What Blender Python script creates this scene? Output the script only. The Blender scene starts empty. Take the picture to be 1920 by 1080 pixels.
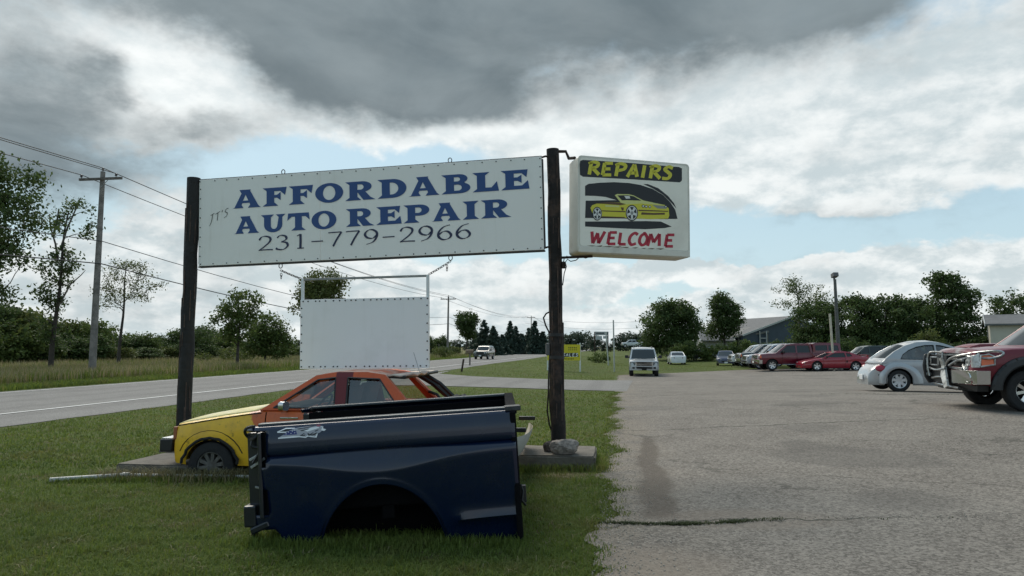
import bpy, bmesh, math, random
import numpy as np
from mathutils import Vector, Matrix, Euler
from mathutils.geometry import tessellate_polygon

R = math.radians
SC = bpy.context.scene
COL = SC.collection
rnd = random.Random(7)

# ------------------------------------------------------------------ camera
FPX = 1371.0
PITCH = math.atan(110.0 / FPX)
CAMZ = 1.55
cam_data = bpy.data.cameras.new('camera')
cam_data.sensor_width = 36.0
cam_data.lens = FPX / 1920.0 * 36.0
cam_data.clip_start = 0.05
cam_data.clip_end = 6000.0
cam = bpy.data.objects.new('camera', cam_data)
COL.objects.link(cam)
cam.location = (0, 0, CAMZ)
cam.rotation_euler = (math.pi / 2 + PITCH, 0, 0)
SC.camera = cam


def ray(px, py):
    x = (px - 960) / FPX
    y = -(py - 540) / FPX
    c, s = math.cos(PITCH), math.sin(PITCH)
    return Vector((x, c - y * s, s + y * c))


def azel(px, py):
    d = ray(px, py).normalized()
    return math.atan2(d.x, d.y), math.asin(d.z)


# ------------------------------------------------------------------ node helpers
class NT:
    def __init__(self, tree):
        self.t = tree
        self.n = tree.nodes
        self.l = tree.links

    def new(self, typ, **kw):
        n = self.n.new(typ)
        for k, v in kw.items():
            setattr(n, k, v)
        return n

    def put(self, sock, v):
        if isinstance(v, bpy.types.NodeSocket):
            self.l.new(v, sock)
        else:
            if sock.type == 'RGBA' and not isinstance(v, (int, float)) and len(v) == 3:
                v = (*v, 1.0)
            sock.default_value = v

    def m(self, op, a, b=None, c=None, clamp=False):
        n = self.new('ShaderNodeMath', operation=op, use_clamp=clamp)
        self.put(n.inputs[0], a)
        if b is not None:
            self.put(n.inputs[1], b)
        if c is not None:
            self.put(n.inputs[2], c)
        return n.outputs[0]

    def sstep(self, x, lo, hi, a=0.0, b=1.0):
        n = self.new('ShaderNodeMapRange', interpolation_type='SMOOTHSTEP')
        self.put(n.inputs[0], x)
        self.put(n.inputs[1], lo)
        self.put(n.inputs[2], hi)
        self.put(n.inputs[3], a)
        self.put(n.inputs[4], b)
        return n.outputs[0]

    def lin(self, x, lo, hi, a=0.0, b=1.0):
        n = self.new('ShaderNodeMapRange')
        for i, v in enumerate((x, lo, hi, a, b)):
            self.put(n.inputs[i], v)
        return n.outputs[0]

    def mix(self, f, a, b, mode='MIX'):
        n = self.new('ShaderNodeMix', data_type='RGBA', blend_type=mode)
        self.put(n.inputs[0], f)
        self.put(n.inputs[6], a)
        self.put(n.inputs[7], b)
        return n.outputs[2]

    def noise(self, vec, scale, detail=4.0, rough=0.55, out=0, dist=0.0):
        n = self.new('ShaderNodeTexNoise')
        if vec is not None:
            self.l.new(vec, n.inputs['Vector'])
        n.inputs['Scale'].default_value = scale
        n.inputs['Detail'].default_value = detail
        n.inputs['Roughness'].default_value = rough
        n.inputs['Distortion'].default_value = dist
        return n.outputs[out]

    def comb(self, x, y, z):
        n = self.new('ShaderNodeCombineXYZ')
        for i, v in enumerate((x, y, z)):
            self.put(n.inputs[i], v)
        return n.outputs[0]

    def sep(self, v):
        n = self.new('ShaderNodeSeparateXYZ')
        self.l.new(v, n.inputs[0])
        return n.outputs

    def vm(self, op, a, b=None, scale=None):
        n = self.new('ShaderNodeVectorMath', operation=op)
        self.put(n.inputs[0], a)
        if b is not None:
            self.put(n.inputs[1], b)
        if scale is not None:
            n.inputs['Scale'].default_value = scale
        return n.outputs[0]


# ------------------------------------------------------------------ sky
SUN_AZ = R(-24)      # to the left of straight ahead
SUN_EL = R(47)
world = bpy.data.worlds.new('World')
SC.world = world
world.use_nodes = True
W = NT(world.node_tree)
W.n.clear()
wout = W.new('ShaderNodeOutputWorld')
sky = W.new('ShaderNodeTexSky', sky_type='NISHITA')
sky.sun_disc = False
sky.sun_elevation = SUN_EL
sky.sun_rotation = SUN_AZ
sky.air_density = 1.0
sky.dust_density = 1.5
sky.ozone_density = 1.0
gen = W.new('ShaderNodeTexCoord').outputs['Generated']
dx, dy, dz = W.sep(gen)
az = W.m('ARCTAN2', dx, dy)
el = W.m('ARCSINE', dz)
# cloud-plane coordinates: the clouds lie on a high flat layer, so they crowd together towards the horizon
den = W.m('ADD', W.m('MAXIMUM', dz, 0.0), 0.16)
Q = W.comb(W.m('DIVIDE', dx, den), W.m('DIVIDE', dy, den), 0.0)
A = W.comb(az, W.m('MULTIPLY', el, 1.5), 0.0)
A2 = W.comb(az, W.m('MULTIPLY', el, 1.75), 3.7)
nbig = W.noise(Q, 0.9, 3.0, 0.5)
nwarp = W.noise(A, 6.0, 5.0, 0.6, out=1)
wx, wy, _ = W.sep(W.vm('SUBTRACT', nwarp, (0.5, 0.5, 0.5)))
azw = W.m('MULTIPLY_ADD', wx, 0.20, az)
elw = W.m('MULTIPLY_ADD', wy, 0.12, el)
n1 = W.noise(A, 4.2, 8.0, 0.56, dist=0.35)
n2 = W.noise(A2, 12.0, 9.0, 0.63, dist=0.1)
n2up = W.noise(W.vm('ADD', A2, (-0.010, 0.030, 0.0)), 12.0, 6.0, 0.62, dist=0.1)
n3 = W.noise(Q, 2.2, 6.0, 0.55, dist=0.6)


def blobs(lst):
    tot = None
    for (px, py, sx, sy, amp) in lst:
        a0, e0 = azel(px, py)
        a = W.m('DIVIDE', W.m('SUBTRACT', azw, a0), sx / FPX)
        e = W.m('DIVIDE', W.m('SUBTRACT', elw, e0), sy / FPX)
        r2 = W.m('ADD', W.m('MULTIPLY', a, a), W.m('MULTIPLY', e, e))
        g = W.m('MULTIPLY', W.m('EXPONENT', W.m('MULTIPLY', r2, -1.0)), amp)
        tot = g if tot is None else W.m('ADD', tot, g)
    return tot


# broad cloud masses where the photograph has them; everywhere else the noise alone decides
white = blobs([(1560, 200, 600, 150, .85), (1000, 255, 330, 55, .55), (300, 150, 420, 150, .8), (1780, 340, 240, 70, .35),
               (1150, 330, 200, 60, .30), (1540, 405, 120, 24, .85), (1330, 330, 160, 40, .25),
               (1250, 515, 260, 20, .55), (1700, 505, 330, 50, .55), (230, 470, 300, 60, .45), (830, 560, 560, 60, .40),
               (450, 540, 300, 50, .3), (1500, 590, 600, 40, .35), (1850, 560, 200, 60, .3),
               (420, 305, 320, 44, -.80), (1500, 432, 420, 50, -1.05), (760, 300, 260, 42, -.5), (1330, 462, 230, 26, -.55),
               (60, 400, 220, 60, -.50), (1250, 555, 220, 20, -.45), (1000, 470, 250, 40, -.35)])
dark = blobs([(1080, -40, 640, 150, 1.0), (520, 30, 220, 70, .40), (740, 120, 250, 95, .60), (880, 180, 190, 60, .35), (760, 225, 70, 40, .30), (20, 190, 170, 140, .75),
              (100, 310, 170, 50, .45), (390, 225, 110, 42, .62), (205, 155, 60, 28, .60), (590, 165, 120, 80, .50), (1450, 20, 380, 60, .35),
              (300, 10, 300, 45, .40), (1500, -90, 420, 110, .4), (900, -420, 900, 260, .5), (1540, 412, 100, 16, .30),
              (300, 150, 140, 60, -.35), (450, 90, 80, 70, -.15), (1080, 265, 500, 40, -.35)])
base_cover = W.m('MULTIPLY_ADD', W.m('SUBTRACT', nbig, 0.5), 0.9, 0.40)
wv = W.m('ADD', W.m('ADD', white, base_cover), W.m('ADD', W.m('MULTIPLY', W.m('SUBTRACT', n1, 0.5), 1.1), W.m('MULTIPLY', W.m('SUBTRACT', n2, 0.5), 0.9)))
soft = W.m('MULTIPLY_ADD', W.m('MAXIMUM', el, 0.0), 1.1, 0.20)
wmask = W.sstep(wv, 0.30, W.m('ADD', soft, 0.30))
dv = W.m('ADD', W.m('ADD', dark, W.m('MULTIPLY', W.m('SUBTRACT', nbig, 0.5), 0.8)), W.m('ADD', W.m('MULTIPLY', W.m('SUBTRACT', n1, 0.5), 1.25), W.m('MULTIPLY', W.m('SUBTRACT', n2, 0.5), 0.9)))
dmask = W.sstep(dv, -0.04, 0.92)
nis = W.mix(1.0, sky.outputs[0], (0.10, 0.10, 0.10), 'MULTIPLY')
lowhaze = W.sstep(el, 0.0, 0.40, 1.0, 0.0)
blue = W.mix(W.m('MULTIPLY_ADD', lowhaze, 0.18, 0.72), W.mix(1.0, nis, (1.08, 1.15, 1.05), 'MULTIPLY'), W.mix(lowhaze, (0.25, 0.375, 0.46), (0.385, 0.495, 0.545)))
lit = W.m('MULTIPLY_ADD', W.m('SUBTRACT', n2, n2up), W.sstep(el, 0.42, 0.10, 1.0, 2.6), 0.62)
lit = W.m('ADD', lit, W.m('MULTIPLY', W.m('SUBTRACT', n3, 0.5), 0.9))
wcol = W.mix(W.sstep(lit, 0.20, 1.05), (0.395, 0.45, 0.467), (0.63, 0.65, 0.645))
glow = blobs([(330, 215, 130, 80, .5), (1000, 250, 300, 45, .35)])
wcol = W.mix(glow, wcol, (0.80, 0.81, 0.79))
dcol = W.mix(W.sstep(W.m('MULTIPLY_ADD', n3, 0.6, W.m('MULTIPLY', n1, 0.4)), 0.32, 0.68), (0.092, 0.118, 0.132), (0.175, 0.210, 0.226))
col = W.mix(W.m('MULTIPLY', wmask, 0.95), blue, wcol)
col = W.mix(W.m('MULTIPLY', dmask, 0.97), col, dcol)
bg = W.new('ShaderNodeBackground')
W.l.new(col, bg.inputs[0])
bg.inputs[1].default_value = 1.0
W.l.new(bg.outputs[0], wout.inputs[0])

sun_data = bpy.data.lights.new('sun', 'SUN')
sun_data.energy = 2.2
sun_data.angle = R(38)
sun_data.color = (1.0, 0.93, 0.82)
sun = bpy.data.objects.new('sun', sun_data)
COL.objects.link(sun)
sd = Vector((math.sin(SUN_AZ) * math.cos(SUN_EL), math.cos(SUN_AZ) * math.cos(SUN_EL), math.sin(SUN_EL)))
sun.rotation_euler = (-sd).to_track_quat('-Z', 'Y').to_euler()

SC.view_settings.view_transform = 'Standard'
SC.view_settings.look = 'None'
SC.view_settings.exposure = 0.58
SC.view_settings.gamma = 1.0
SC.render.engine = 'CYCLES'
SC.cycles.max_bounces = 6
SC.cycles.transparent_max_bounces = 10
SC.cycles.use_denoising = True

# ------------------------------------------------------------------ terrain
UX, UY = 0.1464, 0.9892          # direction of the highway; the lot and the signs are square to it


def terr(x, y):
    return (0.33 * np.exp(-((x - 10.5) / 6.5) ** 2 - ((y - 16) / 9.0) ** 2)
            - 0.42 * np.exp(-((x - 9) / 10.0) ** 2 - ((y - 49) / 13.0) ** 2)
            - 0.45 * np.exp(-((x - 17) / 11.0) ** 2 - ((y - 82) / 20.0) ** 2))


def g(x, y):
    return float(terr(x, y))


def at(px, py, Y):
    d = ray(px, py)
    return Vector((0, 0, CAMZ)) + d * (Y / d.y)


def ground(px, py):
    d = ray(px, py)
    t = 1.0
    if d.z >= 0:
        raise ValueError('above horizon')
    for _ in range(60):
        p = Vector((0, 0, CAMZ)) + d * t
        t += (p.z - g(p.x, p.y)) / -d.z * 0.6
    p = Vector((0, 0, CAMZ)) + d * t
    return Vector((p.x, p.y, g(p.x, p.y)))


# ------------------------------------------------------------------ materials
MATS = {}


def mat(name, color, rough=0.6, metal=0.0, var=0.0, vscale=6.0, bump=0.0, bscale=30.0, coat=0.0, spec=0.5, dirt=None, dscale=2.0, damt=0.5, coord='Object'):
    if name in MATS:
        return MATS[name]
    ma = bpy.data.materials.new(name)
    ma.use_nodes = True
    t = NT(ma.node_tree)
    b = t.n['Principled BSDF']
    tc = t.new('ShaderNodeTexCoord').outputs[coord]
    c = (*color, 1.0)
    if var > 0:
        nz = t.noise(tc, vscale, 5, 0.6)
        c = t.mix(t.sstep(nz, 0.3, 0.7), tuple(max(0, k * (1 - var)) for k in color), tuple(k * (1 + var) for k in color))
    if dirt is not None:
        nz = t.noise(tc, dscale, 6, 0.65)
        c = t.mix(t.m('MULTIPLY', t.sstep(nz, 0.48, 0.68), damt), c, dirt)
    t.put(b.inputs['Base Color'], c)
    b.inputs['Roughness'].default_value = rough
    b.inputs['Metallic'].default_value = metal
    b.inputs['Coat Weight'].default_value = coat
    b.inputs['Coat Roughness'].default_value = 0.05
    b.inputs['Specular IOR Level'].default_value = spec
    if bump > 0:
        bn = t.new('ShaderNodeBump')
        bn.inputs['Strength'].default_value = bump
        bn.inputs['Distance'].default_value = 0.02
        t.l.new(t.noise(tc, bscale, 5, 0.6), bn.inputs['Height'])
        t.l.new(bn.outputs[0], b.inputs['Normal'])
    MATS[name] = ma
    return ma


def glass_mat(name, tint, refl=0.10):
    ma = bpy.data.materials.new(name)
    ma.use_nodes = True
    t = NT(ma.node_tree)
    out = t.n['Material Output']
    t.n.remove(t.n['Principled BSDF'])
    tr = t.new('ShaderNodeBsdfTransparent')
    tr.inputs[0].default_value = (*tint, 1)
    gl = t.new('ShaderNodeBsdfGlossy')
    gl.inputs['Roughness'].default_value = 0.03
    fr = t.new('ShaderNodeFresnel')
    fr.inputs['IOR'].default_value = 1.5
    mx = t.new('ShaderNodeMixShader')
    t.l.new(t.m('ADD', fr.outputs[0], refl, clamp=True), mx.inputs[0])
    t.l.new(tr.outputs[0], mx.inputs[1])
    t.l.new(gl.outputs[0], mx.inputs[2])
    t.l.new(mx.outputs[0], out.inputs[0])
    MATS[name] = ma
    return ma


def leaf_mat(name, dark, light, trans=0.25, dry=None):
    """Leaf / blade colour varies from piece to piece through the point attribute 'tint'."""
    ma = bpy.data.materials.new(name)
    ma.use_nodes = True
    t = NT(ma.node_tree)
    b = t.n['Principled BSDF']
    out = t.n['Material Output']
    at_ = t.new('ShaderNodeAttribute')
    at_.attribute_name = 'tint'
    c = t.mix(at_.outputs['Fac'], dark, light)
    if dry is not None:
        pz = t.noise(t.new('ShaderNodeNewGeometry').outputs['Position'], 0.9, 5, 0.65)
        c = t.mix(t.m('MULTIPLY', t.sstep(pz, 0.48, 0.68), 0.55), c, dry)
        c = t.mix(t.sstep(at_.outputs['Fac'], 0.80, 0.95), c, tuple(k * 1.5 for k in dry))
    t.put(b.inputs['Base Color'], c)
    b.inputs['Roughness'].default_value = 0.65
    b.inputs['Specular IOR Level'].default_value = 0.25
    tl = t.new('ShaderNodeBsdfTranslucent')
    t.put(tl.inputs[0], c)
    mx = t.new('ShaderNodeMixShader')
    mx.inputs[0].default_value = trans
    t.l.new(b.outputs[0], mx.inputs[1])
    t.l.new(tl.outputs[0], mx.inputs[2])
    t.l.new(mx.outputs[0], out.inputs[0])
    MATS[name] = ma
    return ma


# ------------------------------------------------------------------ mesh helpers
def tag(o, label=None, cat=None, group=None, kind=None):
    if label:
        o['label'] = label
    if cat:
        o['category'] = cat
    if group:
        o['group'] = group
    if kind:
        o['kind'] = kind
    return o


def empty(name, loc=(0, 0, 0), rot=(0, 0, 0), label=None, cat=None, group=None):
    o = bpy.data.objects.new(name, None)
    o.empty_display_size = 0.2
    COL.objects.link(o)
    o.location = loc
    o.rotation_euler = rot
    return tag(o, label, cat, group)


class MB:
    def __init__(self):
        self.v, self.f, self.mi = [], [], []

    def add(self, vs, fs, mi=0):
        k = len(self.v)
        self.v.extend([tuple(p) for p in vs])
        for f in fs:
            self.f.append([i + k for i in f])
            self.mi.append(mi)
        return self

    def box(self, c, s, rot=None, mi=0):
        hx, hy, hz = s[0] / 2, s[1] / 2, s[2] / 2
        M = Euler(rot).to_matrix() if rot else None
        vs = []
        for a, b_, c_ in ((-1, -1, -1), (1, -1, -1), (1, 1, -1), (-1, 1, -1), (-1, -1, 1), (1, -1, 1), (1, 1, 1), (-1, 1, 1)):
            p = Vector((a * hx, b_ * hy, c_ * hz))
            if M:
                p = M @ p
            vs.append(p + Vector(c))
        return self.add(vs, [(3, 2, 1, 0), (4, 5, 6, 7), (0, 1, 5, 4), (1, 2, 6, 5), (2, 3, 7, 6), (3, 0, 4, 7)], mi)

    def tube(self, pts, r, n=8, mi=0, cap=True):
        pts = [Vector(p) for p in pts]
        rs = r if isinstance(r, (list, tuple)) else [r] * len(pts)
        vs, fs = [], []
        up = Vector((0, 0, 1))
        d0 = (pts[1] - pts[0]).normalized()
        if abs(d0.z) > 0.9:
            up = Vector((1, 0, 0))
        side = d0.cross(up).normalized()
        for i, p in enumerate(pts):
            if i == 0:
                d = d0
            elif i == len(pts) - 1:
                d = (pts[i] - pts[i - 1]).normalized()
            else:
                d = (pts[i + 1] - pts[i - 1]).normalized()
            side = (side - d * side.dot(d))
            if side.length < 1e-6:
                side = d.orthogonal()
            side.normalize()
            u2 = d.cross(side)
            for k in range(n):
                a = 2 * math.pi * k / n
                vs.append(p + (side * math.cos(a) + u2 * math.sin(a)) * rs[i])
        for i in range(len(pts) - 1):
            for k in range(n):
                a, b_ = i * n + k, i * n + (k + 1) % n
                fs.append((a, b_, b_ + n, a + n))
        if cap:
            fs.append(tuple(range(n - 1, -1, -1)))
            fs.append(tuple(range((len(pts) - 1) * n, len(pts) * n)))
        return self.add(vs, fs, mi)

    def lathe(self, prof, axis='Z', c=(0, 0, 0), n=24, mi=0):
        vs, fs = [], []
        for (r, h) in prof:
            for k in range(n):
                a = 2 * math.pi * k / n
                x, y = r * math.cos(a), r * math.sin(a)
                if axis == 'Z':
                    p = (x, y, h)
                elif axis == 'Y':
                    p = (x, h, y)
                else:
                    p = (h, x, y)
                vs.append((p[0] + c[0], p[1] + c[1], p[2] + c[2]))
        for i in range(len(prof) - 1):
            for k in range(n):
                a, b_ = i * n + k, i * n + (k + 1) % n
                fs.append((a, b_, b_ + n, a + n) if axis != 'Y' else (a, a + n, b_ + n, b_))
        return self.add(vs, fs, mi)

    def grid(self, pts, mi=0, close=False):
        """pts[i][j] -> quads"""
        nr, nc = len(pts), len(pts[0])
        vs = [p for row in pts for p in row]
        fs = []
        for i in range(nr - 1):
            for j in range(nc - 1 + (1 if close else 0)):
                j2 = (j + 1) % nc
                fs.append((i * nc + j, i * nc + j2, (i + 1) * nc + j2, (i + 1) * nc + j))
        return self.add(vs, fs, mi)

    def flat(self, loops, fn, mi=0):
        """filled 2-D polygon with holes; fn maps (a, b) to 3-D"""
        tri = tessellate_polygon([[Vector((p[0], p[1], 0)) for p in lp] for lp in loops])
        pts = [p for lp in loops for p in lp]
        return self.add([fn(*p) for p in pts], [tuple(t) for t in tri], mi)

    def prism(self, loop, fn, d0, d1, mi=0):
        """solid: polygon (a, b) swept from d0 to d1; fn(a, b, d)"""
        n = len(loop)
        vs = [fn(a, b, d0) for a, b in loop] + [fn(a, b, d1) for a, b in loop]
        fs = [(i, (i + 1) % n, n + (i + 1) % n, n + i) for i in range(n)]
        tri = tessellate_polygon([[Vector((a, b, 0)) for a, b in loop]])
        fs += [tuple(t) for t in tri] + [tuple(n + k for k in reversed(t)) for t in tri]
        return self.add(vs, fs, mi)

    def build(self, name, mats, parent=None, smooth=None, bevel=0.0, label=None, fix=True):
        me = bpy.data.meshes.new(name)
        me.from_pydata(self.v, [], self.f)
        if not isinstance(mats, (list, tuple)):
            mats = [mats]
        for m_ in mats:
            me.materials.append(m_)
        if len(mats) > 1:
            me.polygons.foreach_set('material_index', self.mi)
        if fix:
            bm = bmesh.new()
            bm.from_mesh(me)
            bmesh.ops.recalc_face_normals(bm, faces=bm.faces)
            bm.to_mesh(me)
            bm.free()
        if smooth is not None:
            me.polygons.foreach_set('use_smooth', [True] * len(me.polygons))
            me.set_sharp_from_angle(angle=R(smooth))
        me.update()
        o = bpy.data.objects.new(name, me)
        COL.objects.link(o)
        if parent:
            o.parent = parent
        if bevel > 0:
            bv = o.modifiers.new('bevel', 'BEVEL')
            bv.width = bevel
            bv.segments = 2
            bv.limit_method = 'ANGLE'
            bv.angle_limit = R(40)
        if label:
            o['label'] = label
        return o


def fast_mesh(name, co, faces_flat, per, mat_, tint=None, parent=None):
    """big mesh from arrays: co (n,3), faces_flat (m*per)"""
    me = bpy.data.meshes.new(name)
    n = len(co)
    m_ = len(faces_flat) // per
    me.vertices.add(n)
    me.vertices.foreach_set('co', np.ascontiguousarray(co, dtype=np.float32).ravel())
    me.loops.add(m_ * per)
    me.loops.foreach_set('vertex_index', np.ascontiguousarray(faces_flat, dtype=np.int32))
    me.polygons.add(m_)
    me.polygons.foreach_set('loop_start', np.arange(0, m_ * per, per, dtype=np.int32))
    me.update(calc_edges=True)
    if tint is not None:
        a = me.attributes.new('tint', 'FLOAT', 'POINT')
        a.data.foreach_set('value', np.ascontiguousarray(tint, dtype=np.float32))
    me.materials.append(mat_)
    o = bpy.data.objects.new(name, me)
    COL.objects.link(o)
    if parent:
        o.parent = parent
    return o


def copy_tree(o, parent=None):
    c = o.copy()
    COL.objects.link(c)
    if parent:
        c.parent = parent
    for ch in list(o.children):
        copy_tree(ch, c)
    return c


def lerp(a, b, t):
    return a + (b - a) * t


def pl(table, x):
    """piecewise linear lookup, table sorted by x ascending"""
    if x <= table[0][0]:
        return table[0][1]
    for (a, va), (b, vb) in zip(table, table[1:]):
        if x <= b:
            return lerp(va, vb, (x - a) / (b - a) if b > a else 1)
    return table[-1][1]


# shared materials
black_plastic = mat('black_plastic', (0.012, 0.012, 0.013), 0.45)
rubber = mat('rubber', (0.014, 0.014, 0.015), 0.8, var=0.3, vscale=20)
dark_void = mat('underbody_black', (0.008, 0.008, 0.008), 0.9)
chrome = mat('chrome', (0.62, 0.63, 0.64), 0.16, 1.0)
alloy = mat('alloy', (0.55, 0.56, 0.57), 0.3, 0.9)
steel = mat('galvanised_steel', (0.33, 0.34, 0.34), 0.45, 0.8, var=0.2)
rust = mat('rusty_steel', (0.045, 0.028, 0.02), 0.85, 0.2, var=0.4)
white_paint = mat('white_paint', (0.72, 0.73, 0.72), 0.5, var=0.05, vscale=3, dirt=(0.4, 0.38, 0.34), dscale=1.5, damt=0.25)
car_glass = glass_mat('car_glass', (0.42, 0.50, 0.50), 0.10)
clear_glass = glass_mat('clear_glass', (0.62, 0.70, 0.69), 0.10)
tint_glass = mat('tinted_glass', (0.012, 0.016, 0.018), 0.04, 0.0, spec=0.6)
lens_clear = mat('headlight_lens', (0.55, 0.57, 0.58), 0.12, 0.3)
lens_red = mat('tail_light_red', (0.22, 0.008, 0.012), 0.15)
lens_amber = mat('amber_lens', (0.75, 0.16, 0.06), 0.25)
seat_mat = mat('seat_fabric', (0.10, 0.10, 0.11), 0.9)

# ------------------------------------------------------------------ ground, lot, highway
def field(name, xs, ys, zoff, m_, kind='structure'):
    X, Y = np.meshgrid(xs, ys)
    Z = terr(X, Y) + zoff
    co = np.stack([X.ravel(), Y.ravel(), Z.ravel()], 1)
    nc, nr = len(xs), len(ys)
    i = np.arange(nr - 1)[:, None] * nc + np.arange(nc - 1)[None, :]
    f = np.stack([i, i + 1, i + 1 + nc, i + nc], -1).ravel()
    o = fast_mesh(name, co, f, 4, m_)
    o['kind'] = kind
    return o


def drape(name, rows, zoff, m_, kind='structure'):
    """rows: list of lists of (x, y), same length each"""
    nr, nc = len(rows), len(rows[0])
    a = np.array(rows, dtype=float).reshape(-1, 2)
    co = np.stack([a[:, 0], a[:, 1], terr(a[:, 0], a[:, 1]) + zoff], 1)
    i = np.arange(nr - 1)[:, None] * nc + np.arange(nc - 1)[None, :]
    f = np.stack([i, i + 1, i + 1 + nc, i + nc], -1).ravel()
    o = fast_mesh(name, co, f, 4, m_)
    o['kind'] = kind
    return o


def lawn_mat():
    ma = bpy.data.materials.new('lawn_soil')
    ma.use_nodes = True
    t = NT(ma.node_tree)
    b = t.n['Principled BSDF']
    p = t.new('ShaderNodeNewGeometry').outputs['Position']
    big = t.noise(p, 0.25, 5, 0.6)
    mid = t.noise(p, 2.2, 6, 0.65)
    fine = t.noise(p, 45, 4, 0.7)
    c = t.mix(t.sstep(big, 0.35, 0.65), (0.062, 0.092, 0.022), (0.088, 0.122, 0.028))
    c = t.mix(t.sstep(mid, 0.42, 0.75), c, (0.115, 0.095, 0.048))
    c = t.mix(t.m('MULTIPLY', t.sstep(fine, 0.45, 0.7), 0.5), c, (0.040, 0.048, 0.018))
    # meadow on the far side of the highway: drier, straw-coloured
    x, y, _ = t.sep(p)
    off = t.m('SUBTRACT', x, t.m('MULTIPLY_ADD', y, 0.148, -21.4))
    far = t.sstep(off, -1.0, -4.0)
    mead = t.mix(t.sstep(t.noise(p, 0.5, 5, 0.65), 0.4, 0.65), (0.11, 0.115, 0.045), (0.20, 0.165, 0.085))
    c = t.mix(far, c, mead)
    t.put(b.inputs['Base Color'], c)
    b.inputs['Roughness'].default_value = 0.95
    b.inputs['Specular IOR Level'].default_value = 0.1
    bn = t.new('ShaderNodeBump')
    bn.inputs['Strength'].default_value = 0.8
    bn.inputs['Distance'].default_value = 0.03
    t.l.new(fine, bn.inputs['Height'])
    t.l.new(bn.outputs[0], b.inputs['Normal'])
    return ma


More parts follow.
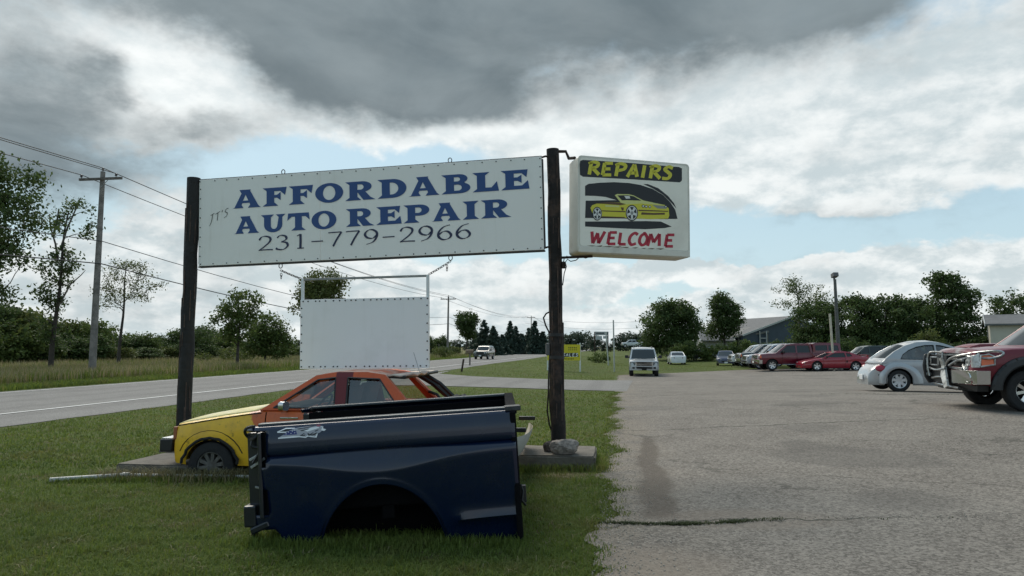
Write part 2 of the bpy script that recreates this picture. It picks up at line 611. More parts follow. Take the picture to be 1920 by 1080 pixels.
def asphalt_mat(name, dark, light, speck, lot=False):
    ma = bpy.data.materials.new(name)
    ma.use_nodes = True
    t = NT(ma.node_tree)
    b = t.n['Principled BSDF']
    p = t.new('ShaderNodeNewGeometry').outputs['Position']
    big = t.noise(p, 0.16, 5, 0.6)
    mid = t.noise(p, 1.1, 6, 0.65)
    c = t.mix(t.sstep(t.m('MULTIPLY_ADD', mid, 0.5, t.m('MULTIPLY', big, 0.5)), 0.35, 0.62), dark, light)
    vor = t.new('ShaderNodeTexVoronoi')
    t.l.new(p, vor.inputs['Vector'])
    vor.inputs['Scale'].default_value = 42
    vor2 = t.new('ShaderNodeTexVoronoi')
    t.l.new(p, vor2.inputs['Vector'])
    vor2.inputs['Scale'].default_value = 95
    r1 = t.sep(vor.outputs['Color'])[0]
    r2 = t.sep(vor2.outputs['Color'])[1]
    st = t.m('MULTIPLY', t.m('ADD', t.m('MULTIPLY', r1, 0.6), t.m('MULTIPLY', r2, 0.4)), 1.0)
    c = t.mix(t.m('MULTIPLY', t.sstep(st, 0.35, 0.85), speck), c, tuple(k * 1.9 for k in light))
    c = t.mix(t.m('MULTIPLY', t.sstep(st, 0.45, 0.15), speck), c, tuple(k * 0.35 for k in dark))
    x, y, _ = t.sep(p)
    hgt = st
    if lot:
        # site coordinates: s across from the grass edge, q along the edge
        s = t.m('SUBTRACT', x, t.m('MULTIPLY_ADD', y, 0.147, -0.149))
        wob = t.m('MULTIPLY', t.m('SUBTRACT', t.noise(p, 0.9, 5, 0.6), 0.5), 0.9)
        wob2 = t.m('MULTIPLY', t.m('SUBTRACT', t.noise(p, 4.0, 4, 0.6), 0.5), 0.25)
        q = t.m('ADD', t.m('ADD', y, t.m('MULTIPLY', x, -0.05)), t.m('ADD', wob, wob2))
        # sandy wash along the edge and by the nearest crack
        sand = t.m('MULTIPLY', t.sstep(t.m('ADD', s, wob), 1.1, 0.1), 0.55)
        c = t.mix(t.m('MULTIPLY', sand, t.sstep(mid, 0.35, 0.6)), c, (0.20, 0.165, 0.125))
        # dark oily streak beside the grass edge
        sx = t.m('DIVIDE', t.m('SUBTRACT', t.m('ADD', s, t.m('MULTIPLY', wob, 0.45)), t.m('MULTIPLY_ADD', y, 0.016, 0.36)), t.m('MULTIPLY_ADD', y, -0.012, 0.27))
        sy = t.m('MULTIPLY', t.sstep(y, 6.3, 7.0), t.sstep(y, 13.2, 11.0))
        strk = t.m('MULTIPLY', t.m('EXPONENT', t.m('MULTIPLY', t.m('MULTIPLY', sx, sx), -1.0)), sy)
        c = t.mix(t.m('MULTIPLY', t.sstep(strk, 0.15, 0.75), 0.68), c, (0.078, 0.062, 0.048))
        # pinkish sand patch over the crack at the right
        px_, py_ = 2.1, 6.6
        ex = t.m('DIVIDE', t.m('SUBTRACT', x, px_), 0.9)
        ey = t.m('DIVIDE', t.m('SUBTRACT', y, py_), 0.45)
        rr = t.m('ADD', t.m('ADD', t.m('MULTIPLY', ex, ex), t.m('MULTIPLY', ey, ey)), t.m('MULTIPLY', wob, 1.6))
        c = t.mix(t.m('MULTIPLY', t.sstep(rr, 1.2, 0.2), 0.45), c, (0.21, 0.17, 0.135))
        ex = t.m('DIVIDE', t.m('SUBTRACT', x, 0.95), 0.7)
        ey = t.m('DIVIDE', t.m('SUBTRACT', y, 5.2), 0.7)
        rr = t.m('ADD', t.m('ADD', t.m('MULTIPLY', ex, ex), t.m('MULTIPLY', ey, ey)), t.m('MULTIPLY', wob, 1.6))
        c = t.mix(t.m('MULTIPLY', t.sstep(rr, 1.2, 0.2), 0.4), c, (0.21, 0.17, 0.135))
        crack = None
        for (q0, w, xa, xb) in ((6.42, 0.03, -9, 5.2), (13.0, 0.05, -9, 9.5), (21.6, 0.06, 2, 40), (9.4, 0.02, 5.5, 40), (28.5, 0.07, 6, 40)):
            dq = t.m('ABSOLUTE', t.m('SUBTRACT', q, q0))
            k = t.m('MULTIPLY', t.sstep(dq, w, w * 0.4), t.m('MULTIPLY', t.sstep(x, xa, xa + 1), t.sstep(x, xb, xb - 3)))
            k = t.m('MULTIPLY', k, t.sstep(t.noise(p, 0.8, 3, 0.6), 0.38, 0.5))
            crack = k if crack is None else t.m('MAXIMUM', crack, k)
        # long joints running across the lot towards the parked cars
        for (x0, y0, sl, w) in ((7.5, 20.5, -0.62, 0.05), (3.0, 18.5, -1.05, 0.05), (2.4, 9.2, -0.5, 0.025)):
            dq = t.m('ABSOLUTE', t.m('ADD', t.m('MULTIPLY', t.m('SUBTRACT', t.m('ADD', y, t.m('MULTIPLY', wob, 0.5)), y0), 1.0),
                                     t.m('MULTIPLY', t.m('SUBTRACT', x, x0), -sl)))
            k = t.m('MULTIPLY', t.sstep(dq, w, w * 0.4), t.sstep(t.noise(p, 1.1, 3, 0.6), 0.42, 0.5))
            k = t.m('MULTIPLY', k, 0.7)
            crack = t.m('MAXIMUM', crack, k)
        vc = t.new('ShaderNodeTexVoronoi', feature='DISTANCE_TO_EDGE')
        t.l.new(t.vm('ADD', p, t.vm('SCALE', t.noise(p, 1.6, 5, 0.65, out=1), scale=0.9)), vc.inputs['Vector'])
        vc.inputs['Scale'].default_value = 0.33
        hair = t.m('MULTIPLY', t.sstep(vc.outputs['Distance'], 0.016, 0.004), t.sstep(t.noise(p, 0.45, 3, 0.6), 0.50, 0.60))
        crack = t.m('MAXIMUM', crack, t.m('MULTIPLY', hair, 0.55))
        c = t.mix(t.m('MULTIPLY', crack, 0.8), c, (0.035, 0.035, 0.026))
        # patched, smoother tar areas and drips
        pat = t.sstep(t.noise(p, 0.32, 2, 0.4), 0.58, 0.62)
        c = t.mix(t.m('MULTIPLY', pat, 0.38), c, (0.085, 0.078, 0.070))
        drip = t.sstep(t.noise(p, 1.7, 2, 0.5), 0.70, 0.76)
        c = t.mix(t.m('MULTIPLY', drip, 0.45), c, (0.05, 0.046, 0.042))
        hgt = t.m('SUBTRACT', st, t.m('MULTIPLY', crack, 1.5))
    else:
        # wheel tracks along the highway
        s = t.m('SUBTRACT', x, t.m('MULTIPLY_ADD', y, 0.148, -21.2))
        tr = t.m('SINE', t.m('MULTIPLY', s, 3.5))
        c = t.mix(t.m('MULTIPLY', t.sstep(tr, 0.0, 1.0), 0.25), c, tuple(k * 0.65 for k in dark))
    t.put(b.inputs['Base Color'], c)
    b.inputs['Roughness'].default_value = 0.9
    b.inputs['Specular IOR Level'].default_value = 0.25
    bn = t.new('ShaderNodeBump')
    bn.inputs['Strength'].default_value = 0.6
    bn.inputs['Distance'].default_value = 0.012
    t.l.new(hgt, bn.inputs['Height'])
    t.l.new(bn.outputs[0], b.inputs['Normal'])
    return ma


LAWN = lawn_mat()
LOT = asphalt_mat('lot_asphalt', (0.120, 0.105, 0.090), (0.188, 0.168, 0.145), 0.5, True)
ROAD = asphalt_mat('road_asphalt', (0.155, 0.148, 0.140), (0.198, 0.190, 0.180), 0.3)
xs = np.concatenate([-np.geomspace(3000, 75, 22), np.arange(-72, 72, 0.9), np.geomspace(75, 3000, 22)])
ys = np.concatenate([-np.geomspace(900, 14, 12), np.arange(-12, 130, 0.9), np.geomspace(133, 5000, 26)])
field('ground', xs, ys, 0.0, LAWN)


def edge_x(y):      # grass edge of the lot
    return 0.577 + 0.147 * (y - 4.94)


def far_x(y):       # far edge of the highway
    return -17.5 + 0.148 * (y - 25.0)


def ragged(y, s=1.0):
    return s * (0.09 * math.sin(y * 1.9) + 0.06 * math.sin(y * 4.7 + 1) + 0.04 * math.sin(y * 11.3) + 0.03 * math.sin(y * 23.0 + 2))


rows = []
for y in list(np.arange(-8, 30, 0.12)) + list(np.arange(30, 58, 0.5)):
    e = edge_x(y) + ragged(y, 1.0 if y < 24 else 0.6)
    if y > 50:
        e += (y - 50) ** 2 * 0.25
    n = 46
    rows.append([(e + (58 - e) * (k / n) ** 1.3, y) for k in range(n + 1)])
drape('parking_lot', rows, 0.012, LOT)
rows = []
for y in np.concatenate([np.arange(-40, 130, 1.0), np.geomspace(131, 900, 60)]):
    rows.append([(far_x(y) + 9.3 * k / 12 + (0.05 * math.sin(y * 3.1) + 0.04 * math.sin(y * 7) if k in (0, 12) else 0), y) for k in range(13)])
drape('road', rows, 0.010, ROAD)
# driveway from the highway to the lot
near = [(-7.6, 25.6), (-5.6, 29.6), (-3.4, 29.4), (0.2, 27.6), (2.4, 26.0), (3.9, 25.0)]
farl = [(-4.1, 50.0), (-4.3, 43.6), (-2.0, 40.0), (1.5, 37.6), (3.8, 36.9), (6.2, 37.6)]
rows = []
for k in range(9):
    t_ = k / 8
    row = []
    for i in range(51):
        u = i / 50 * 5
        j = min(4, int(u))
        f_ = u - j
        a = (lerp(near[j][0], near[j + 1][0], f_), lerp(near[j][1], near[j + 1][1], f_))
        b = (lerp(farl[j][0], farl[j + 1][0], f_), lerp(farl[j][1], farl[j + 1][1], f_))
        row.append((lerp(a[0], b[0], t_), lerp(a[1], b[1], t_)))
    rows.append(row)
drape('driveway', rows, 0.017, ROAD)
line_white = mat('road_line_paint', (0.62, 0.62, 0.60), 0.7, var=0.15, vscale=1.0)
for off, w in ((7.0, 0.12), (0.55, 0.10)):
    rows = [[(far_x(y) + off + d, y) for d in (0, w)] for y in np.concatenate([np.arange(-40, 130, 1.0), np.geomspace(131, 600, 40)])]
    drape('road_marking', rows, 0.022, line_white)

# ------------------------------------------------------------------ main sign between two timber posts
post_mat = mat('creosoted_timber', (0.014, 0.010, 0.0085), 0.8, var=0.45, vscale=5, bump=0.9, bscale=16, dirt=(0.085, 0.05, 0.036), dscale=5.0, damt=0.6)
post_dark = mat('tarred_timber', (0.010, 0.009, 0.0085), 0.7, var=0.4, vscale=5, bump=0.8, bscale=18)
sign_white = mat('sign_sheet', (0.76, 0.745, 0.71), 0.45, var=0.03, vscale=1.5)
sign_white2 = mat('sign_sheet_blank', (0.78, 0.79, 0.80), 0.42, var=0.03, vscale=1.5)


def sheet(name, col_, amt=.30):
    ma = mat(name, col_, 0.45)
    t = NT(ma.node_tree)
    b_ = ma.node_tree.nodes['Principled BSDF']
    p_ = t.new('ShaderNodeTexCoord').outputs['Object']
    st_ = t.noise(t.vm('MULTIPLY', p_, (9.0, 1.0, 0.7)), 1.0, 6, .7)
    bl_ = t.noise(p_, 1.6, 6, .65)
    c_ = t.mix(t.m('MULTIPLY', t.sstep(st_, .52, .74), amt), col_, tuple(k * m_ for k, m_ in zip(col_, (.62, .58, .50))))
    c_ = t.mix(t.m('MULTIPLY', t.sstep(bl_, .50, .70), .22), c_, tuple(k * m_ for k, m_ in zip(col_, (.74, .74, .70))))
    t.put(b_.inputs['Base Color'], c_)
    bn = t.new('ShaderNodeBump')
    bn.inputs['Strength'].default_value = .35
    bn.inputs['Distance'].default_value = .05
    t.l.new(t.noise(p_, 1.3, 2, .4), bn.inputs['Height'])
    t.l.new(bn.outputs[0], b_.inputs['Normal'])
    return ma


sign_white = sheet('weathered_sheet', (0.86, 0.83, 0.785), .18)
sign_white2 = sheet('weathered_blank_sheet', (0.86, 0.835, 0.83), .10)
edge_metal = mat('sign_edge', (0.06, 0.055, 0.055), 0.6, 0.4)
ink_blue = mat('blue_vinyl', (0.009, 0.055, 0.20), 0.4)
ink_navy = mat('navy_vinyl', (0.008, 0.014, 0.06), 0.4)
ink_black = mat('black_vinyl', (0.010, 0.011, 0.014), 0.45)
ink_grey = mat('grey_marker', (0.07, 0.075, 0.075), 0.6)
screw_mat = mat('screw_head', (0.04, 0.04, 0.045), 0.5, 0.6)


def post(px0, py0, px1, py1, Y, r0, r1, m_, name, label, zbase):
    b = at(px0, py0, Y)
    tpt = at(px1, py1, Y)
    base = Vector((b.x, b.y, zbase))
    root = empty(name, base, label=label, cat='sign post')
    mb = MB()
    n = 14
    d = tpt - base
    pts, rs = [], []
    for i in range(n + 1):
        k = i / n
        pts.append(d * k + Vector((0.006 * math.sin(i * 1.7), 0.006 * math.cos(i * 2.3), 0)))
        rs.append(lerp(r0, r1, k) * (1 + 0.03 * math.sin(i * 2.9)))
    mb.tube(pts, rs, 18)
    # checks (long drying cracks) standing proud and sunk along the timber
    for k in range(26):
        a = rnd.uniform(math.pi * 1.0, math.pi * 2.0)
        z0 = rnd.uniform(0.05, 0.85) * d.length
        ln = rnd.uniform(0.15, 0.6)
        rr = lerp(r0, r1, z0 / d.length)
        c = d * (z0 / d.length) + Vector((math.cos(a) * rr * 0.975, math.sin(a) * rr * 0.975, 0))
        mb.box(c + Vector((0, 0, ln / 2)), (0.014, 0.012, ln), (0, 0, a), mi=1)
    mb.build('timber', [m_, mat('weathered_splinter', (0.075, 0.05, 0.04), 0.9, var=0.5, vscale=9)], root, smooth=50)
    return root, base, d


rp, rp_base, rp_d = post(1047, 838, 1037, 280, 9.68, 0.098, 0.084, post_mat, 'sign_post', 'dark timber post standing on the concrete block with the rock, between the two signs', 0.2)
lp, lp_base, lp_d = post(342, 860, 364, 334, 10.45, 0.098, 0.092, post_dark, 'sign_post', 'black timber post behind the nose of the yellow and orange car', 0.14)

# the panel: local x along the sign, z up
TL, BL, BRt, TRt = at(377, 339, 10.42), at(372, 499, 10.42), at(1020, 468, 9.58), at(1016, 291, 9.58)
ux = (BRt - BL)
SLEN = ux.length
ux.normalize()
uz = ((TL - BL) + (TRt - BRt)) / 2
SH = uz.length
uz = (uz - ux * uz.dot(ux)).normalized()
uy = uz.cross(ux)
ROT = Matrix((ux, uy, uz)).transposed().to_euler()
sign = empty('auto_repair_sign', BL, ROT, 'long white sign lettered AFFORDABLE AUTO REPAIR with a phone number, hung between two timber posts', 'sign')


def signpt(px, py):
    """pixel -> local coordinates on the front of the long sign"""
    d = ray(px, py)
    o = Vector((0, 0, CAMZ))
    t_ = (BL - o).dot(uy) / d.dot(uy)
    p = o + d * t_ - BL
    return p.dot(ux), p.dot(uz)


seam = signpt(600, 400)[0]
for a, b in ((0.0, seam - 0.002), (seam + 0.002, SLEN)):
    MB().box(((a + b) / 2, 0.012, SH / 2), (b - a, 0.02, SH)).build('sign_panel', sign_white, sign, bevel=0.002)
fr = MB()
fr.box((SLEN / 2, 0.05, 0.0), (SLEN, 0.05, 0.045)).box((SLEN / 2, 0.05, SH), (SLEN, 0.05, 0.03))
fr.box((0.0, 0.05, SH / 2), (0.035, 0.05, SH - 0.06)).box((SLEN, 0.05, SH / 2), (0.035, 0.05, SH - 0.06))
fr.box((SLEN / 2, 0.045, -0.012), (SLEN + 0.02, 0.07, 0.016))
fr.build('frame', edge_metal, sign)
sc = MB()
for i in range(26):
    x = 0.03 + (SLEN - 0.06) * i / 25
    for z in (0.025, SH - 0.028):
        sc.lathe([(0.0001, -0.007), (0.0075, -0.006), (0.009, 0.002)], 'Y', (x + rnd.uniform(-.02, .02), 0.0, z), 8)
for i in range(1, 9):
    z = SH * i / 9
    for x in (0.022, SLEN - 0.022):
        sc.lathe([(0.0001, -0.007), (0.0075, -0.006), (0.009, 0.002)], 'Y', (x, 0.0, z), 8)
o = sc.build('screw', screw_mat, sign)
o['kind'] = 'stuff'
# eye bolts on top and below
for (px, py, up) in ((528, 327, 1), (842, 300, 1), (523, 498, -1), (843, 482, -1)):
    x, z = signpt(px, py)
    zz = SH if up > 0 else 0
    mb = MB()
    ring = [(x + 0.026 * math.cos(a), 0.05, zz + up * (0.045 + 0.026 * 1.3 * math.sin(a))) for a in np.linspace(0, 2 * math.pi, 13)]
    mb.tube(ring, 0.006, 6)
    mb.tube([(x, 0.05, zz), (x, 0.05, zz + up * 0.016)], 0.007, 6)
    mb.build('eye_bolt', rust, sign, smooth=40)
# hooks that tie the panel to the posts
for x, z in ((SLEN, SH - 0.01), (SLEN, 0.02)):
    MB().tube([(x - 0.03, 0.05, z), (x + 0.05, 0.05, z + 0.02), (x + 0.10, 0.08, z + 0.015)], 0.014, 6).build('bracket', rust, sign, smooth=40)


# ---- wedge-serif capitals, unit height ------------------------------------------------
def arc(cx, cy, rx, ry, a0, a1, n=14):
    return [(cx + rx * math.cos(R(lerp(a0, a1, i / n))), cy + ry * math.sin(R(lerp(a0, a1, i / n)))) for i in range(n + 1)]


GL = {}
GL['A'] = (1.42, [[(0, 0), (.10, .03), (.46, .80), (.36, 1), (.92, 1), (.90, .93), (1.30, .12), (1.42, 0), (.78, 0), (.90, .17), (.86, .27), (.50, .27), (.46, .17), (.56, 0)],
                  [(.53, .40), (.80, .40), (.665, .72)]])
GL['F'] = (1.20, [[(0, 1), (1.20, 1), (1.12, .56), (.88, .80), (.58, .80), (.58, .60), (.72, .60), (.90, .74), (.90, .30), (.72, .44), (.58, .44), (.58, .20), (.78, 0), (0, 0), (.20, .16), (.20, .84)]])
GL['E'] = (1.26, [[(0, 1), (1.20, 1), (1.14, .60), (.92, .82), (.58, .82), (.58, .62), (.74, .62), (.92, .74), (.92, .32), (.74, .44), (.58, .44), (.58, .19), (.94, .19), (1.20, .44), (1.26, 0), (0, 0), (.20, .16), (.20, .84)]])
GL['L'] = (1.18, [[(0, 1), (.78, 1), (.58, .84), (.58, .20), (.86, .20), (1.10, .50), (1.18, 0), (0, 0), (.20, .16), (.20, .84)]])
GL['I'] = (.78, [[(0, 1), (.78, 1), (.58, .82), (.58, .18), (.78, 0), (0, 0), (.20, .18), (.20, .82)]])
GL['O'] = (1.36, [arc(.68, .5, .68, .53, 0, 350, 30), arc(.68, .5, .30, .38, 0, 350, 24)])
GL['D'] = (1.36, [[(0, 1), (.62, 1)] + arc(.70, .5, .66, .5, 88, -88, 18) + [(.62, 0), (0, 0), (.20, .16), (.20, .84)],
                  [(.58, .82)] + arc(.64, .5, .34, .32, 84, -84, 12) + [(.58, .18)]])
GL['R'] = (1.44, [[(0, 1), (.80, 1)] + arc(.80, .715, .46, .285, 88, -70, 12) + [(.98, .42), (1.20, .14), (1.44, 0), (.86, 0), (.60, .40), (.58, .40), (.58, .18), (.76, 0), (0, 0), (.20, .16), (.20, .84)],
                  [(.58, .84), (.72, .84)] + arc(.74, .70, .14, .14, 80, -80, 8) + [(.72, .56), (.58, .56)]])
GL['P'] = (1.28, [[(0, 1), (.80, 1)] + arc(.80, .69, .48, .31, 88, -88, 12) + [(.58, .38), (.58, .18), (.78, 0), (0, 0), (.20, .16), (.20, .84)],
                  [(.58, .84), (.72, .84)] + arc(.74, .69, .16, .15, 80, -80, 8) + [(.72, .54), (.58, .54)]])
GL['B'] = (1.32, [[(0, 1), (.80, 1)] + arc(.80, .76, .40, .24, 88, -50, 10) + arc(.84, .28, .48, .28, 60, -88, 12) + [(.80, 0), (0, 0), (.20, .16), (.20, .84)],
                  [(.58, .85), (.72, .85)] + arc(.74, .74, .12, .11, 80, -80, 6) + [(.72, .63), (.58, .63)],
                  [(.58, .46), (.74, .46)] + arc(.78, .30, .15, .15, 80, -80, 6) + [(.74, .15), (.58, .15)]])
GL['T'] = (1.24, [[(.05, 1), (1.19, 1), (1.24, .58), (1.0, .80), (.81, .80), (.81, .18), (1.02, 0), (.22, 0), (.43, .18), (.43, .80), (.24, .80), (0, .58)]])
GL['U'] = (1.38, [[(0, 1), (.74, 1), (.56, .84), (.56, .36)] + arc(.74, .36, .18, .20, 190, 350, 8) + [(1.0, .84), (.84, 1), (1.38, 1), (1.20, .84), (1.20, .40)] + arc(.69, .40, .51, .43, 0, -180, 16) + [(.18, .84)]])


def text_line(parent, word, s0, t0, s1, t1, h, m_, y=-0.003, gap=0.10, name='lettering'):
    tot = sum(GL[c][0] for c in word) + gap * (len(word) - 1)
    L_ = math.hypot(s1 - s0, t1 - t0)
    k = L_ / tot
    dx_, dz_ = (s1 - s0) / L_, (t1 - t0) / L_
    mb = MB()
    x = 0
    for c in word:
        w, loops = GL[c]
        mb.flat(loops, lambda a, b, x=x: (s0 + (x + a) * k * dx_ - b * h * dz_, y, t0 + (x + a) * k * dz_ + b * h * dx_))
        x += w + gap
    return mb.build(name, m_, parent)


def line_px(word, px0, py0, px1, py1, hpx0, m_):
    a, b = signpt(px0, py0), signpt(px1, py1)
    top = signpt(px0, py0 - hpx0)
    return text_line(sign, word, a[0], a[1], b[0], b[1], top[1] - a[1], m_)


line_px('AFFORDABLE', 436, 391.5, 993, 353.5, 34, ink_blue)
line_px('AUTO', 439, 439, 631, 427.5, 32, ink_blue)
line_px('REPAIR', 649, 425.5, 959, 406.5, 33, ink_blue)


# ---- pen-stroke characters: polylines drawn with a broad nib ---------------------------
def smooth_path(p, n=5):
    """Catmull-Rom through the points"""
    if len(p) < 3:
        return p
    out = []
    q = [p[0]] + list(p) + [p[-1]]
    for i in range(1, len(q) - 2):
        for k in range(n):
            t_ = k / n
            out.append(tuple(0.5 * ((2 * q[i][j]) + (-q[i - 1][j] + q[i + 1][j]) * t_ + (2 * q[i - 1][j] - 5 * q[i][j] + 4 * q[i + 1][j] - q[i + 2][j]) * t_ ** 2
                                    + (-q[i - 1][j] + 3 * q[i][j] - 3 * q[i + 1][j] + q[i + 2][j]) * t_ ** 3) for j in (0, 1)))
    out.append(p[-1])
    return out


def stroke(mb, pts, w, fn, nib=0.0, nang=30, curve=True, mi=0, lift=0.0):
    p = smooth_path(pts) if curve else pts
    L_, R_ = [], []
    for i in range(len(p)):
        a = p[max(0, i - 1)]
        b = p[min(len(p) - 1, i + 1)]
        dx_, dy_ = b[0] - a[0], b[1] - a[1]
        l = math.hypot(dx_, dy_) or 1
        nx, ny = -dy_ / l, dx_ / l
        ww = w
        if nib > 0:
            ang = math.atan2(dy_, dx_) - R(nang)
            ww = w * (1 - nib + nib * abs(math.sin(ang)))
        L_.append((p[i][0] + nx * ww / 2, p[i][1] + ny * ww / 2))
        R_.append((p[i][0] - nx * ww / 2, p[i][1] - ny * ww / 2))
    vs = [fn(*q, lift) for q in L_] + [fn(*q, lift) for q in R_]
    n = len(p)
    mb.add(vs, [(i, i + 1, n + i + 1, n + i) for i in range(n - 1)], mi)


DG = {
    '2': [[(.08, .74), (.22, .95), (.5, 1.0), (.76, .86), (.72, .6), (.42, .30), (.06, .02)], [(.04, .03), (.5, .05), (.92, .03)]],
    '3': [[(.12, .84), (.34, 1.0), (.64, .92), (.68, .70), (.40, .55)], [(.38, .55), (.70, .46), (.76, .22), (.5, .0), (.16, .03), (.04, .12)]],
    '1': [[(.28, .88), (.5, 1.0)], [(.5, 1.0), (.5, .5), (.48, .02)], [(.3, .015), (.7, .015)]],
    '7': [[(.06, .96), (.4, .97), (.86, .97)], [(.86, .97), (.58, .5), (.34, .0)]],
    '9': [[(.82, .62), (.58, .40), (.26, .46), (.12, .70), (.3, .95), (.58, .98), (.82, .78), (.80, .45), (.58, .14), (.2, .0)]],
    '6': [[(.82, .98), (.44, .86), (.16, .52), (.16, .20), (.42, .0), (.74, .08), (.86, .30), (.68, .54), (.40, .54), (.18, .36)]],
    '-': [[(.1, .42), (.8, .42)]],
}
txt = '231-779-2966'
a, b = signpt(484, 470.5), signpt(888, 446)
h = (signpt(484, 442)[1] - a[1]) * .93
adv = math.hypot(b[0] - a[0], b[1] - a[1]) / len(txt)
dxn, dzn = (b[0] - a[0]) / (adv * len(txt)), (b[1] - a[1]) / (adv * len(txt))
for part_ in ((0, 3), (3, 4), (4, 7), (7, 8), (8, 12)):
    mb = MB()
    for i in range(*part_):
        for s_ in DG[txt[i]]:
            pts = [(i * adv + (x * 1.02) * adv * 0.92, z * h) for x, z in s_]
            stroke(mb, pts, 0.036, lambda x, z, l: (a[0] + x * dxn - z * dzn, -0.003, a[1] + x * dzn + z * dxn), nib=0.78, nang=15, curve=len(s_) > 2)
    mb.build('lettering', ink_navy, sign)
JT = {'J': [[(.7, 1), (.55, .4), (.3, -.1), (.05, -.3)], [(.3, 1.0), (1.0, 1.05)]],
      'T': [[(.0, .95), (.9, 1.0)], [(.5, 1), (.35, 0)]], "'": [[(.35, 1.1), (.25, .85)]],
      'S': [[(.9, .98), (.5, 1.0), (.3, .75), (.7, .45), (.6, .1), (.1, .02)]]}
a, b = signpt(392, 420), signpt(432, 404)
for i, c in enumerate("JT'S"):
    k = [0, .30, .55, .68][i]
    o_ = (lerp(a[0], b[0], k), lerp(a[1], b[1], k))
    mb = MB()
    for s_ in JT[c]:
        stroke(mb, [(x * .085, z * .11) for x, z in s_], 0.011, lambda x, z, l: (o_[0] + x * .96, -0.003, o_[1] + z + x * .42), nib=0.4)
    mb.build('lettering', ink_grey, sign)

# ------------------------------------------------------------------ blank white sign hanging below on chains
HL, HR = 10.05, 9.72
bl, br_, tr_, tl_ = at(562, 692, HL), at(804, 690, HR), at(803, 514, HR), at(562, 522, HL)
hx = (br_ - bl)
hw_ = hx.length
hx.normalize()
hz = (tl_ - bl)
hh = hz.length
hz = (hz - hx * hz.dot(hx)).normalized()
hy = hz.cross(hx)
hang = empty('hanging_sign', bl, Matrix((hx, hy, hz)).transposed().to_euler(), 'blank white sign in a metal frame hanging on chains above the orange car', 'sign')
ph = hh * (692 - 562.5) / (692 - 522.0)
mb = MB()
mb.box((hw_ / 2, 0.008, ph / 2), (hw_, 0.012, ph))
mb.build('sign_panel', sign_white2, hang, bevel=0.002)
for x in (0.018, hw_ - 0.018):
    MB().box((x, 0.034, hh / 2), (0.036, 0.036, hh)).build('frame_upright', white_paint, hang, bevel=0.003)
MB().box((hw_ / 2, 0.034, hh - 0.016), (hw_ - 0.074, 0.034, 0.03)).build('frame_rail', mat('galvanised_frame', (0.28, 0.28, 0.27), 0.5, 0.5, var=0.2), hang, bevel=0.003)
MB().box((hw_ / 2, 0.034, 0.016), (hw_ - 0.074, 0.034, 0.03)).build('frame_rail', steel, hang, bevel=0.003)
sc = MB()
for i in range(21):
    for z in (0.03, ph - 0.025):
        sc.lathe([(0.0001, -0.009), (0.009, -0.007), (0.0105, 0.003)], 'Y', (0.03 + (hw_ - 0.06) * i / 20 + rnd.uniform(-.02, .02), 0.0, z), 8)
for i in range(1, 8):
    for x in (0.02, hw_ - 0.02):
        sc.lathe([(0.0001, -0.009), (0.009, -0.007), (0.0105, 0.003)], 'Y', (x, 0.0, ph * i / 8), 8)
o = sc.build('screw', screw_mat, hang)
o['kind'] = 'stuff'


def chain(p0, p1, sag, label, tail):
    n = max(6, int((p1 - p0).length / 0.036))
    mb = MB()
    pts = [p0.lerp(p1, i / n) - Vector((0, 0, sag * 4 * (i / n) * (1 - i / n))) - p0 for i in range(n + 1)]
    tl2 = [pts[1] + Vector((tail * 0.3, 0, -0.035 * (k + 1))) for k in range(3)]
    seqs = [(pts[i], pts[i + 1], i) for i in range(n)] + [(tl2[k], tl2[k + 1], k) for k in range(2)]
    for (pa, pb, i) in seqs:
        c = (pa + pb) / 2
        d = (pb - pa).normalized()
        s1 = d.orthogonal().normalized()
        if i % 2:
            s1 = d.cross(s1)
        ring = [c + d * (0.027 * math.cos(t_)) + s1 * (0.014 * math.sin(t_)) for t_ in np.linspace(0, 2 * math.pi, 11)]
        mb.tube(ring, 0.0042, 5)
    o = mb.build('chain', rust, smooth=40)
    o.location = p0
    tag(o, label, 'chain', 'chains holding up the blank sign')


def sgn(px, py, dy=0.05):
    s_, t_ = signpt(px, py)
    return BL + ux * s_ + uz * t_ + uy * dy


chain(sgn(523, 506), tl_ + hy * 0.03, 0.004, 'short rusty chain holding the blank sign at its corner nearer the utility pole', -0.05)
chain(sgn(843, 489), tr_ + hy * 0.03, 0.004, 'short rusty chain holding the blank sign at its corner nearer the light box', -0.05)

# ------------------------------------------------------------------ light box sign
LBF, RBF = 9.32, 9.72
c_bl, c_br, c_tr, c_tl = at(1066, 474, LBF), at(1294, 484, RBF), at(1284, 306, RBF), at(1064, 290, LBF)
c_bl = at(1083, 474, LBF)
c_tl = at(1083, 292, LBF)
bx = (c_br - c_bl)
bw = bx.length
bx.normalize()
bz = ((c_tl - c_bl) + (c_tr - c_br)) / 2
bh = bz.length
bz = (bz - bx * bz.dot(bx)).normalized()
by = bz.cross(bx)
lbox = empty('repairs_sign', c_bl, Matrix((bx, by, bz)).transposed().to_euler(), 'cream light box sign reading REPAIRS WELCOME around a yellow convertible', 'sign')
cream = mat('cream_plastic', (0.84, 0.80, 0.70), 0.4, var=0.04, vscale=2, dirt=(0.30, 0.25, 0.18), dscale=1.2, damt=0.18)
cab_paint = mat('cabinet_paint', (0.68, 0.65, 0.57), 0.45, var=0.08, vscale=3, dirt=(0.25, 0.2, 0.15), dscale=3, damt=0.35)


def rrect(x0, z0, x1, z1, r, n=5):
    out = []
    for cx, cz, a0 in ((x1 - r, z1 - r, 0), (x0 + r, z1 - r, 90), (x0 + r, z0 + r, 180), (x1 - r, z0 + r, 270)):
        for i in range(n + 1):
            a = R(a0 + 90 * i / n)
            out.append((cx + r * math.cos(a), cz + r * math.sin(a)))
    return out


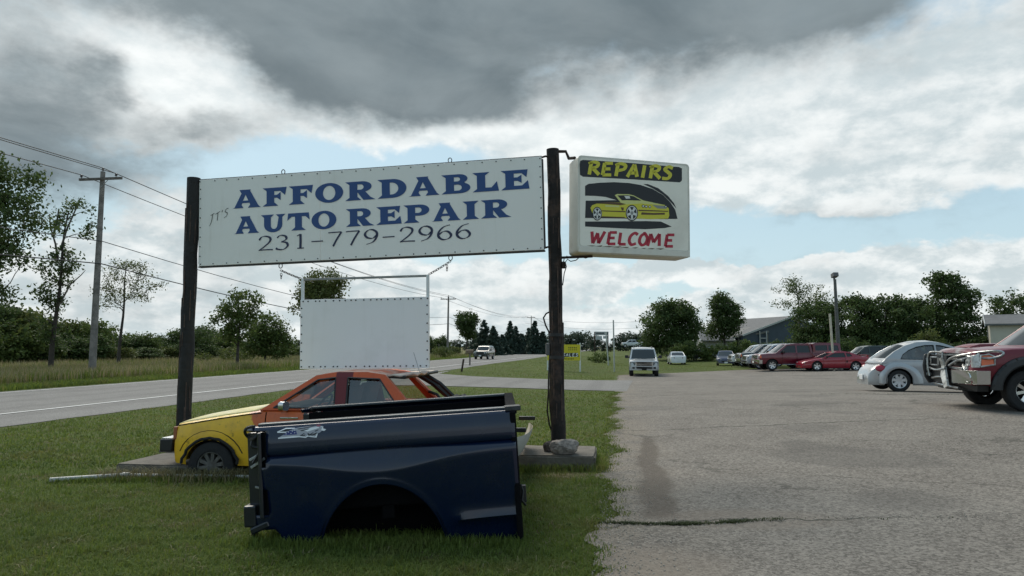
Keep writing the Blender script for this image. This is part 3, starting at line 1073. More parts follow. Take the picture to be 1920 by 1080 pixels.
mb = MB()
mb.prism(rrect(0, 0, bw, bh, 0.05), lambda a, b, d: (a, d, b), 0.0, 0.34)
mb.build('cabinet', cab_paint, lbox, smooth=35, bevel=0.012)
mb = MB()
mb.prism(rrect(0.03, 0.095, bw - 0.03, bh - 0.03, 0.04), lambda a, b, d: (a, d, b), -0.006, 0.02)
mb.build('sign_face', cream, lbox, smooth=35)
MB().box((bw / 2, -0.006, 0.05), (bw - 0.02, 0.03, 0.08)).build('retainer', cab_paint, lbox, bevel=0.006)
mb = MB()
for k in range(9):
    mb.flat([[(0.12 + k * .12 + rnd.uniform(-.05, .05), .095 + rnd.uniform(0, .012)), (0.2 + k * .12, .094), (0.22 + k * .12 + rnd.uniform(0, .05), .105 + rnd.uniform(0, .01))]], lambda a, b: (a, -0.0085, b))
mb.build('rust_stain', mat('rust_stain', (0.16, 0.11, 0.07), 0.9), lbox)
MB().box((bw / 2 - 0.02, 0.17, bh + 0.02), (0.012, 0.012, 0.06)).build('stud', rust, lbox)


def bp(px, py):
    d = ray(px, py)
    o = Vector((0, 0, CAMZ))
    t_ = (c_bl - o).dot(by) / d.dot(by)
    p = o + d * t_ - c_bl
    return p.dot(bx), p.dot(bz)


def zoom2(u, v):
    """coordinates read in the enlarged view of the light box (scale 4.5)"""
    return bp(1010 + u / 4.5, 260 + v / 4.5)


def zp(mb, pts, lift, mi):
    mb.flat([[zoom2(*p) for p in pts]], lambda a, b: (a, -0.0062 - lift, b), mi)


ylw = mat('yellow_vinyl', (0.62, 0.56, 0.035), 0.4)
red_ink = mat('red_vinyl', (0.42, 0.012, 0.035), 0.45, var=0.2, vscale=30)
white_ink = mat('white_vinyl', (0.70, 0.70, 0.66), 0.45)
brown_ink = mat('brown_vinyl', (0.10, 0.05, 0.012), 0.45)
grey_ink = mat('grey_vinyl', (0.25, 0.26, 0.25), 0.45)
ltyl = mat('pale_yellow_vinyl', (0.62, 0.62, 0.22), 0.4)
mb = MB()
zp(mb, [(345, 215), (350, 188), (372, 180), (700, 200), (1180, 240), (1207, 252), (1207, 352), (1190, 370), (800, 345), (372, 322), (348, 306)], 0.001, 0)
mb.build('title_band', ink_black, lbox)
BR = {
    'R': [[(.08, .02), (.24, .98)], [(.05, .86), (.4, 1.0), (.72, .88), (.62, .62), (.26, .50)], [(.34, .50), (.78, .0)]],
    'E': [[(.22, .98), (.06, .04)], [(.22, .96), (.80, .96)], [(.16, .52), (.62, .52)], [(.06, .05), (.68, .05)]],
    'P': [[(.08, .02), (.24, .98)], [(.05, .86), (.4, 1.0), (.76, .86), (.66, .56), (.24, .46)]],
    'A': [[(.0, .02), (.52, .98)], [(.52, .98), (.70, .02)], [(.2, .32), (.66, .32)]],
    'I': [[(.10, .02), (.26, .98)]],
    'S': [[(.80, .86), (.5, .98), (.24, .78), (.44, .56), (.62, .34), (.44, .06), (.04, .08)]],
    'W': [[(.08, .98), (.14, .04)], [(.14, .04), (.48, .86)], [(.48, .86), (.54, .04)], [(.54, .04), (.98, .98)]],
    'L': [[(.22, .98), (.08, .06)], [(.06, .06), (.62, .06)]],
    'C': [[(.80, .84), (.56, .98), (.22, .74), (.10, .34), (.28, .06), (.64, .16)]],
    'O': [[(.52, .98), (.22, .76), (.10, .34), (.30, .06), (.60, .20), (.74, .62), (.54, .98), (.46, .97)]],
    'M': [[(.02, .02), (.24, .98)], [(.24, .98), (.44, .30)], [(.44, .30), (.84, .98)], [(.84, .98), (.82, .02)]],
}
mb = MB()
for c, u in zip('REPAIRS', (415, 530, 640, 745, 862, 930, 1035)):
    v0 = 305 + (u - 415) * 0.062
    for s_ in BR[c]:
        pts = [(u + x * 118, v0 - z * 108) for x, z in s_]
        stroke(mb, pts, 31, lambda x, y, l: (lambda q: (q[0], -0.0062 - 0.002, q[1]))(zoom2(x, y)), nib=0.25, nang=-20, curve=len(s_) > 2)
mb.build('lettering', ylw, lbox)
mb = MB()
for c, u in zip('WELCOME', (438, 575, 668, 752, 838, 915, 1060)):
    v0 = 888 + (u - 438) * 0.042
    for s_ in BR[c]:
        pts = [(u + x * (104 if c not in 'WM' else 122), v0 - z * 106) for x, z in s_]
        stroke(mb, pts, 27, lambda x, y, l: (lambda q: (q[0], -0.0062 - 0.001, q[1]))(zoom2(x, y)), nib=0.2, nang=-20, curve=len(s_) > 2)
mb.build('lettering', red_ink, lbox)
# the picture of a yellow convertible
mb = MB()
zp(mb, [(390, 400), (420, 382), (520, 372), (640, 368), (760, 375), (860, 392), (960, 425), (1050, 478), (1110, 540), (1150, 600), (1170, 678), (1085, 678), (640, 515), (560, 492), (480, 484), (390, 482)], 0.001, 0)
zp(mb, [(880, 384), (920, 384), (1010, 420), (1090, 485), (1140, 545), (1160, 590), (1120, 545), (1050, 475), (960, 420)], 0.001, 0)
zp(mb, [(395, 524), (640, 520), (1000, 560), (1090, 680), (390, 670)], 0.0011, 0)
zp(mb, [(390, 700), (900, 696), (1030, 700), (1120, 742), (1060, 755), (900, 765), (700, 758), (390, 742)], 0.001, 0)
zp(mb, [(435, 585), (450, 562), (500, 545), (600, 534), (690, 540), (740, 556), (880, 545), (960, 552), (1060, 560), (1095, 590), (1100, 650), (1090, 675), (950, 680), (840, 676), (720, 668), (530, 662), (455, 640)], 0.002, 1)
zp(mb, [(640, 478), (660, 468), (760, 470), (800, 480), (880, 522), (1000, 548), (1060, 560), (960, 556), (860, 548), (740, 556), (690, 540)], 0.0022, 5)
zp(mb, [(662, 480), (750, 478), (800, 488), (866, 524), (740, 520), (700, 522)], 0.003, 0)
zp(mb, [(720, 484), (764, 484), (770, 506), (735, 508)], 0.0036, 2)
zp(mb, [(470, 548), (600, 534), (690, 542), (735, 554), (690, 562), (560, 552)], 0.003, 3)
zp(mb, [(530, 606), (730, 612), (728, 622), (530, 614)], 0.003, 3)
zp(mb, [(530, 655), (725, 662), (722, 672), (530, 664)], 0.003, 3)
zp(mb, [(690, 580), (716, 582), (714, 606), (700, 608)], 0.003, 3)
zp(mb, [(955, 560), (1060, 568), (1078, 592), (1000, 590)], 0.003, 4)
zp(mb, [(868, 622), (900, 625), (960, 628), (1062, 626), (1062, 642), (960, 644), (860, 642)], 0.003, 3)
zp(mb, [(560, 560), (680, 566), (676, 580), (560, 576)], 0.003, 5)
zp(mb, [(840, 600), (1090, 610), (1090, 618), (840, 612)], 0.003, 3)
for u, v, r_ in ((880, 570, 13), (905, 574, 12), (935, 576, 11), (1070, 575, 11)):
    zp(mb, [(u + r_ * math.cos(t_), v + r_ * math.sin(t_)) for t_ in np.linspace(0, 6.0, 12)], 0.0036, 0)
    zp(mb, [(u + r_ * .6 * math.cos(t_), v + r_ * .6 * math.sin(t_)) for t_ in np.linspace(0, 6.0, 10)], 0.0042, 2)
for u, v, ra, rb in ((492, 634, 40, 58), (784, 628, 52, 68)):
    def el_(k, lift, mi):
        zp(mb, [(u + ra * k * math.cos(t_), v + rb * k * math.sin(t_)) for t_ in np.linspace(0, 2 * math.pi * 23 / 24, 24)], lift, mi)
    el_(1.0, 0.0036, 0)
    el_(0.86, 0.0042, 2)
    el_(0.76, 0.0048, 0)
    for k in range(5):
        t0_ = k * 2 * math.pi / 5 + 0.3
        zp(mb, [(u + ra * .18 * math.cos(t0_ + 1.2), v + rb * .18 * math.sin(t0_ + 1.2)), (u + ra * .74 * math.cos(t0_ + .2), v + rb * .74 * math.sin(t0_ + .2)),
                (u + ra * .74 * math.cos(t0_ - .2), v + rb * .74 * math.sin(t0_ - .2)), (u + ra * .18 * math.cos(t0_ - 1.2), v + rb * .18 * math.sin(t0_ - 1.2))], 0.0054, 2)
    el_(0.22, 0.006, 4)
mb.build('car_picture', [ink_black, ylw, white_ink, brown_ink, grey_ink, ltyl], lbox)

# brackets, wires and straps on the post with the light box
top = rp_base + rp_d


def loc(root, p):
    return Vector(p) - Vector(root.location)


q = c_tl + by * 0.17
mb = MB()
mb.tube([loc(rp, top + Vector((0.03, 0, -0.03))), loc(rp, top + Vector((0.17, -0.02, -0.035))), loc(rp, top + Vector((0.21, -0.02, -0.13))), loc(rp, (q.x + 0.02, q.y, q.z + 0.015))], 0.022, 6)
mb.build('bracket', rust, rp, smooth=40)
mb = MB()
q2 = c_bl + by * 0.17
mb.tube([loc(rp, (rp_base.x - 0.0, rp_base.y, q2.z - 0.02)), loc(rp, (q2.x + 0.25, q2.y, q2.z - 0.025))], 0.018, 6)
mb.build('bracket', rust, rp, smooth=40)


def ppt(px, py, dy=-0.1):
    return at(px, py, rp_base.y + dy)


mb = MB()
mb.tube([loc(rp, ppt(*p)) for p in ((1110, 480), (1098, 484), (1088, 481), (1080, 488), (1070, 490), (1064, 486), (1060, 492), (1062, 500), (1058, 512), (1055, 535))], 0.007, 6)
mb.tube([loc(rp, ppt(*p)) for p in ((1072, 481), (1066, 484), (1063, 480), (1058, 484), (1056, 494))], 0.007, 6)
mb.tube([loc(rp, ppt(*p, 0.0)) for p in ((1032, 584), (1024, 588), (1019, 596), (1023, 610), (1029, 622), (1031, 640), (1031, 662), (1029, 700), (1028, 740), (1026, 770), (1030, 796), (1036, 812))], 0.012, 6)
mb.tube([loc(rp, ppt(*p, -0.02)) for p in ((1030, 655), (1031, 690), (1028, 715), (1030, 740), (1031, 766), (1036, 806))], 0.008, 6)
mb.build('cable', black_plastic, rp, smooth=40)
b0 = ppt(1027, 655, 0.02)
MB().box(loc(rp, b0), (0.05, 0.10, 0.16)).build('junction_box', mat('grey_enamel', (0.10, 0.10, 0.10), 0.5, 0.2), rp, bevel=0.006)
MB().box(loc(rp, ppt(1057, 497, -0.05)), (0.05, 0.05, 0.09)).build('junction_box', rust, rp, bevel=0.005)
for py in (628, 670):
    z = at(1040, py, rp_base.y).z - rp_base.z
    c = rp_d * (z / rp_d.z)
    MB().lathe([(0.098, -0.022), (0.103, -0.02), (0.103, 0.02), (0.098, 0.022)], 'Z', (c.x, c.y, z), 20).build('strap', black_plastic, rp, smooth=40)

# ------------------------------------------------------------------ concrete blocks, rock, pipe, plank
concrete = mat('old_concrete', (0.135, 0.118, 0.096), 0.9, var=0.25, vscale=7, bump=0.7, bscale=22, dirt=(0.085, 0.075, 0.06), dscale=3.5, damt=0.7)


def rough_block(name, c, s, rz, label, seed):
    r_ = random.Random(seed)
    bm = bmesh.new()
    bmesh.ops.create_cube(bm, size=1)
    bmesh.ops.scale(bm, vec=s, verts=bm.verts)
    bmesh.ops.bevel(bm, geom=bm.edges[:], offset=0.02, segments=2, affect='EDGES')
    bmesh.ops.subdivide_edges(bm, edges=bm.edges[:], cuts=3, use_grid_fill=True)
    for v in bm.verts:
        v.co += Vector((r_.uniform(-1, 1), r_.uniform(-1, 1), r_.uniform(-1, 1))) * 0.006
    me = bpy.data.meshes.new(name)
    bm.to_mesh(me)
    bm.free()
    me.materials.append(concrete)
    o = bpy.data.objects.new(name, me)
    COL.objects.link(o)
    o.location = c
    o.rotation_euler = (0, 0, rz)
    return tag(o, label, 'concrete block')


rough_block('concrete_footing', (0.56, 9.66, 0.085), (1.06, 0.95, 0.24), R(-8), 'weathered concrete block carrying the post between the signs and a pale rock', 1)
rough_block('concrete_footing', (-4.20, 9.75, 0.02), (0.95, 1.7, 0.24), R(-8), 'weathered concrete block under the nose of the yellow and orange car', 2)


def rock(name, c, s, seed, label, m_):
    bm = bmesh.new()
    bmesh.ops.create_icosphere(bm, subdivisions=4, radius=1)
    r_ = np.random.RandomState(seed)
    dirs = r_.normal(size=(26, 3))
    dirs /= np.linalg.norm(dirs, axis=1)[:, None]
    cut = r_.uniform(0.72, 0.98, 26)
    for v in bm.verts:
        p = np.array(v.co)
        for d, k in zip(dirs, cut):
            e = p.dot(d) - k
            if e > 0:
                p = p - d * e * 0.9
        p += 0.018 * r_.normal(size=3)
        v.co = Vector((p[0] * s[0], p[1] * s[1], max(p[2], -0.55) * s[2]))
    me = bpy.data.meshes.new(name)
    bm.to_mesh(me)
    bm.free()
    me.materials.append(m_)
    o = bpy.data.objects.new(name, me)
    COL.objects.link(o)
    o.location = c
    return tag(o, label, 'rock')


rock_mat = mat('pale_rock', (0.27, 0.23, 0.20), 0.9, var=0.45, vscale=9, bump=1.0, bscale=14, dirt=(0.12, 0.10, 0.085), dscale=7, damt=0.8)
rock('rock', (0.665, 9.33, 0.285), (0.20, 0.13, 0.13), 5, 'pale rough rock lying on the concrete block against the timber post', rock_mat)
rock('rock', (0.47, 9.56, 0.255), (0.08, 0.07, 0.09), 9, 'small dark rock tucked behind the pale rock at the foot of the post', mat('dark_rock', (0.10, 0.08, 0.07), 0.9, var=0.4, vscale=12, bump=1.0, bscale=20))
pa, pb = ground(93, 906), ground(520, 902)
pm = ground(238, 899)
mb = MB()
mb.tube([Vector((0, 0, 0.035)), (pm - pa) + Vector((0, 0, 0.05))], 0.028, 12)
o = mb.build('pipe', mat('dull_white_pipe', (0.42, 0.41, 0.38), 0.5, var=0.15, vscale=4, dirt=(0.18, 0.17, 0.13), dscale=4, damt=0.5), smooth=40)
o.location = pa
tag(o, 'dirty white pipe lying in the grass below the left concrete block', 'pipe')
MB().tube([(pm - pa) + Vector((-0.02, 0, 0.05)), (pb - pa) + Vector((0, 0, 0.045))], 0.021, 12).build('thin_pipe', MATS['dull_white_pipe'], o, smooth=40)
MB().tube([(pm - pa) + Vector((-0.05, 0, 0.05)), (pm - pa) + Vector((0.03, 0, 0.05))], 0.034, 12).build('coupling', MATS['dull_white_pipe'], o, smooth=40)
p0, p1 = ground(270, 862), ground(345, 855)
o = MB().box((0, 0, 0), (0.85, 0.09, 0.03)).build('plank', mat('grey_plank', (0.16, 0.14, 0.12), 0.9, var=0.3, vscale=8))
o.location = (-4.30, 10.0, 0.17)
o.rotation_euler = (0, R(-2), R(6))
tag(o, 'thin grey plank lying on the left concrete block beside the front bumper', 'plank')

# ------------------------------------------------------------------ vehicles
def paint(name, color, metal=0.0, rough=0.28, dirt=None, damt=0.3):
    return mat(name, color, rough, metal, var=0.03, vscale=2, coat=0.9, dirt=dirt, dscale=2.5, damt=damt)


def make_wheel(Rt, wid, rim_r, style, rim_mat):
    """wheel lying along Y, outer face at -Y; returns the part with its sub-parts"""
    hub = MB()
    hub.lathe([(0.0001, -wid * 0.34), (rim_r * .16, -wid * .34), (rim_r * .20, -wid * .28), (rim_r * .20, 0.0)], 'Y', n=14)
    w = hub.build('wheel', rim_mat, None, smooth=40)
    ty = MB()
    h = wid / 2
    ty.lathe([(rim_r * .98, -h * .80), (rim_r * 1.04, -h * .96), (Rt * .90, -h * 1.0), (Rt * .975, -h * .86), (Rt, -h * .6), (Rt, h * .6), (Rt * .975, h * .86), (Rt * .9, h), (rim_r, h * .9)], 'Y', n=36)
    ty.build('tyre', rubber, w, smooth=35)
    rm = MB()
    rm.lathe([(rim_r * 1.0, -h * .86), (rim_r * .97, -h * .92), (rim_r * .90, -h * .84), (rim_r * .86, -h * .3), (rim_r * .86, h * .6)], 'Y', n=32)
    rm.lathe([(rim_r * .84, -h * .10), (0.0001, -h * .10)], 'Y', n=24, mi=1)
    n = style['n']
    for k in range(n):
        a = 2 * math.pi * k / n + style.get('ph', 0.2)
        ca, sa = math.cos(a), math.sin(a)
        r0, r1 = rim_r * .15, rim_r * .90
        w0, w1 = rim_r * style['w0'], rim_r * style['w1']
        y0, y1 = -h * .66, -h * .80
        vs = []
        for (r_, w_, y_) in ((r0, w0, y0), (r1, w1, y1)):
            for sx, dy_ in ((-1, 0), (1, 0), (1.25, h * .4), (-1.25, h * .4)):
                vs.append((ca * r_ - sa * w_ * sx, y_ + dy_, sa * r_ + ca * w_ * sx))
        rm.add(vs, [(0, 1, 5, 4), (1, 2, 6, 5), (3, 0, 4, 7), (2, 3, 7, 6)])
    rm.build('rim', [rim_mat, dark_void], w, smooth=30)
    return w


def car(name, label, cat, loc_, heading, S, P, group=None, glass=None):
    root = empty(name, loc_, (S.get('rx', 0), S.get('ry', 0), R(heading)), label, cat, group)
    glass = glass or tint_glass
    x0, x1, Wd = S['x0'], S['x1'], S['W']
    sill = S['sill']
    top = sorted(S['top'])
    nf, nr_ = S.get('nf', (0.55, 0.22)), S.get('nr', (0.45, 0.16))
    Ra = S['Ra']
    zc = S.get('zc', S['R'])
    wheels_x = S['wx']
    bot = sorted(S['bot']) if 'bot' in S else None
    belt = S.get('sec', [(0, .90), (.15, .955), (.4, .99), (.62, 1.0), (.85, .985), (1.0, .955)])

    def hw(x):
        k = 1.0
        if x > x1 - nf[0]:
            k = 1 - nf[1] * ((x - (x1 - nf[0])) / nf[0]) ** 2.2
        if x < x0 + nr_[0]:
            k = 1 - nr_[1] * (((x0 + nr_[0]) - x) / nr_[0]) ** 2.2
        return Wd / 2 * k

    def low(x):
        z = pl(bot, x) if bot else sill
        for xw in wheels_x:
            d = abs(x - xw)
            if d < Ra:
                z = max(z, zc + math.sqrt(max(0, Ra * Ra - d * d)))
        return z

    def ztop(x):
        return pl(top, x)

    def side(x, z):
        zt = ztop(x)
        zr = (z - sill) / max(0.05, zt - sill)
        y = hw(x) * pl(belt, max(0, min(1, zr)))
        for (fx, fz, fr_, fa) in S.get('flare', []):
            d = math.hypot(x - fx, z - fz)
            y += fa * math.exp(-((d - fr_) / 0.10) ** 2) if d > fr_ else fa
        return y

    sts = set(np.linspace(x0, x1, 46).tolist())
    for xw in wheels_x:
        sts |= {xw + Ra * math.cos(a) for a in np.linspace(0, math.pi, 17)}
        sts |= {xw + (Ra + 1e-3) * s for s in (-1, 1)}
    for (a, b) in top:
        sts.add(a)
    cuts = []
    for (a, b) in S.get('doors', []):
        cuts += [a, b]
    for c_ in cuts:
        sts |= {c_ - 0.007, c_ + 0.007}
    sts = sorted(s for s in sts if x0 <= s <= x1)
    keep = [sts[0]]
    for s in sts[1:]:
        if s - keep[-1] > 0.0015:
            keep.append(s)
    sts = keep
    NS = 9
    zdoor = sill + 0.07
    body = MB()
    doors = {}
    rows = []
    for x in sts:
        zl, zt = low(x), ztop(x)
        if zl > zt - 0.03:
            zl = zt - 0.03
        row = []
        for k in range(NS):
            z = lerp(zl, zt - 0.012, k / (NS - 1))
            row.append((side(x, z), z))
        w = row[-1][0]
        row += [(w - 0.03, zt + 0.004), (w * 0.55, zt + S.get('crown', .02) * .7), (0, zt + S.get('crown', .02))]
        rows.append(row)
    n = len(rows[0])
    for sgn_ in (1, -1):
        for i in range(len(sts) - 1):
            xm = (sts[i] + sts[i + 1]) / 2
            dr = None
            gap = False
            for di, (a, b) in enumerate(S.get('doors', [])):
                if a + .007 < xm < b - .007:
                    dr = di
                if abs(xm - a) < .0071 or abs(xm - b) < .0071:
                    gap = True
            for k in range(n - 1):
                zq = (rows[i][k][1] + rows[i][k + 1][1]) / 2
                q = [(sts[i], sgn_ * rows[i][k][0], rows[i][k][1]), (sts[i + 1], sgn_ * rows[i + 1][k][0], rows[i + 1][k][1]),
                     (sts[i + 1], sgn_ * rows[i + 1][k + 1][0], rows[i + 1][k + 1][1]), (sts[i], sgn_ * rows[i][k + 1][0], rows[i][k + 1][1])]
                if k < NS - 1 and gap and zq > zdoor:
                    continue
                if k < NS - 1 and dr is not None and k >= 1:
                    doors.setdefault((dr, sgn_), MB()).add(q, [(0, 1, 2, 3)])
                else:
                    body.add(q, [(0, 1, 2, 3)])
    for i in (0, len(sts) - 1):      # nose and tail caps
        pts = [(sts[i], y, z) for y, z in rows[i]] + [(sts[i], -y, z) for y, z in reversed(rows[i][:-1])]
        body.add(pts, [tuple(range(len(pts)))])

    def weld(o):
        bm = bmesh.new()
        bm.from_mesh(o.data)
        bmesh.ops.remove_doubles(bm, verts=bm.verts, dist=0.0008)
        bmesh.ops.recalc_face_normals(bm, faces=bm.faces)
        bm.to_mesh(o.data)
        bm.free()
        o.data.polygons.foreach_set('use_smooth', [True] * len(o.data.polygons))
        o.data.set_sharp_from_angle(angle=R(28))
        return o

    bo = weld(body.build('body', P, root))
    for (di, sgn_), mb_ in doors.items():
        d_ = weld(mb_.build('door', S.get('door_mat', P), root))
        a, b = S['doors'][di]
        zb = ztop(a + .2) - 0.12
        xh = a + 0.12
        hb = MB().box((xh, sgn_ * (side(xh, zb) + 0.012), zb), (0.17, 0.03, 0.035))
        hb.build('handle', S.get('handle', P), d_, bevel=0.006)
    ub = MB()
    yb_ = Wd / 2 - 0.25
    ub.box(((x0 + x1) / 2, 0, (sill + 0.02 + min(z for _, z in top[1:-1])) / 2), (x1 - x0 - 0.35, yb_ * 2, min(z for _, z in top[1:-1]) - sill - 0.06))
    for xa, xb in zip([x0 + .15] + [w + Ra + .02 for w in sorted(wheels_x)], [w - Ra - .02 for w in sorted(wheels_x)] + [x1 - .15]):
        if xb - xa > .1:
            zt_ = min(ztop(xa), ztop(xb), ztop((xa + xb) / 2)) - .05
            ub.box(((xa + xb) / 2, 0, (sill + .03 + zt_) / 2), (xb - xa, 2 * min(hw(xa), hw(xb)) * .84, max(.05, zt_ - sill - .03)))
    ub.build('underbody', dark_void, root)

    # cabin(s)
    for G in S['cabins']:
        prof = G['prof']
        zb, zr = prof[0][1], max(p[1] for p in prof)
        yb, yr = G['yb'], G['yr']

        def gy(z, G=G, zb=zb, zr=zr, yb=yb, yr=yr):
            k = max(0, min(1, (z - zb) / (zr - zb)))
            return lerp(yb, yr, k ** 1.25)
        f0, f1 = G.get('front', (0, 1))
        r0, r1 = G.get('rear', (len(prof) - 2, len(prof) - 1))
        cols = [1.0, .985, .90, .6, .3, 0, -.3, -.6, -.90, -.985, -1.0]
        shell, fg, rg = MB(), MB(), MB()

        def P3(i, c_):
            x, z = prof[int(i)] if float(i).is_integer() else (lerp(prof[int(i)][0], prof[int(i) + 1][0], i % 1), lerp(prof[int(i)][1], prof[int(i) + 1][1], i % 1))
            cr = (1 - c_ * c_)
            bul = G.get('bulge', 0.03)
            fx = 0.0
            if i <= f1:
                fx = bul * 2.2 * cr * (1 if i < f1 else .5)
            if i >= r0:
                fx = -bul * 1.6 * cr * (1 if i > r0 else .5)
            return (x + fx, gy(z) * c_, z + (bul * cr if f1 <= i <= r0 else 0) - (0.018 if abs(c_) == 1 else 0))
        for i in range(len(prof) - 1):
            isf = f0 <= i < f1
            isr = r0 <= i < r1 and not G.get('norear')
            sub = [i, i + .06, i + .94, i + 1] if (isf and f1 - f0 == 1) or (isr and r1 - r0 == 1) else [i, i + 1]
            for a, b in zip(sub, sub[1:]):
                for j in range(len(cols) - 1):
                    q = [P3(a, cols[j]), P3(b, cols[j]), P3(b, cols[j + 1]), P3(a, cols[j + 1])]
                    edge = j in (0, 1, len(cols) - 2, len(cols) - 3) or (len(sub) == 4 and b - a < .5)
                    if (isf or isr or (G.get('norear') and r0 <= i < r1)) and not edge:
                        if isf:
                            fg.add(q, [(0, 1, 2, 3)])
                        elif isr:
                            rg.add(q, [(0, 1, 2, 3)])
                    else:
                        shell.add(q, [(0, 1, 2, 3)])
        so = weld(shell.build('roof', G.get('mat', P), root))
        sm = so.modifiers.new('thickness', 'SOLIDIFY')
        sm.thickness = 0.03
        sm.offset = -1
        if fg.v and not G.get('nofront'):
            weld(fg.build('windscreen', G.get('fglass', glass), root))
        if rg.v:
            weld(rg.build('rear_window', glass, root))
        outer = [(x, z) for x, z in prof]
        if G.get('close'):
            outer = outer + G['close']
        for sgn_ in (1, -1):
            mb_ = MB()
            mb_.flat([outer] + G['wins'], lambda a, b: (a, sgn_ * (gy(b) - 0.004), b))
            so = mb_.build('side_frame', G.get('fmat', G.get('mat', P)), root)
            sm = so.modifiers.new('thickness', 'SOLIDIFY')
            sm.thickness = 0.035
            sm.offset = 1 if sgn_ < 0 else 1
            sm.offset = 0
            for wi in G['wins']:
                wm = MB()
                cx_ = sum(p[0] for p in wi) / len(wi)
                cz_ = sum(p[1] for p in wi) / len(wi)
                wm.flat([[(p[0] + .01 * (1 if p[0] > cx_ else -1), p[1] + .01 * (1 if p[1] > cz_ else -1)) for p in wi]], lambda a, b: (a, sgn_ * (gy(b) - 0.016), b))
                wm.build('side_window', glass, root)
                if G.get('trim'):
                    tr = MB()
                    for a, b in zip(wi, wi[1:] + wi[:1]):
                        tr.tube([(a[0], sgn_ * (gy(a[1]) + .012), a[1]), (b[0], sgn_ * (gy(b[1]) + .012), b[1])], .011, 4)
                    tr.build('window_trim', G['trim'], root)
    # interior
    if S.get('interior', True):
        G = S['cabins'][0]
        zb = G['prof'][0][1]
        for sx in S.get('seats', [0.05]):
            for sy in (.36, -.36):
                mb_ = MB()
                mb_.box((sx, sy, zb - .02), (0.14, 0.48, 0.62), (0, R(-14), 0))
                mb_.box((sx - .09, sy, zb + .36), (0.09, 0.26, 0.17), (0, R(-10), 0))
                mb_.build('seat', seat_mat, root, bevel=0.035)
        xd = G['prof'][0][0] - .28
        if S.get('dash', True):
            MB().box((xd, 0, zb - .03), (0.36, Wd * .78, 0.16)).build('dashboard', black_plastic, root, bevel=0.03)
            ring = [(xd - .32 - .10 * math.sin(a), .37 + .185 * math.cos(a), zb + .01 + .16 * math.sin(a)) for a in np.linspace(0, 2 * math.pi, 22)]
            sw = MB().tube(ring, .014, 6)
            sw.tube([(xd - .32, .37 - .18, zb), (xd - .32, .37 + .18, zb)], .016, 6).tube([(xd - .3, .37, zb), (xd, .37, zb - .06)], .03, 6)
            sw.build('steering_wheel', black_plastic, root, smooth=40)
    # wheels
    w = make_wheel(S['R'], S.get('tw', .21), S.get('rim', S['R'] * .66), S.get('style', dict(n=5, w0=.16, w1=.2)), S.get('rim_mat', alloy))
    first = True
    yw = Wd / 2 - S.get('tw', .21) / 2 - S.get('win', .03)
    for xw in wheels_x:
        for sgn_ in (1, -1):
            c_ = w if first else copy_tree(w)
            first = False
            c_.parent = root
            c_.location = (xw, sgn_ * yw, S['R'])
            c_.rotation_euler = (0, rnd.uniform(0, 1) * 0, 0 if sgn_ < 0 else math.pi)
    # mirrors
    if 'mirror' in S:
        mx, mz, ms = S['mirror']
        for sgn_ in (1, -1):
            y = sgn_ * (side(mx, mz - .05) + ms * .75)
            mb_ = MB()
            mb_.prism(rrect(-ms * .5, -ms * .42, ms * .5, ms * .42, ms * .15, 3), lambda a, b, d: (mx + d, y + a, mz + b), -ms * .18, ms * .30)
            mb_.tube([(mx + .02, y - sgn_ * ms * .3, mz - ms * .2), (mx + .04, y - sgn_ * ms * .95, mz - ms * .35)], ms * .14, 6)
            mb_.build('mirror', S.get('mirror_mat', black_plastic), root, bevel=.01, smooth=30)
    # lamps, grille and other fittings: list of (name, material, builder(MB, side))
    for it in S.get('fit', []):
        nm, mt, fn_, both = it[:4]
        for sgn_ in ((1, -1) if both else (1,)):
            mb_ = MB()
            fn_(mb_, sgn_, hw, side)
            mb_.build(nm, mt, root, smooth=30, bevel=it[4] if len(it) > 4 else 0.008)
    return root


def blk(c, s, rot=None):
    return lambda mb_, sg, hw, sd: mb_.box((c[0], c[1] * sg, c[2]), s, (rot[0] * sg, rot[1], rot[2] * sg) if rot else None)


def sd_patch(poly, off=.012, depth=.02):
    """a fitting let into the body side: polygon (x, z)"""
    def fn(mb_, sg, hw, sd):
        mb_.prism(poly, lambda a, b, d: (a, sg * (sd(a, b) + d), b), -depth, off)
    return fn


def nose_patch(poly, x, cur, d0, d1):
    """a fitting on the nose or tail: polygon (y, z); bends back by cur * y^2"""
    pp = []
    for p_, q_ in zip(poly, poly[1:] + poly[:1]):
        n_ = max(1, int(abs(q_[0] - p_[0]) / .09))
        pp += [(lerp(p_[0], q_[0], k / n_), lerp(p_[1], q_[1], k / n_)) for k in range(n_)]

    def fn(mb_, sg, hw, sd):
        mb_.prism(pp, lambda a, b, d: (x + d - cur * a * a, a * sg, b), d0, d1)
    return fn


def plate(x, z, w=.31, h=.155, m_=None):
    return ('licence_plate', m_ or white_paint, blk((x, 0, z), (.015, w, h)), False)


wine = paint('wine_red_paint', (0.125, 0.004, 0.016), 0.1)
bright_red = paint('bright_red_paint', (0.27, 0.006, 0.022), 0.05)
deep_red = mat('deep_red_paint', (0.145, 0.006, 0.018), 0.35, 0.0, var=.05, vscale=2, coat=.35, spec=.35)
silver = paint('silver_paint', (0.37, 0.385, 0.395), 0.4, 0.32)
white_car = paint('white_car_paint', (0.62, 0.64, 0.66), 0.0, 0.3)
pale_grey = paint('pale_grey_paint', (0.38, 0.40, 0.43), 0.3, 0.32)
dark_grey = paint('dark_grey_paint', (0.035, 0.040, 0.044), 0.3)
navy_car = paint('navy_car_paint', (0.012, 0.020, 0.060), 0.2)
green_car = paint('dark_green_paint', (0.012, 0.025, 0.020), 0.2)
black_car = paint('black_car_paint', (0.010, 0.011, 0.012), 0.1)

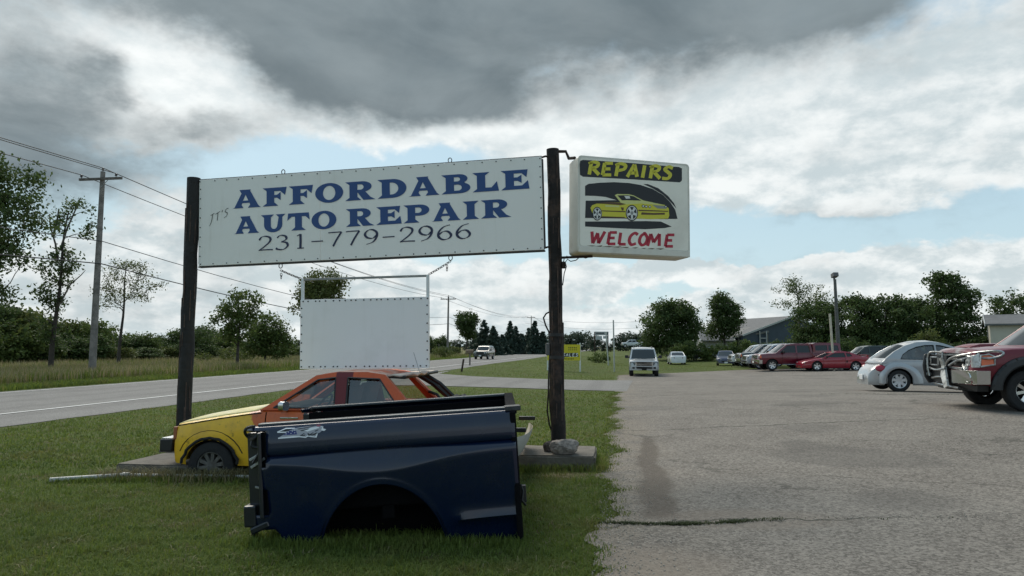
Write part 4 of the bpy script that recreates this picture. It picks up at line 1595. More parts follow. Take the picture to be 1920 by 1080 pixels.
# ---- body types ---------------------------------------------------------------------
def pickup_spec(cap=False):
    S = dict(x0=-2.95, x1=2.90, W=1.98, sill=.46, R=.395, Ra=.46, wx=(1.95, -1.73), tw=.27, rim=.255, crown=.045,
             top=[(2.90, .72), (2.86, 1.04), (2.76, 1.14), (2.2, 1.20), (1.30, 1.24), (.6, 1.24), (-.9, 1.24), (-2.93, 1.26), (-2.95, .6)],
             nf=(.45, .13), nr=(.12, .03), bot=[(-2.95, .55), (-2.4, .48), (2.3, .46), (2.9, .50)],
             doors=[(.22, 1.24), (-.86, .20)], mirror=(1.16, 1.32, .24), style=dict(n=6, w0=.14, w1=.24), seats=[.1, -.7],
             cabins=[dict(prof=[(1.68, 1.235), (.86, 1.86), (.2, 1.92), (-.6, 1.91), (-.84, 1.86), (-.92, 1.24)], yb=.93, yr=.76,
                          wins=[[(1.44, 1.27), (.82, 1.77), (.27, 1.79), (.27, 1.27)], [(.16, 1.27), (.16, 1.79), (-.72, 1.78), (-.76, 1.27)]])])
    S['fit'] = [
        ('headlight', lens_clear, nose_patch([(.62, .86), (.90, .88), (.93, 1.08), (.60, 1.10)], 2.94, .16, -.06, .012), True, .012),
        ('indicator', lens_amber, nose_patch([(.90, .88), (.955, .89), (.955, 1.06), (.93, 1.08)], 2.935, .17, -.08, .012), True),
        ('grille', black_plastic, nose_patch([(-.58, .84), (.58, .84), (.58, 1.09), (-.58, 1.09)], 2.915, .08, -.05, .012), False),
        ('grille_bar', chrome, nose_patch([(-.56, 1.0), (.56, 1.0), (.56, 1.04), (-.56, 1.04)], 2.93, .08, -.03, .016), False, .004),
        ('grille_bar', chrome, nose_patch([(-.56, .90), (.56, .90), (.56, .94), (-.56, .94)], 2.93, .08, -.03, .016), False, .004),
        ('front_bumper', chrome, nose_patch([(-.97, .50), (.97, .50), (.98, .76), (-.98, .76)], 2.99, .15, -.20, .02), False, .03),
        ('bumper_valance', black_plastic, nose_patch([(-.88, .38), (.88, .38), (.9, .50), (-.9, .50)], 2.95, .15, -.2, .0), False, .02),
        ('rear_bumper', chrome, blk((-3.02, 0, .62), (.16, 1.9, .2)), False, .02),
        ('tail_light', lens_red, blk((-2.96, .88, 1.02), (.07, .15, .36)), True),
        ('running_board', steel, blk((.1, .98, .44), (2.3, .14, .05)), True, .02),
        plate(3.02, .60),
    ]
    if cap:
        S['cabins'].append(dict(prof=[(-.95, 1.24), (-.96, 1.92), (-1.2, 1.98), (-2.7, 1.97), (-2.88, 1.90), (-2.93, 1.26)], yb=.93, yr=.80, bulge=.015,
                                front=(-2, -1), wins=[[(-1.12, 1.42), (-1.12, 1.78), (-1.95, 1.80), (-1.95, 1.42)], [(-2.05, 1.42), (-2.05, 1.80), (-2.7, 1.79), (-2.76, 1.42)]]))
    return S


def suv_spec():
    S = dict(x0=-2.6, x1=2.55, W=1.98, sill=.42, R=.385, Ra=.45, wx=(1.62, -1.42), tw=.26, rim=.25, crown=.045,
             top=[(2.55, .62), (2.52, .90), (2.40, 1.01), (1.9, 1.08), (1.12, 1.13), (.6, 1.14), (-.9, 1.16), (-2.55, 1.16), (-2.6, .6)],
             nf=(.5, .15), nr=(.4, .08), doors=[(.10, 1.06), (-.86, .06)], mirror=(1.02, 1.30, .24), style=dict(n=6, w0=.14, w1=.22), seats=[.0, -.9],
             cabins=[dict(prof=[(1.26, 1.12), (.50, 1.82), (.1, 1.90), (-1.0, 1.93), (-2.2, 1.90), (-2.42, 1.82), (-2.56, 1.14)], yb=.93, yr=.74,
                          wins=[[(1.02, 1.17), (.46, 1.72), (.12, 1.75), (.12, 1.17)], [(.0, 1.17), (.0, 1.75), (-.86, 1.76), (-.86, 1.17)], [(-.98, 1.17), (-.98, 1.76), (-2.2, 1.74), (-2.36, 1.19)]])])
    S['fit'] = [
        ('headlight', mat('smoked_lens', (.16, .17, .18), .15, .3), nose_patch([(.58, .74), (.88, .76), (.92, .96), (.56, .97)], 2.60, .17, -.08, .014), True, .012),
        ('grille', chrome, nose_patch([(-.55, .70), (.55, .70), (.58, .99), (-.58, .99)], 2.565, .07, -.05, .014), False),
        ('grille_opening', dark_void, nose_patch([(-.50, .905), (.50, .905), (.51, .965), (-.51, .965)], 2.585, .07, -.03, .012), False, .002),
        ('grille_opening', dark_void, nose_patch([(-.50, .815), (.50, .815), (.50, .875), (-.50, .875)], 2.585, .07, -.03, .012), False, .002),
        ('grille_opening', dark_void, nose_patch([(-.50, .725), (.50, .725), (.50, .785), (-.50, .785)], 2.585, .07, -.03, .012), False, .002),
        ('front_bumper', S, nose_patch([(-.95, .42), (.95, .42), (.97, .66), (-.97, .66)], 2.64, .17, -.20, .0), False, .03),
        ('air_intake', dark_void, nose_patch([(-.50, .53), (.50, .53), (.52, .63), (-.52, .63)], 2.65, .12, -.05, .005), False, .004),
        ('fog_light', black_plastic, nose_patch([(.62, .52), (.78, .52), (.78, .64), (.62, .64)], 2.655, .17, -.05, .005), True, .01),
        ('roof_rail', black_plastic, lambda mb_, sg, hw, sd: mb_.tube([(.3, sg * .62, 1.93), (.1, sg * .62, 1.98), (-1.9, sg * .62, 1.98), (-2.1, sg * .62, 1.93)], .02, 6), True, 0),
        ('tail_light', lens_red, blk((-2.56, .86, 1.12), (.10, .18, .40)), True),
        plate(2.66, .50, m_=dark_void),
    ]
    return S


def sedan_spec():
    S = dict(x0=-2.35, x1=2.30, W=1.78, sill=.22, R=.315, Ra=.37, wx=(1.40, -1.30), tw=.21, crown=.03,
             top=[(2.30, .44), (2.27, .62), (2.15, .72), (1.6, .84), (1.0, .92), (.4, .93), (-1.2, .97), (-1.6, 1.0), (-2.2, .98), (-2.32, .90), (-2.35, .5)],
             nf=(.6, .22), nr=(.5, .16), doors=[(.0, .95), (-.95, -.03)], mirror=(.78, 1.0, .17), style=dict(n=5, w0=.14, w1=.2), seats=[-.1, -.9],
             cabins=[dict(prof=[(1.02, .92), (.28, 1.36), (-.1, 1.43), (-.6, 1.43), (-.98, 1.36), (-1.68, .99)], yb=.80, yr=.60,
                          wins=[[(.80, .96), (.24, 1.30), (-.02, 1.33), (-.02, .96)], [(-.10, .96), (-.10, 1.34), (-.86, 1.33), (-1.22, .99)]])])
    S['fit'] = [
        ('headlight', lens_clear, nose_patch([(.46, .54), (.76, .58), (.78, .68), (.46, .66)], 2.33, .25, -.10, .01), True),
        ('grille', dark_void, nose_patch([(-.40, .36), (.40, .36), (.42, .48), (-.42, .48)], 2.31, .1, -.05, .01), False),
        ('tail_light', lens_red, nose_patch([(.42, .68), (.72, .68), (.74, .84), (.42, .82)], -2.37, -.2, -.01, .10), True),
        plate(-2.36, .72), plate(2.33, .32),
    ]
    return S


def compact_suv_spec():
    S = dict(x0=-2.2, x1=2.2, W=1.80, sill=.34, R=.345, Ra=.41, wx=(1.34, -1.28), tw=.22, crown=.04,
             top=[(2.2, .56), (2.17, .82), (2.05, .94), (1.5, 1.02), (.95, 1.06), (.3, 1.07), (-1.5, 1.10), (-2.16, 1.08), (-2.2, .6)],
             nf=(.55, .18), nr=(.4, .1), doors=[(.05, .92), (-.82, .02)], mirror=(.82, 1.14, .2), style=dict(n=5, w0=.14, w1=.2), seats=[-.05, -.85],
             cabins=[dict(prof=[(.98, 1.06), (.35, 1.56), (.0, 1.66), (-.9, 1.68), (-1.75, 1.62), (-2.14, 1.09)], yb=.83, yr=.66,
                          wins=[[(.78, 1.09), (.30, 1.50), (.06, 1.54), (.06, 1.09)], [(-.02, 1.09), (-.02, 1.55), (-.80, 1.56), (-.80, 1.09)], [(-.90, 1.10), (-.90, 1.56), (-1.62, 1.53), (-1.86, 1.12)]])])
    S['fit'] = [
        ('headlight', lens_clear, nose_patch([(.52, .72), (.82, .74), (.84, .88), (.50, .88)], 2.25, .22, -.09, .012), True),
        ('grille', black_plastic, nose_patch([(-.46, .66), (.46, .66), (.48, .88), (-.48, .88)], 2.215, .08, -.05, .012), False),
        ('front_bumper', black_plastic, nose_patch([(-.86, .36), (.86, .36), (.88, .58), (-.88, .58)], 2.27, .18, -.2, .0), False, .02),
        ('tail_light', lens_red, blk((-2.17, .78, 1.0), (.08, .16, .36)), True),
        plate(2.28, .46),
    ]
    return S


def with_paint(S, P):
    S['fit'] = [((f[0], P) + tuple(f[2:])) if f[1] is S else f for f in S['fit']]
    return S


HD = 171.6        # the parked rows stand square to the highway, noses to the left


def put(px, py):
    return ground(px, py)


def at_wheel(px, py, S, heading, which=0, near=True):
    """root position so that the near wheel touches the ground seen at this pixel"""
    c = ground(px, py)
    a = R(heading)
    lx, ly = S['wx'][which], (S['W'] / 2 - .1) * (1 if near else -1)
    fx, fy = math.cos(a), math.sin(a)
    x = c.x - lx * fx + ly * fy * 1
    y = c.y - lx * fy - ly * fx * 1
    return (x, y, g(x, y))


# ---- white SUV facing the camera
S = with_paint(suv_spec(), silver)
p = ground(1209, 706)
car('suv', 'pale silver full size SUV facing the camera at the far end of the asphalt lot', 'SUV', (p.x + 2.2 * .13, p.y + 2.2, p.z), 261.5, S, silver)
# ---- pale cars out on the grass
p = ground(1276, 684)
car('sedan', 'small white car parked on the grass behind the pale silver SUV', 'car', (p.x, p.y + 2, p.z), 83, sedan_spec(), white_car)
p = ground(1322, 676)
car('sedan', 'dark grey car half hidden by the hedge beyond the small white car', 'car', (p.x, p.y + 2, p.z), 250, sedan_spec(), dark_grey)
p = ground(1372, 686)
car('sedan', 'navy blue car at the far left end of the row of parked trucks', 'car', (p.x, p.y + 2, p.z), 255, sedan_spec(), navy_car)
# ---- row of parked trucks
S = pickup_spec(True)
car('pickup_truck', 'wine red pickup truck with matching bed cap behind the red coupe', 'pickup truck', at_wheel(1448, 696.5, S, 178), 178, S, wine)
S = with_paint(suv_spec(), pale_grey)
car('suv', 'pale grey SUV parked directly behind the wine red pickup', 'SUV', at_wheel(1424, 693, S, 176), 176, S, pale_grey)
S = pickup_spec()
car('pickup_truck', 'dark grey pickup truck in the middle of the row behind the wine red pickup', 'pickup truck', at_wheel(1409, 690, S, 176), 176, S, dark_grey)
S = with_paint(suv_spec(), white_car)
car('suv', 'white SUV farthest back in the row behind the wine red pickup', 'SUV', at_wheel(1393, 688, S, 176), 176, S, white_car)
S = compact_suv_spec()
car('suv', 'dark green SUV with pale roof behind the tail of the red coupe', 'SUV', at_wheel(1598, 690, S, 176), 176, S, green_car)
S = compact_suv_spec()
car('suv', 'black SUV behind the tail end of the silver beetle shaped car', 'SUV', at_wheel(1650, 689, S, 176), 176, S, black_car)

# ---- red coupe
S = dict(x0=-2.32, x1=2.30, W=1.80, sill=.20, R=.325, Ra=.375, wx=(1.36, -1.22), tw=.22, rim=.222, crown=.03,
         top=[(2.30, .38), (2.28, .52), (2.15, .63), (1.7, .74), (1.0, .86), (.4, .88), (-1.0, .93), (-1.5, .96), (-2.1, .96), (-2.28, .92), (-2.32, .5)],
         nf=(.7, .26), nr=(.5, .14), doors=[(-.52, .95)], mirror=(.72, .95, .16), style=dict(n=5, w0=.16, w1=.24), seats=[-.2],
         sec=[(0, .91), (.15, .96), (.4, 1.0), (.62, .985), (.85, 1.0), (1.0, .95)],
         cabins=[dict(prof=[(.98, .87), (.22, 1.24), (-.1, 1.33), (-.55, 1.34), (-.95, 1.27), (-1.72, .95)], yb=.80, yr=.58,
                      wins=[[(.74, .92), (.16, 1.20), (-.55, 1.23), (-.60, .93)], [(-.68, .95), (-.64, 1.22), (-.92, 1.19), (-1.05, 1.00)]])])
S['fit'] = [
    ('headlight', lens_clear, nose_patch([(.44, .48), (.76, .52), (.78, .61), (.46, .58)], 2.33, .28, -.12, .01), True),
    ('air_intake', dark_void, nose_patch([(-.5, .26), (.5, .26), (.5, .36), (-.5, .36)], 2.31, .14, -.05, .008), False),
    ('side_scoop', dark_void, sd_patch([(-.62, .52), (-.58, .72), (-.70, .70)], .006, .01), True, 0),
    ('rear_spoiler', bright_red, lambda mb_, sg, hw, sd: mb_.box((-2.15, 0, 1.08), (.24, 1.42, .04)).box((-2.12, .6, 1.02), (.12, .06, .12)).box((-2.12, -.6, 1.02), (.12, .06, .12)), False),
    ('tail_light', lens_red, nose_patch([(.36, .66), (.76, .66), (.76, .84), (.36, .84)], -2.33, -.15, -.01, .06), True),
    ('rocker_trim', black_plastic, blk((.1, .85, .19), (1.7, .05, .05)), True),
]
car('coupe', 'bright red two door coupe with white wheels in front of the wine red pickup', 'car', at_wheel(1532, 696.5, S, 177), 177, S, bright_red)

# ---- red vehicle behind the silver car (only its roof shows)
S = compact_suv_spec()
p = at(1822, 645, 30)
car('suv', 'deep red SUV of which only the roof shows above the silver beetle shaped car', 'SUV', (p.x, p.y, g(p.x, p.y)), HD, S, deep_red)

# ---- silver rounded car
def arcp(cx, cz, rx, rz, a0, a1, n):
    return [(cx + rx * math.cos(R(lerp(a0, a1, i / n))), cz + rz * math.sin(R(lerp(a0, a1, i / n)))) for i in range(n + 1)]


roofline = [(1.02, .93), (.70, 1.16), (.42, 1.33), (.10, 1.45), (-.25, 1.50), (-.62, 1.475), (-.98, 1.37), (-1.30, 1.20), (-1.56, 1.00), (-1.72, .84)]
S = dict(x0=-2.04, x1=2.04, W=1.72, sill=.20, R=.325, Ra=.385, wx=(1.26, -1.25), tw=.21, rim=.215, crown=.03,
         top=[(2.04, .45), (1.98, .62), (1.8, .76), (1.5, .84), (1.0, .90), (.6, .91), (-1.2, .92), (-1.5, .90), (-1.75, .80), (-1.93, .66), (-2.02, .52), (-2.04, .40)],
         nf=(.8, .34), nr=(.85, .34), sec=[(0, .90), (.15, .93), (.4, .93), (.62, .925), (.85, .92), (1.0, .90)],
         flare=[(1.26, .33, .36, .0), (-1.25, .33, .36, .0)],
         doors=[(-.42, .92)], mirror=(.72, 1.0, .16), mirror_mat=silver, style=dict(n=7, w0=.17, w1=.20), seats=[-.15, -.8], rim_mat=mat('bright_alloy', (.62, .63, .64), .35, .5),
         cabins=[dict(prof=roofline, yb=.735, yr=.52, front=(0, 2), rear=(6, 8), bulge=.05, trim=black_plastic,
                      wins=[[(.84, .97), (.58, 1.17), (.30, 1.31), (.02, 1.385), (-.10, 1.395), (-.10, .96)],
                            [(-.17, .96), (-.17, 1.395), (-.40, 1.39), (-.66, 1.34), (-.90, 1.24), (-1.08, 1.11), (-1.16, .98)]])])


def fender(xw):
    """the bulging half-round wing round one wheel"""
    def fn(mb_, sg, hw, sd):
        rows_ = []
        for i in range(25):
            a = math.pi * i / 24
            row = []
            for (rr, yy) in ((.375, .835), (.385, .852), (.43, .858), (.49, .84), (.545, .79), (.575, .735), (.58, .70)):
                k = 1.0 + (0.16 if rr > .4 else 0) * math.cos(a) * (1 if xw < 0 else -1) * (rr - .38) / .2
                x = xw + rr * math.cos(a) * k * (1.12 if rr > .4 else 1)
                z = .325 + rr * math.sin(a) - (0.0 if math.sin(a) > .15 else (0.15 - math.sin(a)) * .5)
                row.append((x, sg * yy * (1 - .05 * max(0, abs(x) - 1.45)), max(z, .21)))
            rows_.append(row)
        mb_.grid(rows_)
    return fn


S['fit'] = [
    ('wing', silver, fender(1.26), True, 0), ('wing', silver, fender(-1.25), True, 0),
    ('tail_light', mat('pink_red_lens', (0.30, 0.02, 0.045), .15), lambda mb_, sg, hw, sd: mb_.add(
        [(-1.78, sg * .66, .70)] + [(-1.775 + .02 * math.cos(a) - .055 * math.sin(a) + (.035 if k_ else .0), sg * (.655 + .115 * math.cos(a) - .02) * 1.0, .70 + .085 * math.sin(a)) for k_ in (0,) for a in np.linspace(0, 2 * math.pi * 15 / 16, 16)],
        [(0, i + 1, (i + 1) % 16 + 1) for i in range(16)]), False, 0),
    ('rear_bumper', silver, lambda mb_, sg, hw, sd: mb_.grid([[(-2.07 + .50 * abs(c_) ** 2.6 + ox, .80 * c_, z) for c_ in np.linspace(-1, 1, 17)] for ox, z in ((.10, .24), (.02, .28), (.0, .36), (.0, .46), (.03, .52), (.12, .545))]), False, 0),
    ('roof_aerial', black_plastic, blk((-.55, 0, 1.53), (.03, .02, .06)), False),
    ('side_marker', dark_void, blk((-1.74, -.69, .50), (.11, .03, .04), (0, 0, R(-25))), True),
    plate(-2.08, .42),
]
bt = car('small_car', 'silver rounded beetle shaped car seen from behind its left rear wheel', 'car', (0, 0, 0), -8.4, S, silver, glass=clear_glass)
p = ground(1686, 735)
a = R(-8.4)
# the near side is the car's right-hand side (y < 0)
lx, ly = S['wx'][1], -(S['W'] / 2 - .1)
bt.location = (p.x - (lx * math.cos(a) - ly * math.sin(a)), p.y - (lx * math.sin(a) + ly * math.cos(a)), p.z)
tl = [c for c in bt.children if c.name.startswith('tail_light')][0]
tlm = tl.data
bpy.data.objects.remove(tl)
for sg in (1, -1):
    mb = MB()
    cen = Vector((-1.735, sg * .705, .71))
    nrm = Vector((-.50, sg * .80, .38)).normalized()
    e1 = Vector((0, 0, 1)).cross(nrm).normalized()
    e2 = nrm.cross(e1)
    prof_ = [(1.0, -.05), (1.0, .005), (.85, .022), (.5, .034), (.0, .038)]
    rings = [[cen + e1 * (.145 * k * math.cos(t_)) + e2 * (.10 * k * math.sin(t_)) + nrm * h_ for t_ in np.linspace(0, 2 * math.pi * 19 / 20, 20)] for k, h_ in prof_]
    mb.grid(rings, close=True)
    mb.build('tail_light', MATS['pink_red_lens'], bt, smooth=50)

# ---- damaged dark red pickup at the right edge
S = pickup_spec()
S['rim_mat'] = chrome
S['style'] = dict(n=8, w0=.10, w1=.13)
S['flare'] = []
S['mirror'] = (1.16, 1.32, .26)
S['R'] = .40
S['rim'] = .24
S['Ra'] = .50
S['cabins'][0]['fglass'] = glass_mat('windscreen_glass', (0.40, 0.48, 0.47), 0.25)
flare_mat = mat('black_flare', (0.016, 0.017, 0.018), .5)
foil = mat('silver_tape', (0.50, 0.51, 0.50), .35, .6, var=.25, vscale=12, bump=.5, bscale=25)


def arch_flare(xw):
    def fn(mb_, sg, hw, sd):
        rows_ = []
        for i in range(25):
            a = R(-12) + R(204) * i / 24
            row = []
            for rr, yy in ((.49, .93), (.49, 1.055), (.52, 1.075), (.62, 1.06), (.655, 1.02), (.66, .96)):
                row.append((xw + rr * math.cos(a) * 1.04, sg * yy, max(.42, .40 + rr * math.sin(a))))
            rows_.append(row)
        mb_.grid(rows_)
        for i in range(9):
            a = R(10 + 20 * i)
            mb_.box((xw + .645 * math.cos(a) * 1.04, sg * 1.04, .40 + .645 * math.sin(a)), (.025, .03, .025))
    return fn


base_fit = [f for f in S['fit'] if f[0] in ('rear_bumper', 'tail_light', 'bumper_valance')]


def crumple(poly, x, cur, d0, d1, amp, seed):
    def fn(mb_, sg, hw, sd):
        r_ = random.Random(seed)
        n_ = 9
        ys_ = [p_[0] for p_ in poly]
        zs_ = [p_[1] for p_ in poly]
        rows_ = []
        for i in range(n_):
            row = []
            for j in range(7):
                y = lerp(min(ys_), max(ys_), i / (n_ - 1))
                z = lerp(min(zs_), max(zs_), j / 6)
                edge = i in (0, n_ - 1) or j in (0, 6)
                row.append((x - cur * y * y + (d0 if edge else d1 + r_.uniform(-amp, amp)), (y + r_.uniform(-amp, amp)) * sg, z + r_.uniform(-amp, amp)))
            rows_.append(row)
        mb_.grid(rows_)
    return fn


S['fit'] = base_fit + [
    ('arch_flare', flare_mat, arch_flare(1.95), True, 0), ('arch_flare', flare_mat, arch_flare(-1.73), True, 0),
    ('grille', dark_void, nose_patch([(-.62, .80), (.62, .80), (.62, 1.10), (-.62, 1.10)], 2.90, .06, -.05, .012), False),
    ('grille_surround', mat('dull_grille_bar', (.30, .31, .31), .35, .7, var=.4, vscale=8), lambda mb_, sg, hw, sd: [mb_.box((2.93 - .02 * abs(k), 0, z_), (.05, 1.16, .045), (R(k), 0, R(2 * k))) for k, z_ in ((1, 1.08), (-2, .99), (2.5, .90), (-1, .82))], False),
    ('front_bumper', chrome, nose_patch([(.20, .52), (.985, .52), (1.0, .78), (.20, .78)], 2.98, .13, -.22, .02), True, .025),
    ('grille_guard', mat('guard_plate', (.030, .031, .033), .4, .3), nose_patch([(-.84, .52), (-.05, .50), (-.02, 1.06), (-.82, 1.08)], 2.985, .02, -.04, .0), False, .01),
    ('bumper_centre', mat('bent_bumper', (.10, .10, .10), .4, .6, var=.3, vscale=6), nose_patch([(-.20, .50), (.20, .50), (.20, .76), (-.20, .76)], 2.93, .1, -.15, .01), False, .02),
    ('fog_light', dark_void, lambda mb_, sg, hw, sd: mb_.lathe([(.0001, 2.905), (.075, 2.905), (.085, 2.915), (.085, 2.86)], 'X', (0, .72 * sg, .645), 18), True, 0),
    ('fog_light_ring', chrome, lambda mb_, sg, hw, sd: mb_.lathe([(.082, 2.90), (.086, 2.925), (.105, 2.925), (.112, 2.90)], 'X', (0, .72 * sg, .645), 20), True, 0),
    ('headlight', foil, crumple([(.58, .84), (.92, .84), (.92, 1.10), (.58, 1.10)], 2.93, .16, -.02, .03, .02, 3), True, 0),
    ('headlight_wrap', foil, sd_patch([(2.79, .84), (2.885, .84), (2.885, 1.07), (2.79, 1.09)], .03, .03), True, .006),
    ('hanging_tape', foil, crumple([(.50, .74), (.70, .74), (.70, .90), (.50, .90)], 2.95, .16, .0, .02, .03, 5), False, 0),
    ('torn_panel', mat('white_torn_panel', (.55, .55, .52), .5, var=.3, vscale=8, dirt=(.1, .1, .09), dscale=9, damt=.8), lambda mb_, sg, hw, sd: mb_.prism([(.0, 1.0), (.10, 1.02), (.06, .86), (.20, .62), (.30, .45), (.20, .40), (.02, .66), (-.06, .84)], lambda a_, b_, d: (3.04 + d + .04 * math.sin(b_ * 20), a_ - .12, b_), -.02, .02), False, 0),
    ('hood_lip', mat('red_hood_sky_sheen', (.16, .022, .030), .28, .1, var=.15, vscale=5, coat=.6, dirt=(.42, .42, .41), dscale=2.2, damt=.75), lambda mb_, sg, hw, sd: mb_.grid([[(x_ - .13 * c_ * c_ + .01, .86 * c_, z_ + .05 * (1 - c_ * c_)) for c_ in np.linspace(-1, 1, 13)] for x_, z_ in ((2.95, 1.07), (2.94, 1.12), (2.88, 1.16), (2.80, 1.172))]), False, 0),  # pale patches are sky reflection put into the red hood colour
    ('indicator', lens_amber, sd_patch([(2.56, .90), (2.76, .87), (2.76, 1.06), (2.64, 1.08), (2.56, 1.05)], .02, .05), True, .008),
    ('indicator_tape', foil, lambda mb_, sg, hw, sd: mb_.tube([(a_, sg * (sd(a_, b_) + .025), b_) for a_, b_ in ((2.78, .86), (2.55, .90), (2.545, 1.055), (2.63, 1.095), (2.76, 1.075), (2.79, .87))], .016, 5), True, 0),
]


def bull_bar(mb_, sg, hw, sd):
    t = lambda pts, r_=.026: mb_.tube(smooth3([(q_[0] - .17, q_[1], q_[2]) for q_ in pts]), r_ * .9, 9)
    # the right-hand half still stands; the left half is bent out and back
    t([(3.20, -.78, .62), (3.22, -.80, .85), (3.20, -.78, 1.08), (3.16, -.62, 1.13), (3.15, -.20, 1.12)])
    t([(3.18, -.70, .58), (3.20, -.3, .62), (3.2, .1, .60)], .024)
    t([(3.20, -.76, .80), (3.22, -.40, .76), (3.2, .0, .80)], .024)
    t([(3.12, -.70, .47), (3.14, -.2, .45), (3.12, .40, .42)], .030)
    t([(3.15, -.20, 1.12), (3.17, -.18, .9), (3.19, -.16, .62)], .022)
    t([(3.2, -.66, 1.02), (3.22, -.30, 1.02)], .02)
    t([(3.2, -.66, .86), (3.22, -.30, .86)], .02)
    t([(3.2, -.66, 1.02), (3.2, -.66, .86)], .02)
    t([(3.2, -.30, 1.02), (3.2, -.30, .86)], .02)
    # bent loop reaching out towards the near wing
    t([(3.16, -.10, .80), (3.18, .05, .92), (3.16, .25, 1.02), (3.08, .55, 1.08), (2.95, .85, 1.13), (2.76, 1.12, 1.16), (2.66, 1.20, 1.13), (2.70, 1.18, 1.06), (2.84, 1.04, 1.02), (3.0, .72, 1.03), (3.1, .4, .98), (3.16, .1, .86)], .027)
    for k in (.35, .55, .72):
        t([(3.12 - .42 * k, .2 + .95 * k, 1.03 + .05 * k), (3.10 - .25 * k, .35 + .75 * k, 1.01)], .012)
    t([(3.19, -.16, .62), (3.18, -.02, .55), (3.14, -.06, .44)], .018)


def smooth3(p, n_=6):
    p = [Vector(q_) for q_ in p]
    if len(p) < 3:
        return p
    q_ = [p[0]] + p + [p[-1]]
    out = []
    for i in range(1, len(q_) - 2):
        for k in range(n_):
            t_ = k / n_
            out.append(0.5 * ((2 * q_[i]) + (q_[i + 1] - q_[i - 1]) * t_ + (2 * q_[i - 1] - 5 * q_[i] + 4 * q_[i + 1] - q_[i + 2]) * t_ ** 2 + (3 * q_[i] - q_[i - 1] - 3 * q_[i + 1] + q_[i + 2]) * t_ ** 3))
    out.append(p[-1])
    return out


S['fit'] += [('bull_bar', mat('scraped_chrome', (.36, .37, .37), .28, .9, var=.35, vscale=9), bull_bar, False, 0),
             ('bull_bar_guard', mat('guard_plate', (.030, .031, .033), .4, .3), lambda mb_, sg, hw, sd: mb_.prism([(2.84, .50), (3.02, .46), (3.10, .60), (3.13, .84), (3.09, 1.08), (2.97, 1.10), (2.84, 1.06)], lambda a_, b_, d: (a_, -.86 + d, b_), -.03, .03), False, .02)]
for k in range(4):
    S['fit'].append(('guard_slot', steel, blk((3.02, -.825, .66 + .105 * k), (.10, .012, .055), (0, R(6), 0)), False, .004))
car('pickup_truck', 'damaged dark red pickup truck with a mangled chrome bull bar at the right', 'pickup truck', at_wheel(1929, 773, S, HD), HD, S, deep_red)

# ---- traffic on the highway and a truck far off
S = compact_suv_spec()
p = ground(898, 674)
car('suv', 'dark green SUV driving towards the camera on the highway', 'SUV', (p.x + .6, p.y + 2, p.z), 258, S, green_car)
p = Vector((33, 205, 0))
p = at(1186, 651, 190)
car('pickup_truck', 'white pickup truck far off beyond the pale silver SUV', 'pickup truck', (p.x, p.y, p.z), 176, pickup_spec(), white_car)

# ------------------------------------------------------------------ painted old sedan
def patched_paint():
    ma = bpy.data.materials.new('patchwork_paint')
    ma.use_nodes = True
    t = NT(ma.node_tree)
    b = t.n['Principled BSDF']
    p = t.new('ShaderNodeTexCoord').outputs['Object']
    x, y, z = t.sep(p)
    wob = t.m('MULTIPLY', t.m('SUBTRACT', t.noise(p, 4.0, 5, 0.65), 0.5), 0.22)
    u = t.m('ADD', t.m('MULTIPLY_ADD', z, -0.62, x), wob)      # slanting borders
    yellow = t.mix(t.sstep(t.noise(p, 3.5, 6, .65), .45, .7), (0.90, 0.52, 0.028), (0.74, 0.42, 0.038))
    orange = t.mix(t.sstep(t.noise(p, 4.0, 6, .65), .4, .7), (0.62, 0.125, 0.026), (0.50, 0.095, 0.024))
    maroon = (0.095, 0.012, 0.022)
    c = t.mix(t.sstep(u, 0.285, 0.315), orange, yellow)
    v = t.m('ADD', t.m('MULTIPLY_ADD', z, -0.55, x), wob)
    c = t.mix(t.m('MULTIPLY', t.sstep(v, -.31, -.33), t.sstep(v, -.83, -.80)), c, maroon)
    c = t.mix(t.sstep(x, -1.30, -1.34), c, yellow)
    rust_ = t.m('MULTIPLY', t.sstep(t.noise(p, 6.0, 8, .75), .56, .70), .75)
    c = t.mix(rust_, c, (0.05, 0.028, 0.02))
    t.put(b.inputs['Base Color'], c)
    b.inputs['Roughness'].default_value = .42
    b.inputs['Coat Weight'].default_value = .15
    return ma


def faded(name, base, patch, sc_=2.2):
    ma = bpy.data.materials.new(name)
    ma.use_nodes = True
    t = NT(ma.node_tree)
    b = t.n['Principled BSDF']
    p = t.new('ShaderNodeTexCoord').outputs['Object']
    c = t.mix(t.sstep(t.noise(p, sc_, 8, .7), .42, .58), base, patch)
    c = t.mix(t.m('MULTIPLY', t.sstep(t.noise(p, 7, 8, .75), .58, .70), .8), c, (0.06, 0.03, 0.02))
    t.put(b.inputs['Base Color'], c)
    b.inputs['Roughness'].default_value = .65
    return ma


PATCH = patched_paint()
HOOD = faded('faded_yellow', (0.66, 0.56, 0.22), (0.66, 0.60, 0.40))
ROOFP = faded('peeling_orange_roof', (0.50, 0.10, 0.04), (0.58, 0.38, 0.30), 1.6)
PILLAR = faded('sunbaked_orange', (0.58, 0.100, 0.028), (0.50, 0.085, 0.028), 2.0)
fm = PILLAR.copy()
fm.name = 'pillar_paint'
t = NT(fm.node_tree)
src = fm.node_tree.nodes['Principled BSDF'].inputs['Base Color'].links[0].from_socket
xx, yy_, zz = t.sep(t.new('ShaderNodeTexCoord').outputs['Object'])
band = t.m('MULTIPLY', t.sstep(xx, -.335, -.325), t.sstep(xx, -.115, -.13))
t.l.new(t.mix(band, src, (.14, .014, .018)), fm.node_tree.nodes['Principled BSDF'].inputs['Base Color'])
steel_rim = mat('dirty_steel_rim', (.15, .145, .135), .6, .5, var=.3, vscale=12, dirt=(.06, .05, .04), dscale=9, damt=.7)
